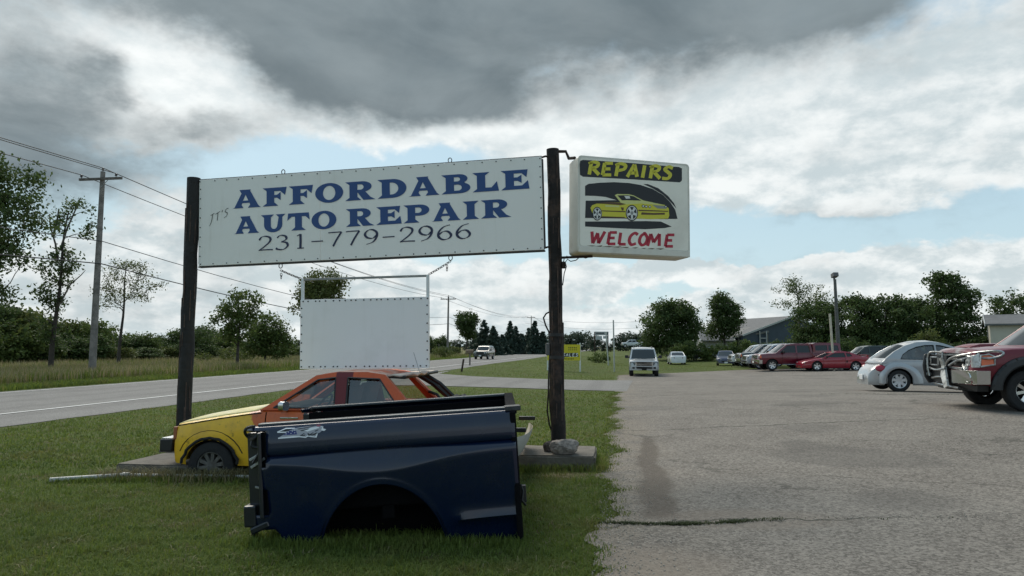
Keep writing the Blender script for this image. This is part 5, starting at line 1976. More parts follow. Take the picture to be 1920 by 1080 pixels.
S = dict(x0=-2.16, x1=1.80, W=1.68, sill=.29, R=.285, Ra=.325, zc=.27, wx=(1.33, -1.21), tw=.19, rim=.168, win=.02,
         top=[(1.80, .60), (1.795, .74), (1.76, .775), (1.2, .87), (.74, .935), (.6, .94), (-1.0, .93), (-1.25, .955), (-2.0, .95), (-2.13, .90), (-2.16, .5)],
         crown=.035, nf=(.25, .06), nr=(.4, .10), bot=[(-2.16, .36), (-1.7, .30), (1.6, .29), (1.8, .31)],
         sec=[(0, .93), (.15, .97), (.4, .99), (.62, 1.0), (.85, .985), (1.0, .955)],
         doors=[(-.20, .66), (-.98, -.23)], door_mat=PATCH, handle=black_plastic,
         style=dict(n=10, w0=.10, w1=.13), rim_mat=steel_rim, seats=[-.18], 
         cabins=[dict(prof=[(.74, .94), (.12, 1.345), (-.15, 1.385), (-.50, 1.385), (-.72, 1.355), (-1.12, .95)], yb=.795, yr=.60, mat=ROOFP, fmat=fm, norear=True, trim=black_plastic, bulge=.02,
                      wins=[[(.575, .975), (.09, 1.30), (-.12, 1.325), (-.16, .975)], [(-.30, .975), (-.27, 1.325), (-.66, 1.31), (-.935, .975)]])])
S['fit'] = [
    ('front_bumper', black_plastic, lambda mb_, sg, hw, sd: mb_.box((1.90, 0, .52), (.16, 1.62, .15)).box((1.79, .6, .52), (.14, .08, .08)).box((1.79, -.6, .52), (.14, .08, .08)), False, .015),
    ('bumper_strip', alloy, blk((1.90, 0, .602), (.13, 1.58, .012)), False, .003),
    ('headlight', lens_clear, nose_patch([(.38, .60), (.70, .60), (.70, .74), (.38, .74)], 1.81, .02, -.05, .01), True),
    ('indicator', mat('rusty_orange_lens', (.32, .10, .04), .4), blk((1.795, .765, .665), (.045, .07, .15)), True),
    ('grille', dark_void, nose_patch([(-.36, .58), (.36, .58), (.36, .73), (-.36, .73)], 1.805, .01, -.05, .008), False),
    ('door_mirror', chrome, lambda mb_, sg, hw, sd: mb_.prism(rrect(-.04, -.052, .04, .052, .03, 4), lambda a_, b_, d: (.40 + d + a_ * .7, sg * (sd(.4, .93) + .12 + a_ * .7), 1.005 + b_), -.03, .03).tube([(.41, sg * sd(.4, .93), .93), (.41, sg * (sd(.4, .93) + .10), .96)], .014, 6), True, .008),
    ('chrome_trim', chrome, lambda mb_, sg, hw, sd: mb_.box((.37, sg * (sd(.37, .87) + .008), .86), (.22, .018, .02)), True, .004),
    ('arch_lip', mat('torn_arch_edge', (.012, .011, .010), .8), lambda mb_, sg, hw, sd: mb_.tube([(1.33 + (.345 + .012 * math.sin(k * 2.3)) * math.cos(R(8 + k * 9.1)) * 1.02, sg * (sd(1.33, .55) + .004), .27 + (.345 + .01 * math.sin(k * 3.1)) * math.sin(R(8 + k * 9.1))) for k in range(19)], .019, 5), True, 0),
    ('fender_crease', mat('arch_crease_dark', (.02, .014, .01), .9), lambda mb_, sg, hw, sd: mb_.tube([(1.33 + .43 * math.cos(R(25 + k * 12)), sg * (sd(1.33 + .43 * math.cos(R(25 + k * 12)), .30 + .43 * math.sin(R(25 + k * 12))) + .000), .275 + .43 * math.sin(R(25 + k * 12))) for k in range(12)], .006, 4), True, 0),  # thin dark line round the front wheel arch
    ('rear_bumper', mat('cream_bumper_skin', (.50, .49, .45), .5, dirt=(.2, .19, .16), dscale=3), lambda mb_, sg, hw, sd: mb_.grid([[(-2.30 - .02 * j - .12 * math.sin(k / 8 * 1.3) + .10 * abs(c_) ** 3, .80 * c_, .40 + .27 * k / 8) for c_ in np.linspace(-1, 1, 11)] for j, k in ((0, kk) for kk in range(9))]), False, 0),
    ('bumper_bracket', black_plastic, lambda mb_, sg, hw, sd: mb_.box((-2.30, .70, .74), (.22, .06, .05)).box((-2.30, -.7, .74), (.22, .06, .05)), False),
    ('wiper', black_plastic, lambda mb_, sg, hw, sd: mb_.tube([(.80, .15, .965), (.72, .55, 1.0)], .008, 5).tube([(.80, -.45, .965), (.72, -.05, 1.0)], .008, 5), False, 0),
    ('hood_gap', dark_void, lambda mb_, sg, hw, sd: mb_.tube([(x_, sg * (sd(x_, pl(sorted(S['top']), x_) - .03) - .004), pl(sorted(S['top']), x_) - .022) for x_ in np.linspace(1.76, .72, 12)], .008, 5), True, 0),
]
tempo = car('old_sedan', 'derelict yellow and orange sedan under the blank sign with a faded hood and open back', 'car', (0, 0, 0), 174, S, PATCH, glass=clear_glass)
a = R(174)
p = Vector((-3.56, 8.86, 0))
lx, ly = S['wx'][0], (S['W'] / 2 - .1)
tempo.location = (p.x - (lx * math.cos(a) - ly * math.sin(a)), p.y - (lx * math.sin(a) + ly * math.cos(a)), -0.145)
# hood: a sheet of its own, lifted a little and badly faded
mb = MB()
mb.grid([[(x_ + .015 * (1 - c_ * c_), .755 * c_, pl(sorted(S['top']), x_) + .012 + .04 * (1 - c_ * c_)) for c_ in np.linspace(-1, 1, 13)] for x_ in np.linspace(1.77, .80, 10)])
h_ = mb.build('hood', HOOD, tempo, smooth=50)
sm = h_.modifiers.new('thickness', 'SOLIDIFY')
sm.thickness = .018
# torn rear window frame and crumpled shelf behind the cabin
mb = MB()
mb.tube([(-.72, .56, 1.34), (-.95, .60, 1.33), (-1.10, -.55, 1.36)], .022, 6)
mb.tube([(-.80, -.58, 1.34), (-1.02, -.66, 1.20), (-1.28, -.74, .96)], .040, 6)
mb.tube([(-.92, -.52, 1.34), (-1.14, -.58, 1.20), (-1.38, -.64, .96)], .030, 6)
mb.tube([(-1.0, -.50, 1.10), (-1.12, -.48, 1.06), (-1.20, -.46, .96)], .02, 6)
mb.build('rear_window_frame', black_plastic, tempo, smooth=40)
mb = MB()
mb.grid([[(-.72 - .34 * i / 4, lerp(.60, -.58, j / 6), 1.352 + .012 * math.sin(i * 2 + j * 3) + .02 * i / 4) for j in range(7)] for i in range(5)])
rf = mb.build('roof_flap', faded('peeled_roof_flap', (.46, .33, .28), (.52, .45, .38), 3), tempo, smooth=50)
sm = rf.modifiers.new('thickness', 'SOLIDIFY')
sm.thickness = .02
mb = MB()
r_ = random.Random(4)
mb.grid([[(-1.22 - .42 * i / 7, lerp(.1, -.72, j / 7), .955 + .10 * math.sin(math.pi * min(1, i / 6)) * (0.6 + r_.random() * .7)) for j in range(8)] for i in range(8)])
mb.build('parcel_shelf', mat('torn_black_foam', (.018, .02, .022), .9, bump=.8, bscale=30), tempo)
MB().tube([(-.93, -.25, 1.37), (-.85, -.25, 1.62)], .004, 5).build('aerial', steel, tempo)

# ------------------------------------------------------------------ truck bed on the grass
navy = mat('navy_truck_paint', (0.0028, 0.0095, 0.034), .20, .0, coat=.5, spec=.35, var=.08, vscale=1.2, dirt=(.040, .040, .038), dscale=3.5, damt=.14)
bed_black = mat('bed_liner_black', (0.004, 0.004, 0.005), .9, spec=.15, bump=.5, bscale=60)
BL_, BH, BW = 2.24, 1.0, 1.96
bed = empty('truck_bed', label='dark navy pickup truck bed lying on the grass in front of the old sedan', cat='truck bed')
p = ground(981, 1019)
bed.location = (p.x, p.y, p.z - .07)
bed.scale = (.972, 1, 1.12)
bed.rotation_euler = Euler((0, R(-3.8), R(1.0)))
# local axes: x runs from the front (0) to the tail (-BL_); y away from the camera; z up
ACX, ARX, ARZ = -1.13, .525, .56


def bed_low(x):
    d = (x - ACX) / ARX
    if abs(d) < 1:
        return max(.0, ARZ * math.sqrt(1 - d * d) * 1.0 - .02)
    if x > ACX:
        return 0.02
    if x > -1.84:
        return .0
    k = min(1, (-1.84 - x) / .16)
    return .27 * (k * k * (3 - 2 * k))


BPT = [(.785, .050), (.789, .026), (.81, .014), (.90, .020), (.965, .040), (.985, .062), (1.0, .085)]


def bed_peak(x):
    return .748 - .125 * math.exp(-((x - ACX) / .60) ** 2)


def bed_y(x, z):
    """outward (towards the camera) is smaller: an upper band, a sharp crease, then a swelling that is lowest over the wheel"""
    peak = bed_peak(x)
    if z > .785:
        y = pl(BPT, z)
    elif z > peak:
        k = (z - peak) / (.785 - peak)
        y = -.012 + .062 * k ** 1.5
    else:
        k = (peak - z) / peak
        y = -.012 + .115 * k ** 1.25
        # ledge low on the front half: the sill steps out again
        if x > ACX + ARX:
            s_ = min(1, (x - ACX - ARX) / .12)
            y -= s_ * .030 * math.exp(-((z - .255) / .045) ** 2)
            if z < .235:
                y += s_ * .03
    d = math.hypot((x - ACX) / (ARX + .01), z / (ARZ + .01))
    if z < .75:
        y -= .005 * math.exp(-((max(d, 1) - 1) / .03) ** 2)
    if x < -2.08:
        y += ((-2.08 - x) / .16) ** 2 * .10
    return y


xs_ = sorted(set(np.linspace(-BL_, 0, 66).round(4).tolist() + [ACX + ARX * math.cos(t_) for t_ in np.linspace(0, math.pi, 31)] + [ACX + ARX * 1.001, ACX - ARX * 1.001]))
zs_n = 40      # rows follow the crease and the swelling
for sgn_, y0, nm in ((1, 0.0, 'bed_side'), (-1, BW, 'bed_side')):
    mb = MB()
    rows = []
    for x in xs_:
        zl = bed_low(x)
        pk = max(bed_peak(x), zl + .005)
        zz_ = [lerp(zl, pk, (k / 18)) for k in range(19)] + [lerp(pk, .784, k / 8) for k in range(1, 9)] + [.789, .796, .803, .82, .84, .87, .90, .93, .955, .965, .975, .985, .995]
        rows.append([(x, y0 + sgn_ * bed_y(x, z_), z_) for z_ in zz_])
    # drop the faces of the tail lamp pocket
    nc = zs_n
    vs = [q_ for r_ in rows for q_ in r_]
    fs = []
    for i in range(len(xs_) - 1):
        for k in range(nc - 1):
            xm = (xs_[i] + xs_[i + 1]) / 2
            zm = rows[i][k][2]
            if xm < -2.07 + .05 * abs(math.sin(zm * 5)) and .36 < zm < .96:
                continue
            fs.append((i * nc + k, (i + 1) * nc + k, (i + 1) * nc + k + 1, i * nc + k + 1))
    mb.add(vs, fs)
    so = mb.build(nm, navy, bed, smooth=50)
    sm = so.modifiers.new('thickness', 'SOLIDIFY')
    sm.thickness = .012
    sm.offset = -1
for sgn_, y0 in ((1, 0.0), (-1, BW)):
    yy = lambda d: y0 + sgn_ * d
    mb = MB()
    mb.box((-1.09, yy(.135), 1.0), (2.06, .10, .022))
    mb.build('bed_rail', mat('rail_cap', (.05, .06, .07), .4, .2), bed, bevel=.008)
    mb = MB()
    mb.box((-1.08, yy(.215), .66), (2.12, .02, .60))
    mb.build('inner_wall', bed_black, bed)
    # wheel tub
    mb = MB()
    mb.grid([[(ACX + (ARX + .015) * math.cos(t_), yy(d_), max(.01, (ARZ + .015) * math.sin(t_))) for d_ in (.03, .16, .30, .42)] for t_ in np.linspace(0, math.pi, 21)])
    mb.add([(ACX, yy(.42), .0)] + [(ACX + (ARX + .015) * math.cos(t_), yy(.42), (ARZ + .015) * math.sin(t_)) for t_ in np.linspace(0, math.pi, 21)], [(0, i + 1, i + 2) for i in range(20)])
    mb.build('wheel_tub', mat('tub_undercoat', (.004, .004, .0045), .95, spec=.1, bump=.6, bscale=20), bed, smooth=40)
    # tail lamp pocket with brackets and wiring
    mb = MB()
    mb.box((-2.14, yy(.14), .62), (.16, .05, .66))
    mb.box((-2.215, yy(.20), .55), (.03, .10, .70))
    mb.box((-2.10, yy(.05), .655), (.03, .12, .60), (0, 0, R(20 * sgn_)))
    pocket = mb.build('lamp_pocket', mat('pocket_paint', (.006, .009, .016), .35, coat=.5), bed, bevel=.01)
    mb = MB()
    mb.box((-2.15, yy(.09), .78), (.10, .03, .018), (0, R(-25), 0)).box((-2.13, yy(.09), .735), (.13, .025, .02), (0, R(-28), 0)).box((-2.12, yy(.09), .56), (.08, .02, .014), (0, R(12), 0))
    mb.build('lamp_bracket', steel, bed, bevel=.003)
    mb = MB()
    mb.tube(smooth3([(-2.17 + .05 * math.cos(t_), yy(.08 + .03 * math.sin(t_ * 2)), .95 + .045 * math.sin(t_)) for t_ in np.linspace(0, 13, 30)], 2), .012, 5)
    mb.tube(smooth3([(-2.15, yy(.09), .93), (-2.17, yy(.07), .86), (-2.10, yy(.06), .83), (-2.16, yy(.06), .74)]), .012, 5)
    mb.build('wiring', black_plastic, bed, smooth=50)
    # lower corner bracket at the tail
    mb = MB()
    mb.box((-2.20, yy(.13), .37), (.10, .16, .15)).box((-2.12, yy(.10), .29), (.16, .12, .05), (0, R(-18), 0))
    mb.build('corner_bracket', MATS['pocket_paint'], bed, bevel=.012)
MB().box((-1.10, BW / 2, .36), (2.14, BW - .46, .03)).build('bed_floor', bed_black, bed)
mb = MB()
mb.box((-.03, BW / 2, .66), (.03, BW - .2, .64)).box((-.02, BW / 2, .985), (.09, BW - .12, .05))
for y in (.10, BW - .10):
    mb.box((-.012, y, .52), (.05, .16, .92))
mb.build('bulkhead', bed_black, bed, bevel=.01)
mb = MB()
mb.box((-.01, .12, 1.0), (.13, .14, .035), (0, 0, R(4)))
mb.build('corner_cap', mat('scuffed_corner', (.03, .032, .036), .6, .1, var=.4, vscale=14), bed, bevel=.006)
mb = MB()
mb.tube([(.02, .13, .45), (.035, .12, .40), (.02, .10, .34), (.05, .13, .30)], .012, 5).box((.035, .15, .38), (.05, .06, .12))
mb.build('hanging_bracket', black_plastic, bed, bevel=.006)
MB().box((-.24, .062, .012), (.47, .05, .012)).build('bottom_flange', mat('flange_edge', (.035, .045, .06), .35, .3), bed)
for x in (-.5, -1.1, -1.75):
    MB().box((x, BW / 2, .31), (.10, BW - .4, .09)).build('cross_member', bed_black, bed)

# the flag-and-numerals sticker high on the panel, by the tail
def dz(u, v):
    """read in the enlarged view of the sticker (scale 13.71) -> bed local x, z on the panel"""
    px, py = 500 + u / 13.714, 780 + v / 13.714
    M = Matrix.Translation(bed.location) @ bed.rotation_euler.to_matrix().to_4x4() @ Matrix.Diagonal((.972, 1, 1.12, 1))
    Mi = M.inverted()
    o = Mi @ Vector((0, 0, CAMZ))
    d = Mi.to_3x3() @ ray(px, py)
    t_ = (0.03 - o.y) / d.y
    q_ = o + d * t_
    return q_.x, q_.z


def dpoly(mb, pts, mi, lift):
    lp = [dz(*q_) for q_ in pts]
    mb.flat([lp], lambda a_, b_: (a_, bed_y(a_, min(b_, .995)) - .003 - lift, b_), mi)


mb = MB()
dpoly(mb, [(268, 405), (480, 318), (720, 310), (900, 290), (1150, 262), (1350, 262), (1420, 262), (1460, 285), (1440, 312), (1530, 345), (1480, 380), (1420, 375), (1370, 425), (1310, 440), (1290, 545), (1180, 530), (1050, 500), (1020, 552), (860, 530), (700, 545), (310, 580), (300, 560), (420, 490), (500, 425), (275, 432)], 4, 0)
for q_ in ([(268, 405), (480, 312), (720, 304), (720, 326), (490, 334), (330, 402), (500, 408), (500, 432), (275, 434)], [(1360, 258), (1460, 280), (1440, 312), (1530, 345), (1480, 384), (1400, 360), (1420, 300)],
           [(310, 582), (298, 556), (700, 515), (860, 515), (860, 540), (700, 552)], [(850, 515), (1020, 530), (1060, 495), (1180, 518), (1265, 525), (1300, 440), (1320, 450), (1292, 552), (1180, 540), (1070, 522), (1020, 556), (850, 540)],
           [(960, 372), (1150, 300), (1330, 280), (1340, 310), (1180, 360), (1050, 400)]):
    dpoly(mb, q_, 0, .0006)
dpoly(mb, [(330, 398), (500, 340), (640, 335), (560, 380), (470, 400)], 3, .001)
dpoly(mb, [(540, 400), (640, 310), (780, 300), (760, 400), (790, 470), (640, 480), (420, 492)], 1, .001)
for q_ in ([(780, 330), (960, 300), (990, 310), (820, 345)], [(900, 310), (1200, 255), (1240, 262), (960, 325)], [(860, 372), (1060, 330), (1100, 335), (900, 390)]):
    dpoly(mb, q_, 3, .0012)
dpoly(mb, [(1250, 230), (1370, 225), (1370, 270), (1300, 275)], 2, .0012)
for (u, v) in ((860, 500), (1090, 480)):       # the two 4s and the X between them
    dpoly(mb, [(u, v), (u + 100, v - 60), (u + 130, v - 55), (u + 60, v - 12), (u + 100, v - 10), (u + 130, v - 30), (u + 150, v - 25), (u + 110, v + 15), (u + 60, v + 12)], 3, .0016)
dpoly(mb, [(1050, 445), (1090, 440), (1130, 500), (1085, 505)], 3, .0016)
dpoly(mb, [(1180, 470), (1290, 420), (1310, 440), (1230, 490)], 3, .0016)
dpoly(mb, [(1230, 380), (1330, 345), (1330, 365), (1250, 400)], 3, .0016)
for (u, v) in ((505, 460), (628, 448), (560, 410), (660, 390), (715, 365), (725, 430)):
    dpoly(mb, [(u + 17 * (1 if k % 2 else .45) * math.cos(k * math.pi / 5 + .3), v + 17 * (1 if k % 2 else .45) * math.sin(k * math.pi / 5 + .3)) for k in range(10)], 0, .002)
mb.build('sticker', [mat('sticker_white', (.82, .82, .84), .4), mat('sticker_blue', (.02, .03, .16), .4), mat('sticker_red', (.16, .02, .05), .4), mat('sticker_black', (.008, .009, .012), .4), mat('sticker_grey', (.36, .36, .40), .4)], bed)

# ------------------------------------------------------------------ utility poles and wires
pole_wood = mat('grey_pole_wood', (0.20, 0.18, 0.165), .9, var=.3, vscale=3, bump=.6, bscale=12)
arm_wood = mat('crossarm_wood', (0.14, 0.12, 0.105), .9, var=.3, vscale=4)
insul = mat('brown_insulator', (.05, .035, .03), .3)
ADIR = Vector((UY, -UX, 0))      # crossarms stand square to the highway


def utility_pole(base, h, r0, label, arm=1.25, name='utility_pole'):
    root = empty(name, base, label=label, cat='utility pole', group='utility poles along the highway')
    lean = Vector((.10, 0, 0)) * (h / 10.8)
    MB().tube([lean * k + Vector((0, 0, h * k - (.4 if k == 0 else 0))) for k in np.linspace(0, 1, 6)], [lerp(r0, r0 * .62, k) for k in np.linspace(0, 1, 6)], 14).build('pole_shaft', pole_wood, root, smooth=40)
    za = h - .42
    c = lean * (za / h) + Vector((0, -.0, za))
    mb = MB()
    a = math.atan2(ADIR.y, ADIR.x)
    mb.box(c + Vector((-UX, -UY, 0)) * (r0 * .8), (arm * 2, .10, .13), (0, 0, a))
    mb.build('crossarm', arm_wood, root, bevel=.01)
    mb = MB()
    mb.tube([c + ADIR * .55 + Vector((-UX, -UY, 0)) * r0, c + Vector((0, 0, -.5)) + Vector((-UX, -UY, 0)) * r0 * .8], .018, 5)
    mb.build('arm_brace', steel, root)
    tips = []
    for d in (-arm + .12, arm * .72):
        mb = MB()
        q_ = c + ADIR * d + Vector((-UX, -UY, 0)) * (r0 * .8)
        mb.lathe([(.02, .06), (.02, .12), (.075, .13), (.05, .17), (.065, .19), (.045, .25), (.0001, .27)], 'Z', q_, 10)
        mb.build('insulator', insul, root, smooth=40)
        tips.append(base + q_ + Vector((0, 0, .25)))
    mb = MB()
    q_ = lean + Vector((0, 0, h))
    mb.lathe([(.02, -.05), (.02, .06), (.07, .07), (.045, .12), (.06, .14), (.04, .20), (.0001, .22)], 'Z', q_, 10)
    mb.build('insulator', insul, root, smooth=40)
    tips.insert(1, base + q_ + Vector((0, 0, .2)))
    low = [base + lean * (z / h) + Vector((0, 0, z)) + ADIR * .18 for z in (h * .655, h * .545)]
    return tips + low


pb1 = ground(172, 706)
P1 = utility_pole(pb1, at(176, 322, pb1.y).z, .19, 'tall weathered utility pole with a crossarm at the left, standing in the roadside grass')
pb2 = Vector((pb1.x + .1496 * 78, pb1.y + 78, 0))
P2 = utility_pole(pb2, at(856, 556, pb2.y).z, .19, 'utility pole with a crossarm behind the right edge of the blank sign')
pb3 = Vector((pb1.x + .1496 * 185, pb1.y + 185, 0))
P3 = utility_pole(pb3, at(985, 593, pb3.y).z, .19, 'farthest utility pole with a crossarm, seen just left of the post between the signs')
wire_mat = mat('wire', (.03, .03, .032), .6)
D = Vector((UX, UY, 0))
WL = ['outermost power line on the field side of the crossarms', 'power line on the pole tops', 'power line on the road side of the crossarms', 'upper cable fixed to the side of the poles below the crossarms', 'lowest cable fixed to the side of the poles, above the tree tops']
for k in range(5):
    pts = []
    st = [P1[k] - Vector((.1496 * 85, 85, -.4)), P1[k], P2[k], P3[k], P3[k] + Vector((.1496 * 90, 90, 0))]
    sag = (1.2, 1.25, 1.8, 1.5)
    for i in range(4):
        for j in range(14):
            t_ = j / 14
            pts.append(st[i].lerp(st[i + 1], t_) - Vector((0, 0, sag[i] * (0.75 if k < 3 else 1.0) * 4 * t_ * (1 - t_))))
    pts.append(st[-1])
    o = MB().tube([q_ - pts[0] for q_ in pts], .022 if k != 4 else .03, 5).build('power_line', wire_mat, smooth=60)
    o.location = pts[0]
    tag(o, WL[k], 'power line', 'power lines along the highway')
# side line running off to the right behind the yellow sign
for k, (ya, yb_) in enumerate(((594, 601), (606, 613))):
    a_, b_ = at(985, ya, pb3.y), at(1215, yb_, 230)
    pts = [a_.lerp(b_, t_) - Vector((0, 0, 1.2 * 4 * t_ * (1 - t_))) for t_ in np.linspace(0, 1, 16)]
    o = MB().tube([q_ - pts[0] for q_ in pts], .03, 5).build('service_wire', wire_mat)
    o.location = pts[0]
    tag(o, ['upper', 'lower'][k] + ' thin wire running right from the farthest utility pole above the yellow sign', 'wire', 'side wires')

# ------------------------------------------------------------------ lot light and leaning post, poles, small signs
lb = ground(1574, 692)
lt = at(1565, 516, lb.y)
root = empty('lot_light', lb, label='tall grey light pole with a boxy lamp head behind the parked red cars', cat='light pole')
MB().tube([(0, 0, -.3), Vector((lt.x - lb.x, 0, lt.z - lb.z - .3))], [.16, .10], 12).build('pole_shaft', mat('pole_green_grey', (.10, .105, .095), .8, var=.2), root, smooth=40)
mb = MB()
q_ = Vector((lt.x - lb.x, 0, lt.z - lb.z))
mb.box(q_, (.38, .5, .30), (R(-12), 0, 0)).box(q_ + Vector((0, .1, -.25)), (.12, .12, .25))
mb.build('lamp_head', mat('lamp_grey', (.12, .12, .12), .5, .3), root, bevel=.02)
lb = at(1564, 690, 50.3)
lb.z = g(lb.x, lb.y)
lt = at(1556, 588, lb.y)
o = MB().tube([(0, 0, -.2), Vector((lt.x - lb.x, 0, lt.z - lb.z))], .075, 12).build('leaning_post', mat('cream_post', (.50, .46, .36), .7, var=.15), smooth=40)
o.location = lb
tag(o, 'cream leaning post just left of the lot light, rising behind the red coupe', 'post')
lb = ground(1152, 697)
lt = at(1150, 600, lb.y)
o = MB().tube([(0, 0, -.2), Vector((lt.x - lb.x, 0, lt.z - lb.z))], .055, 10).build('white_pole', mat('white_pole_paint', (.45, .45, .42), .6, var=.15), smooth=40)
o.location = lb
tag(o, 'thin upright white pole in the grass left of the silver SUV', 'pole')
lb = ground(1141, 685)
lt = at(1138, 622, lb.y)
o = MB().tube([(0, 0, -.2), Vector((lt.x - lb.x - .1, 0, lt.z - lb.z))], .065, 10).build('white_pole', MATS['white_pole_paint'], smooth=40)
o.location = lb
tag(o, 'shorter slanting white pole in front of the far sign frame', 'pole')

# yellow SALES sign
sb = ground(1089, 697)
Ys = sb.y
a_, b_ = at(1026, 683, Ys + .6), at(1088, 676, Ys)
c_ = at(1087, 646, Ys)
e1 = Vector((b_.x - a_.x, b_.y - a_.y, 0))
Lw = e1.length
e1.normalize()
Hh = c_.z - b_.z
yroot = empty('sales_sign', (a_.x, a_.y, b_.z), (0, 0, math.atan2(e1.y, e1.x)), 'yellow SALES sign on white legs behind the post between the signs', 'sign')
yel = mat('yellow_board', (.62, .52, .015), .5)
MB().box((Lw / 2, .012, Hh / 2), (Lw, .024, Hh)).build('board', yel, yroot)
for x in (.02, Lw - .02):
    zg = g(a_.x + e1.x * x, a_.y + e1.y * x) - b_.z
    MB().box((x, .07, (Hh + .12 + zg) / 2), (.09, .09, Hh + .12 - zg)).build('leg', white_paint, yroot)
SL = {'S': BR['S'], 'A': BR['A'], 'L': BR['L'], 'E': BR['E']}
mb = MB()
w0 = Lw * .47
mb.flat([[(w0, Hh * .22), (Lw * .96, Hh * .24), (Lw * .92, Hh * .48), (w0, Hh * .46)]], lambda x, y: (x, -.004, y), 0)
cw = (Lw * .95 - w0) / 5
for i, ch in enumerate('SALES'):
    for s_ in BR[ch]:
        stroke(mb, [(w0 + cw * (i + .05) + x * cw * .95, Hh * .25 + z * Hh * .20) for x, z in s_], .06, lambda x, y, l: (x, -.008, y), curve=len(s_) > 2, mi=1)
for k in range(5):
    mb.box((Lw * (.66 + .055 * k), -.003, Hh * .80), (.07, .004, .09), mi=0)
    mb.box((Lw * (.66 + .055 * k), -.003, Hh * .67), (.06, .004, .07), mi=0)
for k in range(7):
    mb.box((Lw * (.50 + .048 * k), -.003, Hh * .10), (.06, .004, .09), mi=0)
mb.flat([[(Lw * .30, Hh * .62), (Lw * .36, Hh * .92), (Lw * .50, Hh * .95), (Lw * .40, Hh * .60)]], lambda x, y: (x, -.004, y), 2)
for k in range(3):
    mb.box((Lw * (.36 + .06 * k), -.007, Hh * (.72 + .03 * k)), (.05, .004, .22), (0, R(25), 0), mi=1)
mb.build('lettering', [ink_black, white_ink, red_ink], yroot)

# far sign frame beyond the white poles
fb = at(1128, 655, 150)
fr_ = empty('far_sign', (fb.x, 150, 0), label='distant white two panel sign on dark posts beyond the yellow sign', cat='sign')
s_ = 150 / FPX
zt = at(1128, 622, 150).z
for x in (-12.5, 12):
    MB().box((x * s_, 0, zt / 2), (.22, .22, zt)).build('post', rust, fr_)
dull = mat('dull_white_panel', (.42, .44, .45), .6)
MB().box((0, 0, zt - .35), (24 * s_, .2, .75)).build('sign_panel', dull, fr_)
mb = MB()
for k in range(7):
    mb.box(((-9 + 2.2 * k) * s_, -.115, zt - .33), (.17, .02, .32))
mb.build('lettering', ink_black, fr_)
MB().box((-5 * s_, 0, zt - 1.25), (12 * s_, .2, .75)).build('sign_panel', dull, fr_)
MB().box((7 * s_, 0, zt - 1.15), (8 * s_, .2, .55)).build('sign_panel', dull, fr_)

# mailbox, leaning marker, small white roadside marker
mbx = ground(881, 685)
root = empty('mailbox', mbx, label='brown mailbox on a wooden post between the highway and the leaning marker', cat='mailbox')
zt = at(881, 660, mbx.y).z - mbx.z
MB().box((0, 0, zt / 2 - .1), (.12, .12, zt)).build('post', arm_wood, root)
mb = MB()
mb.prism([(-.14, 0), (.14, 0), (.14, .18)] + arc(0, .18, .14, .12, 0, 180, 8) + [(-.14, .18)], lambda a_, b_, d: (d, a_, zt + b_ - .1), -.35, .30)
mb.build('box', mat('mailbox_brown', (.16, .11, .07), .7, var=.2), root)
mk = ground(867, 697)
tp = at(870, 678, mk.y)
o = MB().box((0, 0, .3), (.12, .10, 1.0), (0, R(9), 0)).build('marker_post', rust)
o.location = (mk.x, mk.y, (tp.z - mk.z) * .5 - .3 + mk.z + .0)
tag(o, 'short dark leaning marker post at the end of the grass island', 'post')
rm = ground(1006, 663)
root = empty('road_marker', rm, label='small white roadside marker far up the highway, left of the timber post', cat='sign')
MB().box((0, 0, .9), (.12, .1, 1.8)).build('post', steel, root)
MB().box((0, -.08, 1.9), (.55, .05, 1.0)).build('panel', white_paint, root)

# ------------------------------------------------------------------ buildings
siding_blue = mat('blue_siding', (.050, .072, .098), .6, var=.08, vscale=1.0)
shingle = mat('grey_roof', (.12, .12, .122), .85, var=.12, vscale=2)
trim_w = mat('white_trim', (.50, .50, .49), .6)
wall_w = mat('cream_siding', (.46, .43, .36), .7, var=.06, vscale=1)
dark_glass = mat('dark_window', (.015, .018, .02), .1)


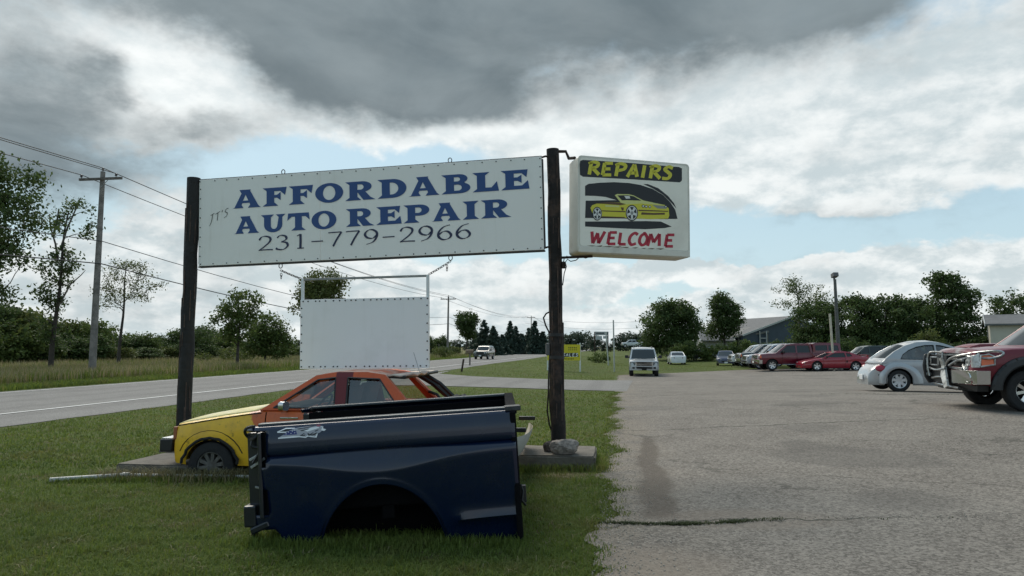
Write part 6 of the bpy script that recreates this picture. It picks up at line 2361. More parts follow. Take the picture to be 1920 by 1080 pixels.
def house(name, origin, rz, w, d, hw_, hr, wall_m, label, cat, ridge_x=True, over=.35):
    """gabled box: local x along the ridge; origin at the near left corner on the ground"""
    root = empty(name, origin, (0, 0, rz), label, cat)
    mb = MB()
    mb.add([(0, 0, -1), (w, 0, -1), (w, d, -1), (0, d, -1), (0, 0, hw_), (w, 0, hw_), (w, d, hw_), (0, d, hw_), (0, d / 2, hr), (w, d / 2, hr)],
           [(0, 1, 5, 4), (2, 3, 7, 6), (1, 2, 6, 9, 5), (3, 0, 4, 8, 7)])
    mb.build('wall', wall_m, root)
    mb = MB()
    sl = (hr - hw_) / (d / 2)
    for s_ in (0, 1):
        y0, y1 = (-over, d / 2) if s_ == 0 else (d + over, d / 2)
        z0, z1 = hw_ - over * sl + .06, hr + .06
        mb.add([(-over, y0, z0), (w + over, y0, z0), (w + over, y1, z1), (-over, y1, z1), (-over, y0, z0 + .16), (w + over, y0, z0 + .16), (w + over, y1, z1 + .16), (-over, y1, z1 + .16)],
               [(0, 3, 2, 1), (4, 5, 6, 7), (0, 1, 5, 4), (1, 2, 6, 5), (2, 3, 7, 6), (3, 0, 4, 7)])
    rf_ = mb.build('roof', shingle, root)
    for x in (-over - .03, w + over + .03):
        for s_ in (0, 1):
            mb = MB()
            y0 = -over if s_ == 0 else d + over
            mb.add([(x - .03, y0, hw_ - over * sl - .02), (x + .03, y0, hw_ - over * sl - .02), (x + .03, d / 2, hr - .02), (x - .03, d / 2, hr - .02),
                    (x - .03, y0, hw_ - over * sl + .26), (x + .03, y0, hw_ - over * sl + .26), (x + .03, d / 2, hr + .26), (x - .03, d / 2, hr + .26)],
                   [(0, 3, 2, 1), (4, 5, 6, 7), (0, 1, 5, 4), (1, 2, 6, 5), (2, 3, 7, 6), (3, 0, 4, 7)])
            mb.build('bargeboard', trim_w, root)
    return root


YB = 112.0
s92 = YB / FPX
oz = -0.6
hb = at(1336, 660, YB)
hs = house('blue_house', (hb.x + .3, YB + 6, oz), R(-74), 11, 16.5, 3.8, at(1440, 600, YB).z - oz + .3, siding_blue, 'low blue sided building with a grey roof behind the trees', 'building')
# lean-to porch on the left of the blue gable
pc = at(1372, 655, YB - 3)
root = hs
pr = empty('porch', (at(1370, 650, YB - 4).x, YB - 4, oz), label='open timber shed with a sloping roof in front of the blue building', cat='shed')
zr = at(1400, 622, YB - 4).z - oz
w_ = 70 * s92
mb = MB()
mb.add([(-.2, 0, zr - 1.1), (w_, 0, zr - .1), (w_, 3.5, zr + .9), (-.2, 3.5, zr - .1), (-.2, 0, zr - .9), (w_, 0, zr + .1), (w_, 3.5, zr + 1.1), (-.2, 3.5, zr + .1)],
       [(0, 3, 2, 1), (4, 5, 6, 7), (0, 1, 5, 4), (1, 2, 6, 5), (2, 3, 7, 6), (3, 0, 4, 7)])
mb.build('roof', mat('pale_roof', (.20, .19, .175), .8), pr)
for k in range(6):
    MB().box((.2 + k * (w_ - .4) / 5, .15, (zr - 1.2 + k * .18) / 2), (.14, .14, zr - 1.2 + k * .18)).build('post', mat('grey_timber', (.20, .18, .15), .9), pr)
for k in range(5):
    MB().box((.55 + k * (w_ - .4) / 5, .3, 1.3), (.62, .05, 2.2)).build('plank_wall', mat('brown_planks', (.12, .10, .08), .9, var=.3, vscale=3), pr)
mb = MB()
xq = w_ - .9
for x in (xq - .5, xq + .5):
    mb.box((x, -.05, zr - .9), (.12, .1, 2.0))
mb.box((xq, -.05, zr - .95), (1.0, .1, .12)).box((xq, -.05, zr - 1.8), (1.0, .1, .12))
mb.build('window_frame', trim_w, pr)
# small pale house mostly hidden by the dark tree
hs2 = house('small_house', (at(1318, 655, 108).x, 108, oz), R(-6), 4.2, 7, 3.0, 4.5, mat('grey_house_wall', (.30, .29, .27), .8), 'small pale house mostly hidden behind the dark upright tree', 'house')
for x, z in ((.8, 1.5), (2.3, 1.5)):
    f_ = MB().box((x, -.02, z), (.8, .06, 1.1)).build('window', trim_w, hs2)
    MB().box((x, -.06, z), (.62, .04, .92)).build('pane', dark_glass, f_)
hs3 = house('cream_house', (at(1858, 650, 66).x, 66, .0), R(-31), 16, 7, at(1880, 608, 66).z - .1, at(1880, 592, 66).z, wall_w, 'cream building with a low roof at the right edge behind the dark red pickup', 'building')
f_ = MB().box((2.6, -.02, 1.75), (.9, .06, .6)).build('window', trim_w, hs3)
MB().box((2.6, -.06, 1.75), (.75, .04, .45)).build('pane', dark_glass, f_)

# ------------------------------------------------------------------ trees
bark = mat('bark', (.055, .045, .038), .95, var=.3, vscale=4, bump=.6, bscale=10)
bark_pale = mat('pale_bark', (.12, .105, .09), .95, var=.3, vscale=4)
leaf_dark = leaf_mat('leaf_dark', (.034, .058, .018), (.098, .142, .044), .38)
leaf_mid = leaf_mat('leaf_mid', (.048, .076, .018), (.125, .168, .046), .38)
leaf_olive = leaf_mat('leaf_olive', (.058, .078, .020), (.145, .168, .050), .38)
leaf_far_haze = leaf_mat('leaf_far_haze', (.040, .060, .042), (.075, .100, .066))  # paler tone: distance haze put into the leaf colour
needle_haze = leaf_mat('needle_haze', (.032, .054, .042), (.072, .104, .076), .2)  # lighter and bluish: haze mixed into the needle colour


def leaves(name, centers, spread, per, size, m_, parent, rs, flat=.7, elong=1.5):
    c = np.repeat(np.asarray(centers, float), per, 0)
    n = len(c)
    sp = np.repeat(np.broadcast_to(np.asarray(spread, float), (len(centers),)), per)
    off = rs.normal(size=(n, 3)) * sp[:, None]
    off[:, 2] *= flat
    p = c + off
    nrm = rs.normal(size=(n, 3)) + np.array([0, 0, .5])
    nrm /= np.linalg.norm(nrm, axis=1)[:, None]
    t1 = np.cross(nrm, rs.normal(size=(n, 3)))
    t1 /= np.linalg.norm(t1, axis=1)[:, None]
    t2 = np.cross(nrm, t1)
    s = size * rs.uniform(.55, 1.35, n)[:, None]
    co = np.stack([p - t1 * s * elong * .5, p - t2 * s * .42 + t1 * s * .05, p + t1 * s * elong * .5, p + t2 * s * .42 - t1 * s * .05], 1).reshape(-1, 3)
    clump = np.repeat(rs.uniform(0, 1, len(centers)), per)
    tint = np.clip(clump * .55 + rs.uniform(0, .45, n), 0, 1)
    f = np.arange(n * 4)
    return fast_mesh(name, co, f, 4, m_, np.repeat(tint, 4), parent)


def branchy(trunk_pts, r0, targets, rs, bare=()):
    """trunk tube, then limbs grown outwards: each leaves the nearest wood already grown below it"""
    mb = MB()
    tp = [Vector(q_) for q_ in trunk_pts]
    n = len(tp)
    rad = [lerp(r0, r0 * .2, (i / (n - 1)) ** .8) for i in range(n)]
    mb.tube(tp, rad, 9)
    N, NR = [], []
    for i in range(n - 1):
        for f in (0, .33, .66):
            q_ = tp[i].lerp(tp[i + 1], f)
            if q_.z > tp[-1].z * .22:
                N.append(q_)
                NR.append(lerp(rad[i], rad[i + 1], f) * .55)
    order = sorted(targets, key=lambda t_: math.hypot(t_[0] - np.interp(t_[2], [a_.z for a_ in tp], [a_.x for a_ in tp]), t_[1]))
    for t_ in order:
        t_ = Vector(t_)
        arr = np.array([tuple(q_) for q_ in N])
        dv_ = np.array(tuple(t_)) - arr
        dist = np.linalg.norm(dv_, axis=1)
        cost = dist + 1.6 * np.maximum(0, .45 * dist - dv_[:, 2]) + rs.uniform(0, .12, len(N))
        k = int(cost.argmin())
        b, rb = N[k], max(.020, NR[k])
        L_ = (t_ - b).length
        m1 = b.lerp(t_, .5) + Vector((rs.normal() * .09, rs.normal() * .09, .07 + .05 * rs.normal())) * L_
        pts = [b, b.lerp(m1, .55) + Vector((rs.normal(), rs.normal(), rs.normal())) * .02 * L_, m1, m1.lerp(t_, .55) + Vector((rs.normal(), rs.normal(), rs.normal())) * .03 * L_, t_]
        rr = [rb, rb * .9, rb * .8, rb * .68, rb * .45]
        mb.tube(pts, rr, 5, cap=False)
        N += pts[1:]
        NR += [x * .8 for x in rr[1:]]
    return mb


def ell(rs, c, r, n, hollow=.45):
    d = rs.normal(size=(n, 3))
    d /= np.linalg.norm(d, axis=1)[:, None]
    k = (hollow + (1 - hollow) * rs.uniform(0, 1, n) ** .7)[:, None]
    return np.asarray(c) + d * k * np.asarray(r)


def tree(name, label, base, h, crowns, leafm, size, per, spread, r0, seed, lean=(0, 0), barkm=None, limbs=.6, group=None, cat='tree', flat=.7, trunk_h=.9, k=1.0):
    """crowns: [(cx, cy, cz, rx, ry, rz, clumps)] relative to the base"""
    rs = np.random.RandomState(seed)
    crowns = [(q_[0] * k, q_[1] * k, q_[2], q_[3] * k, q_[4] * k, q_[5] * k, q_[6]) for q_ in crowns]
    size, spread = size * k ** .6, spread * k
    root = empty(name, base, label=label, cat=cat, group=group)
    cs = np.concatenate([ell(rs, q_[:3], q_[3:6], q_[6]) for q_ in crowns])
    cs[:, 2] = np.maximum(cs[:, 2], .12)
    tp = [(lean[0] * k * k * h + .02 * h * math.sin(k * 7 + seed) * k, lean[1] * k * h, h * trunk_h * k - (.3 if k == 0 else 0)) for k in np.linspace(0, 1, 9)]
    tg = cs[rs.uniform(size=len(cs)) < limbs]
    branchy(tp, r0, tg, rs).build('trunk', barkm or bark, root, smooth=60, fix=False)
    leaves('crown', cs, spread, per, size, leafm, root, rs, flat)
    return root


def bp_(px, py, Y=None):
    if Y is None:
        q_ = ground(px, py)
        return q_
    q_ = at(px, py, Y)
    return Vector((q_.x, Y, g(q_.x, Y)))


def hgt(px, py, Y):
    return at(px, py, Y).z


# -- left of the highway
b = bp_(-40, 700, 37)
h_ = hgt(0, 278, 37)
tree('leafy_tree', 'tall full leafed tree cut by the left edge of the photo', b, h_,
     [(1.2, 0, h_ * .86, 1.4, 1.5, 1.5, 18), (1.0, 0, h_ * .70, 2.2, 2.0, 1.3, 24), (.7, 0, h_ * .52, 1.7, 1.7, 1.2, 15), (.2, 0, h_ * .36, 1.2, 1.5, 1.1, 8), (-2.2, .5, h_ * .6, 3.2, 3, 4.2, 30)],
     leaf_dark, .135, 120, .36, .20, 3)
b = bp_(95, 700)
Y = b.y
h_ = hgt(110, 365, Y)
pxm = Y / FPX
tree('sparse_tree', 'thin half bare tree with a dark leafy trunk, left of the tall utility pole', b, h_,
     [(1.1, 0, h_ * .86, 1.5, 1.0, 1.2, 16), (.2, 0, h_ * .62, 1.3, .9, .9, 20), (-.2, 0, h_ * .46, .9, .7, 1.2, 16), (-.1, 0, h_ * .26, .6, .6, 1.4, 14)],
     leaf_dark, .13, 48, .26, .17, 11, lean=(.07, 0), limbs=1.0)
# its dead limbs
mb = MB()
for pts in ([(.1, 0, 3.6), (.5, 0, 4.4), (.9, 0, 5.2), (1.5, 0, 5.75), (1.75, 0, 6.05)], [(.1, 0, 6.6), (-.1, 0, 7.6), (-.45, 0, 8.6), (-.55, 0, 9.4)], [(.2, 0, 7.2), (.5, 0, 8.4), (.9, .1, 9.6), (1.2, .1, 10.4)], [(-.3, 0, 8.0), (-.1, 0, 8.8), (.0, 0, 9.7)]):
    mb.tube([Vector(q_) for q_ in pts], [.07 - .014 * i for i in range(len(pts))], 5)
dl = mb.build('dead_limb', bark_pale, smooth=60)
dl.parent = [o for o in bpy.data.objects if o.name.startswith('sparse_tree')][0]
b = bp_(222, 690)
Y = b.y
h_ = hgt(235, 478, Y)
tree('sparse_tree', 'small airy tree with thin foliage just right of the tall utility pole', b, h_,
     [(.4, 0, h_ * .86, 1.9, 1.3, .8, 40), (.6, 0, h_ * .70, 2.4, 1.6, 1.1, 50), (-.9, 0, h_ * .62, 1.2, 1.0, .9, 18)],
     leaf_olive, .09, 32, .24, .15, 17, lean=(.05, 0), limbs=1.0, barkm=bark)
b = bp_(445, 692)
Y = b.y
h_ = hgt(440, 545, Y)
tree('leafy_tree', 'open crowned tree standing alone beyond the highway behind the long sign', b, h_,
     [(.2, 0, h_ * .80, 1.3, 1.2, 1.1, 30), (-.2, 0, h_ * .62, 1.7, 1.4, 1.0, 36), (-.3, 0, h_ * .45, 1.2, 1.0, .7, 16)],
     leaf_mid, .15, 44, .26, .13, 23, limbs=.8)
b = bp_(497, 684, 66)
h_ = hgt(495, 592, 66)
tree('leafy_tree', 'bushy green tree right of the open crowned tree', b, h_,
     [(.2, 0, h_ * .72, 1.6, 1.5, 1.2, 40), (-.8, 0, h_ * .45, 1.6, 1.4, 1.3, 40), (1.0, 0, h_ * .4, 1.4, 1.2, 1.3, 30)],
     leaf_mid, .17, 60, .34, .13, 29)
b = bp_(602, 680, 74)
h_ = hgt(602, 500, 74)
tree('leafy_tree', 'round headed tree rising behind the blank hanging sign', b, h_,
     [(.3, 0, h_ * .82, 2.0, 2, 1.5, 50), (.0, 0, h_ * .70, 2.6, 2.3, 1.5, 70), (-1.3, 0, h_ * .55, 1.6, 1.4, 1.0, 20)],
     leaf_olive, .19, 60, .36, .2, 31)
b = bp_(528, 680, 95)
tree('sparse_tree', 'faint leafless looking sapling left of the blank hanging sign', b, hgt(548, 605, 95),
     [(.3, 0, 4.0, 1.0, 1, 1.0, 14)], leaf_olive, .10, 8, .3, .06, 37, limbs=1.0, barkm=bark_pale)

# tree belt behind the meadow: a few builds, copied and resized one by one
def bush_proto(name, seed, leafm, w, h, n, per=70, size=.20):
    rs = np.random.RandomState(seed)
    crowns = []
    for k in range(4):
        a_ = rs.uniform(0, 6.28)
        crowns.append((math.cos(a_) * w * .25, math.sin(a_) * w * .25, h * rs.uniform(.45, .68), w * rs.uniform(.26, .40), w * .34, h * rs.uniform(.26, .40), n // 4))
    crowns.append((0, 0, h * .25, w * .42, w * .4, h * .25, n // 3))
    return tree(name, None, (0, 0, 0), h, crowns, leafm, size, per, .34, .11, seed, limbs=.25, cat='tree')


belt = [bush_proto('belt_tree', 101, leaf_dark, 4.6, 5.0, 60), bush_proto('belt_tree', 102, leaf_mid, 4.2, 4.2, 56), bush_proto('belt_tree', 103, leaf_olive, 3.8, 3.6, 50), bush_proto('belt_tree', 104, leaf_dark, 5.0, 4.4, 64)]
BELT_GROUP = 'trees in the belt beyond the meadow'
BELT_LABEL = 'dense green tree in the belt beyond the meadow left of the highway'
spots = []
rb = random.Random(5)
prof_top = [(-160, 590), (0, 560), (60, 590), (120, 600), (170, 600), (215, 628), (250, 626), (300, 630), (340, 618), (380, 612), (420, 622), (480, 640), (520, 630), (570, 650), (640, 655), (700, 650), (760, 640), (810, 632), (835, 645)]
for i, px in enumerate(range(-150, 850, 26)):
    Y = 58 + rb.uniform(0, 6) + max(0, px) * .075
    spots.append((px + rb.uniform(-8, 8), Y, pl(prof_top, px) + rb.uniform(-6, 8)))
for i, px in enumerate(range(-140, 840, 44)):
    Y = 54 + rb.uniform(0, 3) + max(0, px) * .072
    spots.append((px + rb.uniform(-8, 8), Y, pl(prof_top, px) + 26 + rb.uniform(-6, 10)))
used = {}
for i, (px, Y, py) in enumerate(spots):
    k = rb.choice((0, 0, 1, 2, 3, 3))
    src = belt[k]
    o = src if k not in used else copy_tree(src)
    used[k] = 1
    b = at(px, 650, Y)
    h_ = max(1.6, at(px, py, Y).z)
    o.location = (b.x, Y, 0)
    proto_h = (5.0, 4.2, 3.6, 4.4)[k]
    s_ = h_ / proto_h
    sx = max(s_, .75) * rb.uniform(.9, 1.2)
    o.scale = (sx, sx, s_)
    o.rotation_euler = (0, 0, rb.uniform(0, 6.28))
    tag(o, BELT_LABEL, 'tree', BELT_GROUP)
for k, src in enumerate(belt):
    if k not in used:
        for ch in list(src.children):
            bpy.data.objects.remove(ch)
        bpy.data.objects.remove(src)

# low bushes in the meadow and by the road
def bush(label, px, py, w, h, leafm, seed, Y=None, n=26, size=.13, name='bush', group=None):
    b = bp_(px, py, Y)
    return tree(name, label, b, h, [(0, 0, h * .5, w * .5, w * .4, h * .45, n)], leafm, size, 50, min(.22, h * .16), .04, seed, limbs=.4, cat='bush', group=group)


bush('low rounded bush at the edge of the meadow right of the blank sign', 832, 668, 3.4, 1.5, leaf_olive, 51, 100)
bush('wide grey green bush in the meadow below the open crowned tree', 420, 684, 5.0, 1.3, leaf_olive, 52, 62)
bush('dark shrub behind the yellow sign and the slanting white pole', 1122, 668, 3.0, 1.2, leaf_mid, 53, 84)

# -- far centre
Y = 128
b = bp_(875, 665, Y)
h_ = hgt(875, 584, Y)
tree('leafy_tree', 'dark round headed tree right of the second utility pole', b, h_, [(0, 0, h_ * .78, 1.9, 1.8, 1.7, 60), (.2, 0, h_ * .55, 1.6, 1.5, 1.4, 40)], leaf_dark, .24, 60, .36, .18, 61)


def spruce(px, topy, Y, wpx, label, seed):
    rs = np.random.RandomState(seed)
    b = bp_(px, 660, Y)
    h_ = hgt(px, topy, Y)
    root = empty('spruce_tree', b, label=label, cat='tree', group='spruces beside the highway')
    w = wpx * Y / FPX / 2
    cs, sp = [], []
    for k in np.linspace(.06, .98, 26):
        r_ = w * (1 - k) ** .85 + .05
        for a_ in rs.uniform(0, 6.28, max(3, int(12 * (1 - k)) + 2)):
            q_ = r_ * rs.uniform(.45, 1.0)
            cs.append((math.cos(a_) * q_, math.sin(a_) * q_, h_ * k - q_ * .25))
            sp.append(.10 + .22 * (1 - k))
    MB().tube([(0, 0, -.3), (0, 0, h_ * .97)], [.16, .02], 7).build('trunk', bark, root)
    leaves('crown', cs, sp, 26, .26, needle_haze, root, rs, .5, 2.0)


for (px, ty, Y, w, s_) in ((908, 600, 135, 52, 1), (925, 612, 132, 44, 2), (893, 622, 140, 40, 6), (957, 602, 150, 32, 3), (966, 612, 152, 40, 4), (1003, 602, 150, 42, 5), (992, 615, 158, 40, 7), (1018, 622, 150, 30, 8), (942, 628, 140, 40, 9), (978, 626, 156, 40, 10)):
    spruce(px, ty, Y, w, 'dark spruce in the clump along the far side of the highway', 200 + s_)
farp = [tree('far_tree', None, (0, 0, 0), 8, [(0, 0, 5, 2.4, 2.4, 2.6, 26), (0, 0, 2.5, 2.2, 2.2, 2.2, 22)], leaf_far_haze, .5, 24, .6, .2, 300 + k, limbs=.2) for k in range(3)]
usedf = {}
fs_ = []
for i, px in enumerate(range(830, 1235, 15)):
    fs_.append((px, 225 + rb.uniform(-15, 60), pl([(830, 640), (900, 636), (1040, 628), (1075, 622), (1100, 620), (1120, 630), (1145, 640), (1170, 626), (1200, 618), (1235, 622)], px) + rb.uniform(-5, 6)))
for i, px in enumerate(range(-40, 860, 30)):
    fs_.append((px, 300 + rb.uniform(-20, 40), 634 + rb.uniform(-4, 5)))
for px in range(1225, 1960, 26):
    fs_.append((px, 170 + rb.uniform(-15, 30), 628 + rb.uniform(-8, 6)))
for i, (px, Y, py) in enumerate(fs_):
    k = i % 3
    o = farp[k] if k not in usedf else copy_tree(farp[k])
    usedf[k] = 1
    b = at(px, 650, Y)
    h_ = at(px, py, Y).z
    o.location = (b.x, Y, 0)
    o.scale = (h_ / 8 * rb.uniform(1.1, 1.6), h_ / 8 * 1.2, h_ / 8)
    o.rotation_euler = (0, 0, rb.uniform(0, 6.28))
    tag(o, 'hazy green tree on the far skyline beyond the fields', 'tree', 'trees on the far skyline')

# -- right side
Y = 97
b = bp_(1262, 684, Y)
h_ = hgt(1262, 563, Y)
tree('leafy_tree', 'broad round dense tree behind the silver SUV', b, h_, [(0, 0, h_ * .62, 2.9, 2.6, 2.1, 110), (-.4, 0, h_ * .34, 2.5, 2.3, 1.8, 60), (.2, 0, h_ * .82, 1.6, 1.5, 1.0, 40)], leaf_dark, .19, 75, .33, .2, 71, k=1.42)
Y = 100
b = bp_(1360, 675, Y)
h_ = hgt(1360, 543, Y)
tree('leafy_tree', 'dark upright tree in front of the blue building', b, h_, [(-.2, 0, h_ * .80, 1.2, 1.2, 1.2, 40), (.3, 0, h_ * .62, 1.8, 1.6, 1.3, 60), (-.2, 0, h_ * .42, 1.7, 1.5, 1.2, 40)], leaf_dark, .18, 70, .30, .18, 72, k=1.3)
Y = 104
b = bp_(1500, 680, Y)
h_ = hgt(1480, 515, Y)
tree('sparse_tree', 'airy tree with see through foliage left of the lot light', b, h_, [(-1.0, 0, h_ * .86, 1.7, 1.4, 1.1, 26), (1.6, 0, h_ * .78, 1.9, 1.5, 1.0, 26), (-.6, 0, h_ * .66, 2.2, 1.6, 1.2, 20), (2.0, 0, h_ * .6, 1.6, 1.4, 1.4, 30)], leaf_mid, .16, 30, .34, .2, 73, limbs=1.0, k=1.22)
for (px, ty, Y, w, s_, lab) in ((1535, 565, 80, 6, 74, 'dense dark tree directly left of the lot light'), (1600, 552, 78, 7, 75, 'dense dark tree directly right of the lot light'), (1665, 553, 77, 6.5, 76, 'dense dark tree second right of the lot light'), (1715, 556, 80, 5.5, 77, 'dense dark tree between the lot light and the tall ragged tree')):
    b = bp_(px, 680, Y)
    h_ = hgt(px, ty, Y)
    tree('leafy_tree', lab, b, h_, [(0, 0, h_ * .60, w * .5, w * .45, h_ * .36, 90), (0, 0, h_ * .28, w * .55, w * .5, h_ * .26, 70), (w * .2, 0, h_ * .82, w * .25, w * .22, h_ * .15, 20)], leaf_dark, .20, 72, .36, .2, s_)
Y = 74
b = bp_(1788, 680, Y)
h_ = hgt(1780, 508, Y)
tree('leafy_tree', 'tall ragged tree above the silver beetle shaped car', b, h_, [(-.6, 0, h_ * .86, 1.5, 1.3, 1.1, 40), (.4, 0, h_ * .68, 2.2, 1.8, 1.5, 60), (.3, 0, h_ * .40, 2.9, 2.4, 1.8, 80), (-1.6, 0, h_ * .5, 1.3, 1.2, 1.4, 24)], leaf_dark, .19, 62, .34, .22, 78)
b = bp_(1740, 684, 66)
tree('bush', 'light green bush in front of the dark trees above the silver car', b, 3.1, [(0, 0, 1.7, 1.3, 1.2, 1.2, 40)], leaf_olive, .15, 60, .26, .07, 79, cat='bush')
Y = 78
b = bp_(1905, 680, Y)
h_ = hgt(1895, 538, Y)
tree('leafy_tree', 'tree behind the cream building at the right edge', b, h_, [(0, 0, h_ * .72, 2.3, 2, 1.7, 50), (-1.0, 0, h_ * .45, 2.2, 2, 1.6, 44), (2, 0, h_ * .55, 2.2, 2, 2, 40)], leaf_dark, .19, 60, .34, .2, 80)
for i, px in enumerate(range(1275, 1560, 30)):
    bush('unclipped dark bush in the hedge behind the parked trucks', px, 676, 4.2, 2.3 + .4 * math.sin(i * 2.1), leaf_dark if i % 2 else leaf_mid, 400 + i, 91, 40, .17, group='bushes of the hedge behind the parked trucks')
for i, px in enumerate(range(1560, 1960, 36)):
    bush('dark undergrowth bush below the trees behind the parked cars', px, 676, 3.6, 2.2 + .5 * math.sin(i * 1.7), leaf_dark, 440 + i, 70, 34, .17, group='undergrowth behind the parked cars')

# ------------------------------------------------------------------ grass
grass_m = leaf_mat('grass_blade', (.078, .114, .021), (.188, .240, .046), .38, dry=(.180, .145, .060))
dry_m = leaf_mat('dry_grass_blade', (.14, .13, .058), (.40, .33, .19), .3)


def blades(name, pts, hmin, hmax, wid, m_, rs, bend=.75, kind='stuff', tintfn=None):
    n = len(pts)
    x, y = pts[:, 0], pts[:, 1]
    z = terr(x, y)
    a_ = rs.uniform(0, 2 * np.pi, n)
    hh_ = rs.uniform(hmin, hmax, n)
    if tintfn is None:
        patch = .5 + .25 * np.sin(x * 1.3 + 1.7 * np.sin(y * .7)) + .2 * np.sin(y * 1.9 + x * .6 + 2)
        tint = np.clip(.45 * patch + .55 * rs.uniform(0, 1, n), 0, 1)
    else:
        tint = tintfn(x, y, rs)
    dirx, diry = np.cos(a_), np.sin(a_)
    w = wid * rs.uniform(.6, 1.3, n)
    lx, ly = -diry * w / 2, dirx * w / 2
    bd = hh_ * bend * rs.uniform(.2, 1.2, n)
    base = np.stack([x, y, z - .005], 1)
    m1 = base + np.stack([dirx * bd * .3, diry * bd * .3, hh_ * .6], 1)
    tip = base + np.stack([dirx * bd, diry * bd, hh_ * (1 - .25 * bend)], 1)
    L3 = np.stack([lx, ly, 0 * lx], 1)
    co = np.stack([base - L3, base + L3, m1 + L3 * .7, tip, m1 - L3 * .7], 1)
    # two faces per blade (quad + tri) as triangles
    k = np.arange(n)[:, None] * 5
    f = (k + np.array([[0, 1, 2, 0, 2, 4, 4, 2, 3]])).ravel()
    o = fast_mesh(name, co.reshape(-1, 3), f, 3, m_, np.repeat(tint, 5))
    o['kind'] = kind
    return o


def in_lot(x, y):
    return x > edge_x(y) - .03 + .09 * np.sin(y * 1.9) + .06 * np.sin(y * 4.7 + 1) + .04 * np.sin(y * 11.3) + .03 * np.sin(y * 23 + 2)


def lawn_pts(rs, y0, y1, n, xpad=1.0):
    """points on the lawn, denser towards the camera"""
    y = y0 * (y1 / y0) ** rs.uniform(0, 1, n)
    x = rs.uniform(-.74, .36, n) * y
    ok = ~in_lot(x, y) & (x > far_x(y) + 9.45 + .12 * np.sin(y * 2.3))
    drv = (y > 24.6 + .0 * x) & (x > -6) & (y < 44) & (y > 25.0 + (3.4 - x) * .52) & (y < 38 + (1.5 - x) * .9)
    ok &= ~drv
    # footprints of the concrete blocks
    for (cx, cy, ax, ay) in ((.56, 9.66, .5, .45), (-4.28, 9.75, .55, .82)):
        ok &= ~((np.abs(x - cx) < ax) & (np.abs(y - cy) < ay))
    return np.stack([x[ok], y[ok]], 1)


rs = np.random.RandomState(77)
blades('grass', lawn_pts(rs, 3.2, 9.5, 210000), .015, .058, .0065, grass_m, rs, 1.0)
blades('grass', lawn_pts(rs, 9.5, 36, 120000), .025, .075, .016, grass_m, rs, 1.0)


def pts_near(rs, n, xy, sx, sy):
    k = rs.randint(0, len(xy), n)
    a_ = np.asarray(xy)[k]
    return a_ + rs.normal(size=(n, 2)) * np.array([sx, sy])


# long tufts that the mower missed: under the truck bed, round the blocks, the posts and the pipe
ln = [(x, bed.location.y - .03 + .02 * math.sin(x * 9)) for x in np.linspace(-2.1, .05, 40)] + [(x, 6.5) for x in np.linspace(-1.7, -.5, 10)]
p_ = pts_near(rs, 3400, ln, .05, .10)
blades('grass_tuft', p_, .03, .10, .007, grass_m, rs, .6)
ln = [(x, 8.70) for x in np.linspace(-4.8, -2.6, 40)] + [(-3.6 + .4 * math.cos(a_), 8.7 + .15 * math.sin(a_)) for a_ in np.linspace(0, 6, 20)]
blades('grass_tuft', pts_near(rs, 3600, ln, .08, .08), .06, .20, .008, dry_m, rs, .9, tintfn=lambda x, y, r_: r_.uniform(0, .55, len(x)))
ln = [(x, 9.12) for x in np.linspace(.1, 1.1, 30)] + [(1.12, y) for y in np.linspace(9.2, 10.1, 20)]
blades('grass_tuft', pts_near(rs, 1800, ln, .05, .06), .06, .15, .008, grass_m, rs, .6)
ln = [(lerp(pa.x, pb.x, t_), lerp(pa.y, pb.y, t_) + .03) for t_ in np.linspace(0, 1, 60)]
blades('grass_tuft', pts_near(rs, 2200, ln, .03, .05), .04, .10, .007, grass_m, rs, .6)
# straw-coloured dead patch by the right block
blades('dead_grass', pts_near(rs, 1500, [(.55, 8.85), (.75, 8.8), (.9, 8.9)], .12, .07), .01, .04, .010, dry_m, rs, 1.5, tintfn=lambda x, y, r_: r_.uniform(.3, 1, len(x)))
# uneven growth: taller clumps, straw clumps and flat-leaved weeds scattered through the lawn
def clumps(rs, n, per, y0, y1, sp):
    c = lawn_pts(rs, y0, y1, n)
    k = np.repeat(c, per, 0)
    return k + rs.normal(size=k.shape) * sp


blades('grass_clump', clumps(rs, 800, 16, 3.3, 16, .035), .05, .12, .008, grass_m, rs, .8)
blades('straw_clump', clumps(rs, 520, 16, 3.3, 16, .055), .02, .06, .009, dry_m, rs, 1.4, tintfn=lambda x, y, r_: r_.uniform(0, .6, len(x)))
blades('lawn_weed', clumps(rs, 260, 8, 3.3, 14, .018), .02, .055, .022, leaf_mat('weed_leaf', (.066, .110, .022), (.150, .205, .048), .38), rs, 1.3)
# loose stones washed to the edge of the lot and into the cracks
ns_ = 5200
ys2 = 4.3 * (20 / 4.3) ** rs.uniform(0, 1, ns_)
xs2 = edge_x(ys2) + np.abs(rs.normal(size=ns_)) * .28 - .06
kk = rs.uniform(size=ns_) < .10
xs2[kk] = rs.uniform(.8, 4.5, kk.sum())
ys2[kk] = 6.42 + .05 * xs2[kk] + rs.normal(size=kk.sum()) * .09
szz = rs.uniform(.003, .009, ns_)
tet = np.array([[1, 0, -.2], [-.5, .87, -.2], [-.5, -.87, -.2], [.1, .1, .8]])
off_ = tet[None] * szz[:, None, None] + rs.normal(size=(ns_, 4, 3)) * szz[:, None, None] * .25
co_ = np.stack([xs2, ys2, terr(xs2, ys2) + .014], 1)[:, None] + off_
fidx = (np.arange(ns_)[:, None] * 4 + np.array([[0, 1, 3, 1, 2, 3, 2, 0, 3, 2, 1, 0]])).ravel()
o = fast_mesh('gravel', co_.reshape(-1, 3), fidx, 3, mat('loose_stone', (.30, .275, .24), .9, var=.3, vscale=40))
o['kind'] = 'stuff'
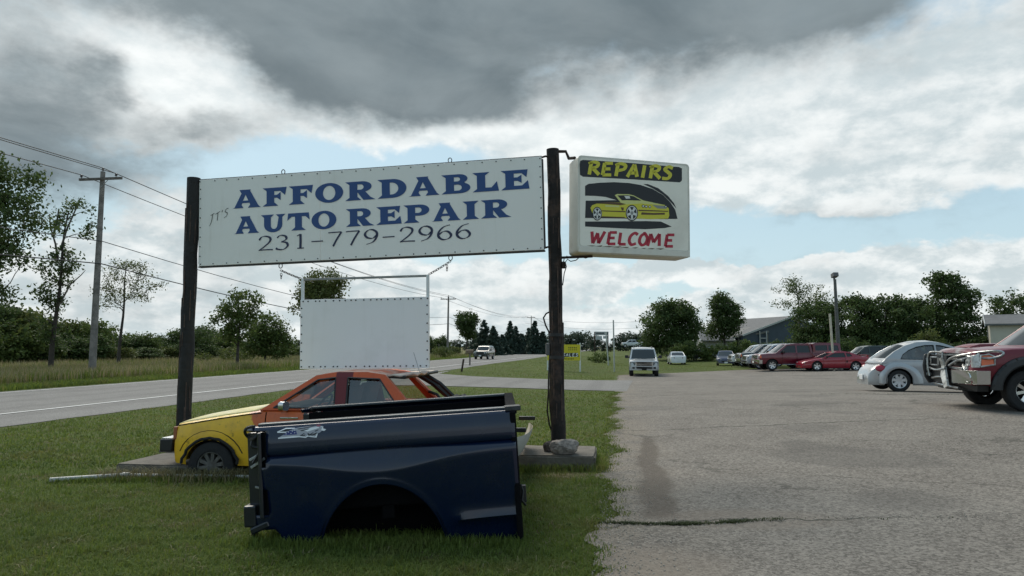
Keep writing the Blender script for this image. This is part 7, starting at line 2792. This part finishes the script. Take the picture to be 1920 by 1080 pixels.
# ragged fringe along the lot edge
ye = rs.uniform(4.2, 24.5, 9000)
xe = edge_x(ye) + .09 * np.sin(ye * 1.9) + .06 * np.sin(ye * 4.7 + 1) + .04 * np.sin(ye * 11.3) + .03 * np.sin(ye * 23 + 2) + rs.normal(size=9000) * .07 - .02
blades('grass_fringe', np.stack([xe, ye], 1), .02, .07, .009, grass_m, rs, .9)
# weeds in the cracks of the lot
def crack_y(x):
    return 6.42 + .05 * x


n = 2600
cl_ = rs.uniform(.8, 1.5, 9)
xw = np.concatenate([rs.uniform(.75, 1.5, n // 3), cl_[rs.randint(0, 9, n // 2)] + rs.normal(size=n // 2) * .035, rs.normal(1.50, .09, n // 2), rs.normal(1.92, .07, n // 3), rs.uniform(1.5, 2.4, n // 4), rs.uniform(2.4, 4.2, n // 40)])
yw = crack_y(xw) + .06 * np.sin(xw * 3.1) + rs.normal(size=len(xw)) * .022
blades('crack_weed', np.stack([xw, yw], 1), .008, .050, .009, leaf_mat('weed_blade', (.016, .028, .008), (.065, .085, .025)), rs, 1.1)
n = 1500
xw = rs.uniform(1.7, 4.4, n)
yw = 13.0 + .05 * xw + .06 * np.sin(xw * 2.1) + rs.normal(size=n) * .03
blades('crack_weed', np.stack([xw, yw], 1), .006, .03, .014, MATS['weed_blade'], rs, 1.1)
n = 2400
xw = rs.uniform(8.5, 16, n)
yw = 20.2 - .25 * (xw - 8.5) + .1 * np.sin(xw * 1.7) + rs.normal(size=n) * .05
blades('crack_weed', np.stack([xw, yw], 1), .008, .04, .02, MATS['weed_blade'], rs, 1.1)
# clover heads in the lawn near the lot
# island and verge beyond the driveway
y = rs.uniform(36, 120, 60000)
x = rs.uniform(-.16, .30, 60000) * y
ok = (x > far_x(y) + 9.5) & ~((y < 56) & (x > edge_x(y) - .2)) & ~((y < 38 + (3.8 - x) * .62) & (x < 7)) & (x < 24)
blades('verge_grass', np.stack([x[ok], y[ok]], 1), .02, .06, .03, grass_m, rs, .6)
# tall meadow grass beyond the highway
y = 22 * (120 / 22) ** rs.uniform(0, 1, 150000)
x = far_x(y) - .3 - np.abs(rs.normal(size=150000)) * (7 + y * .12)
ok = (x / y > -.80) & (x / y < -.02)
x, y = x[ok], y[ok]
dist = far_x(y) - x
hh = np.clip(dist / 6.0, .12, 1.0)


def mead_tint(x, y, r_):
    pt = .5 + .5 * np.sin(x * .35 + 1.3 * np.sin(y * .21)) * np.sin(y * .17 + 1)
    return np.clip(pt * .5 + r_.uniform(0, .5, len(x)), 0, 1)


near_ = dist < 2.6
blades('verge_grass', np.stack([x[near_], y[near_]], 1), .08, .25, .035, grass_m, rs, .5)
pm_ = np.stack([x[~near_], y[~near_]], 1)
half = rs.uniform(size=len(pm_)) < .42
blades('meadow_grass', pm_[half], .25, .75, .035, dry_m, rs, .35, tintfn=mead_tint)
blades('meadow_grass', pm_[~half], .22, .62, .04, grass_m, rs, .35)
print('objects', len(bpy.data.objects), 'tris', sum(len(m_.loops) - 2 * len(m_.polygons) for m_ in bpy.data.meshes))
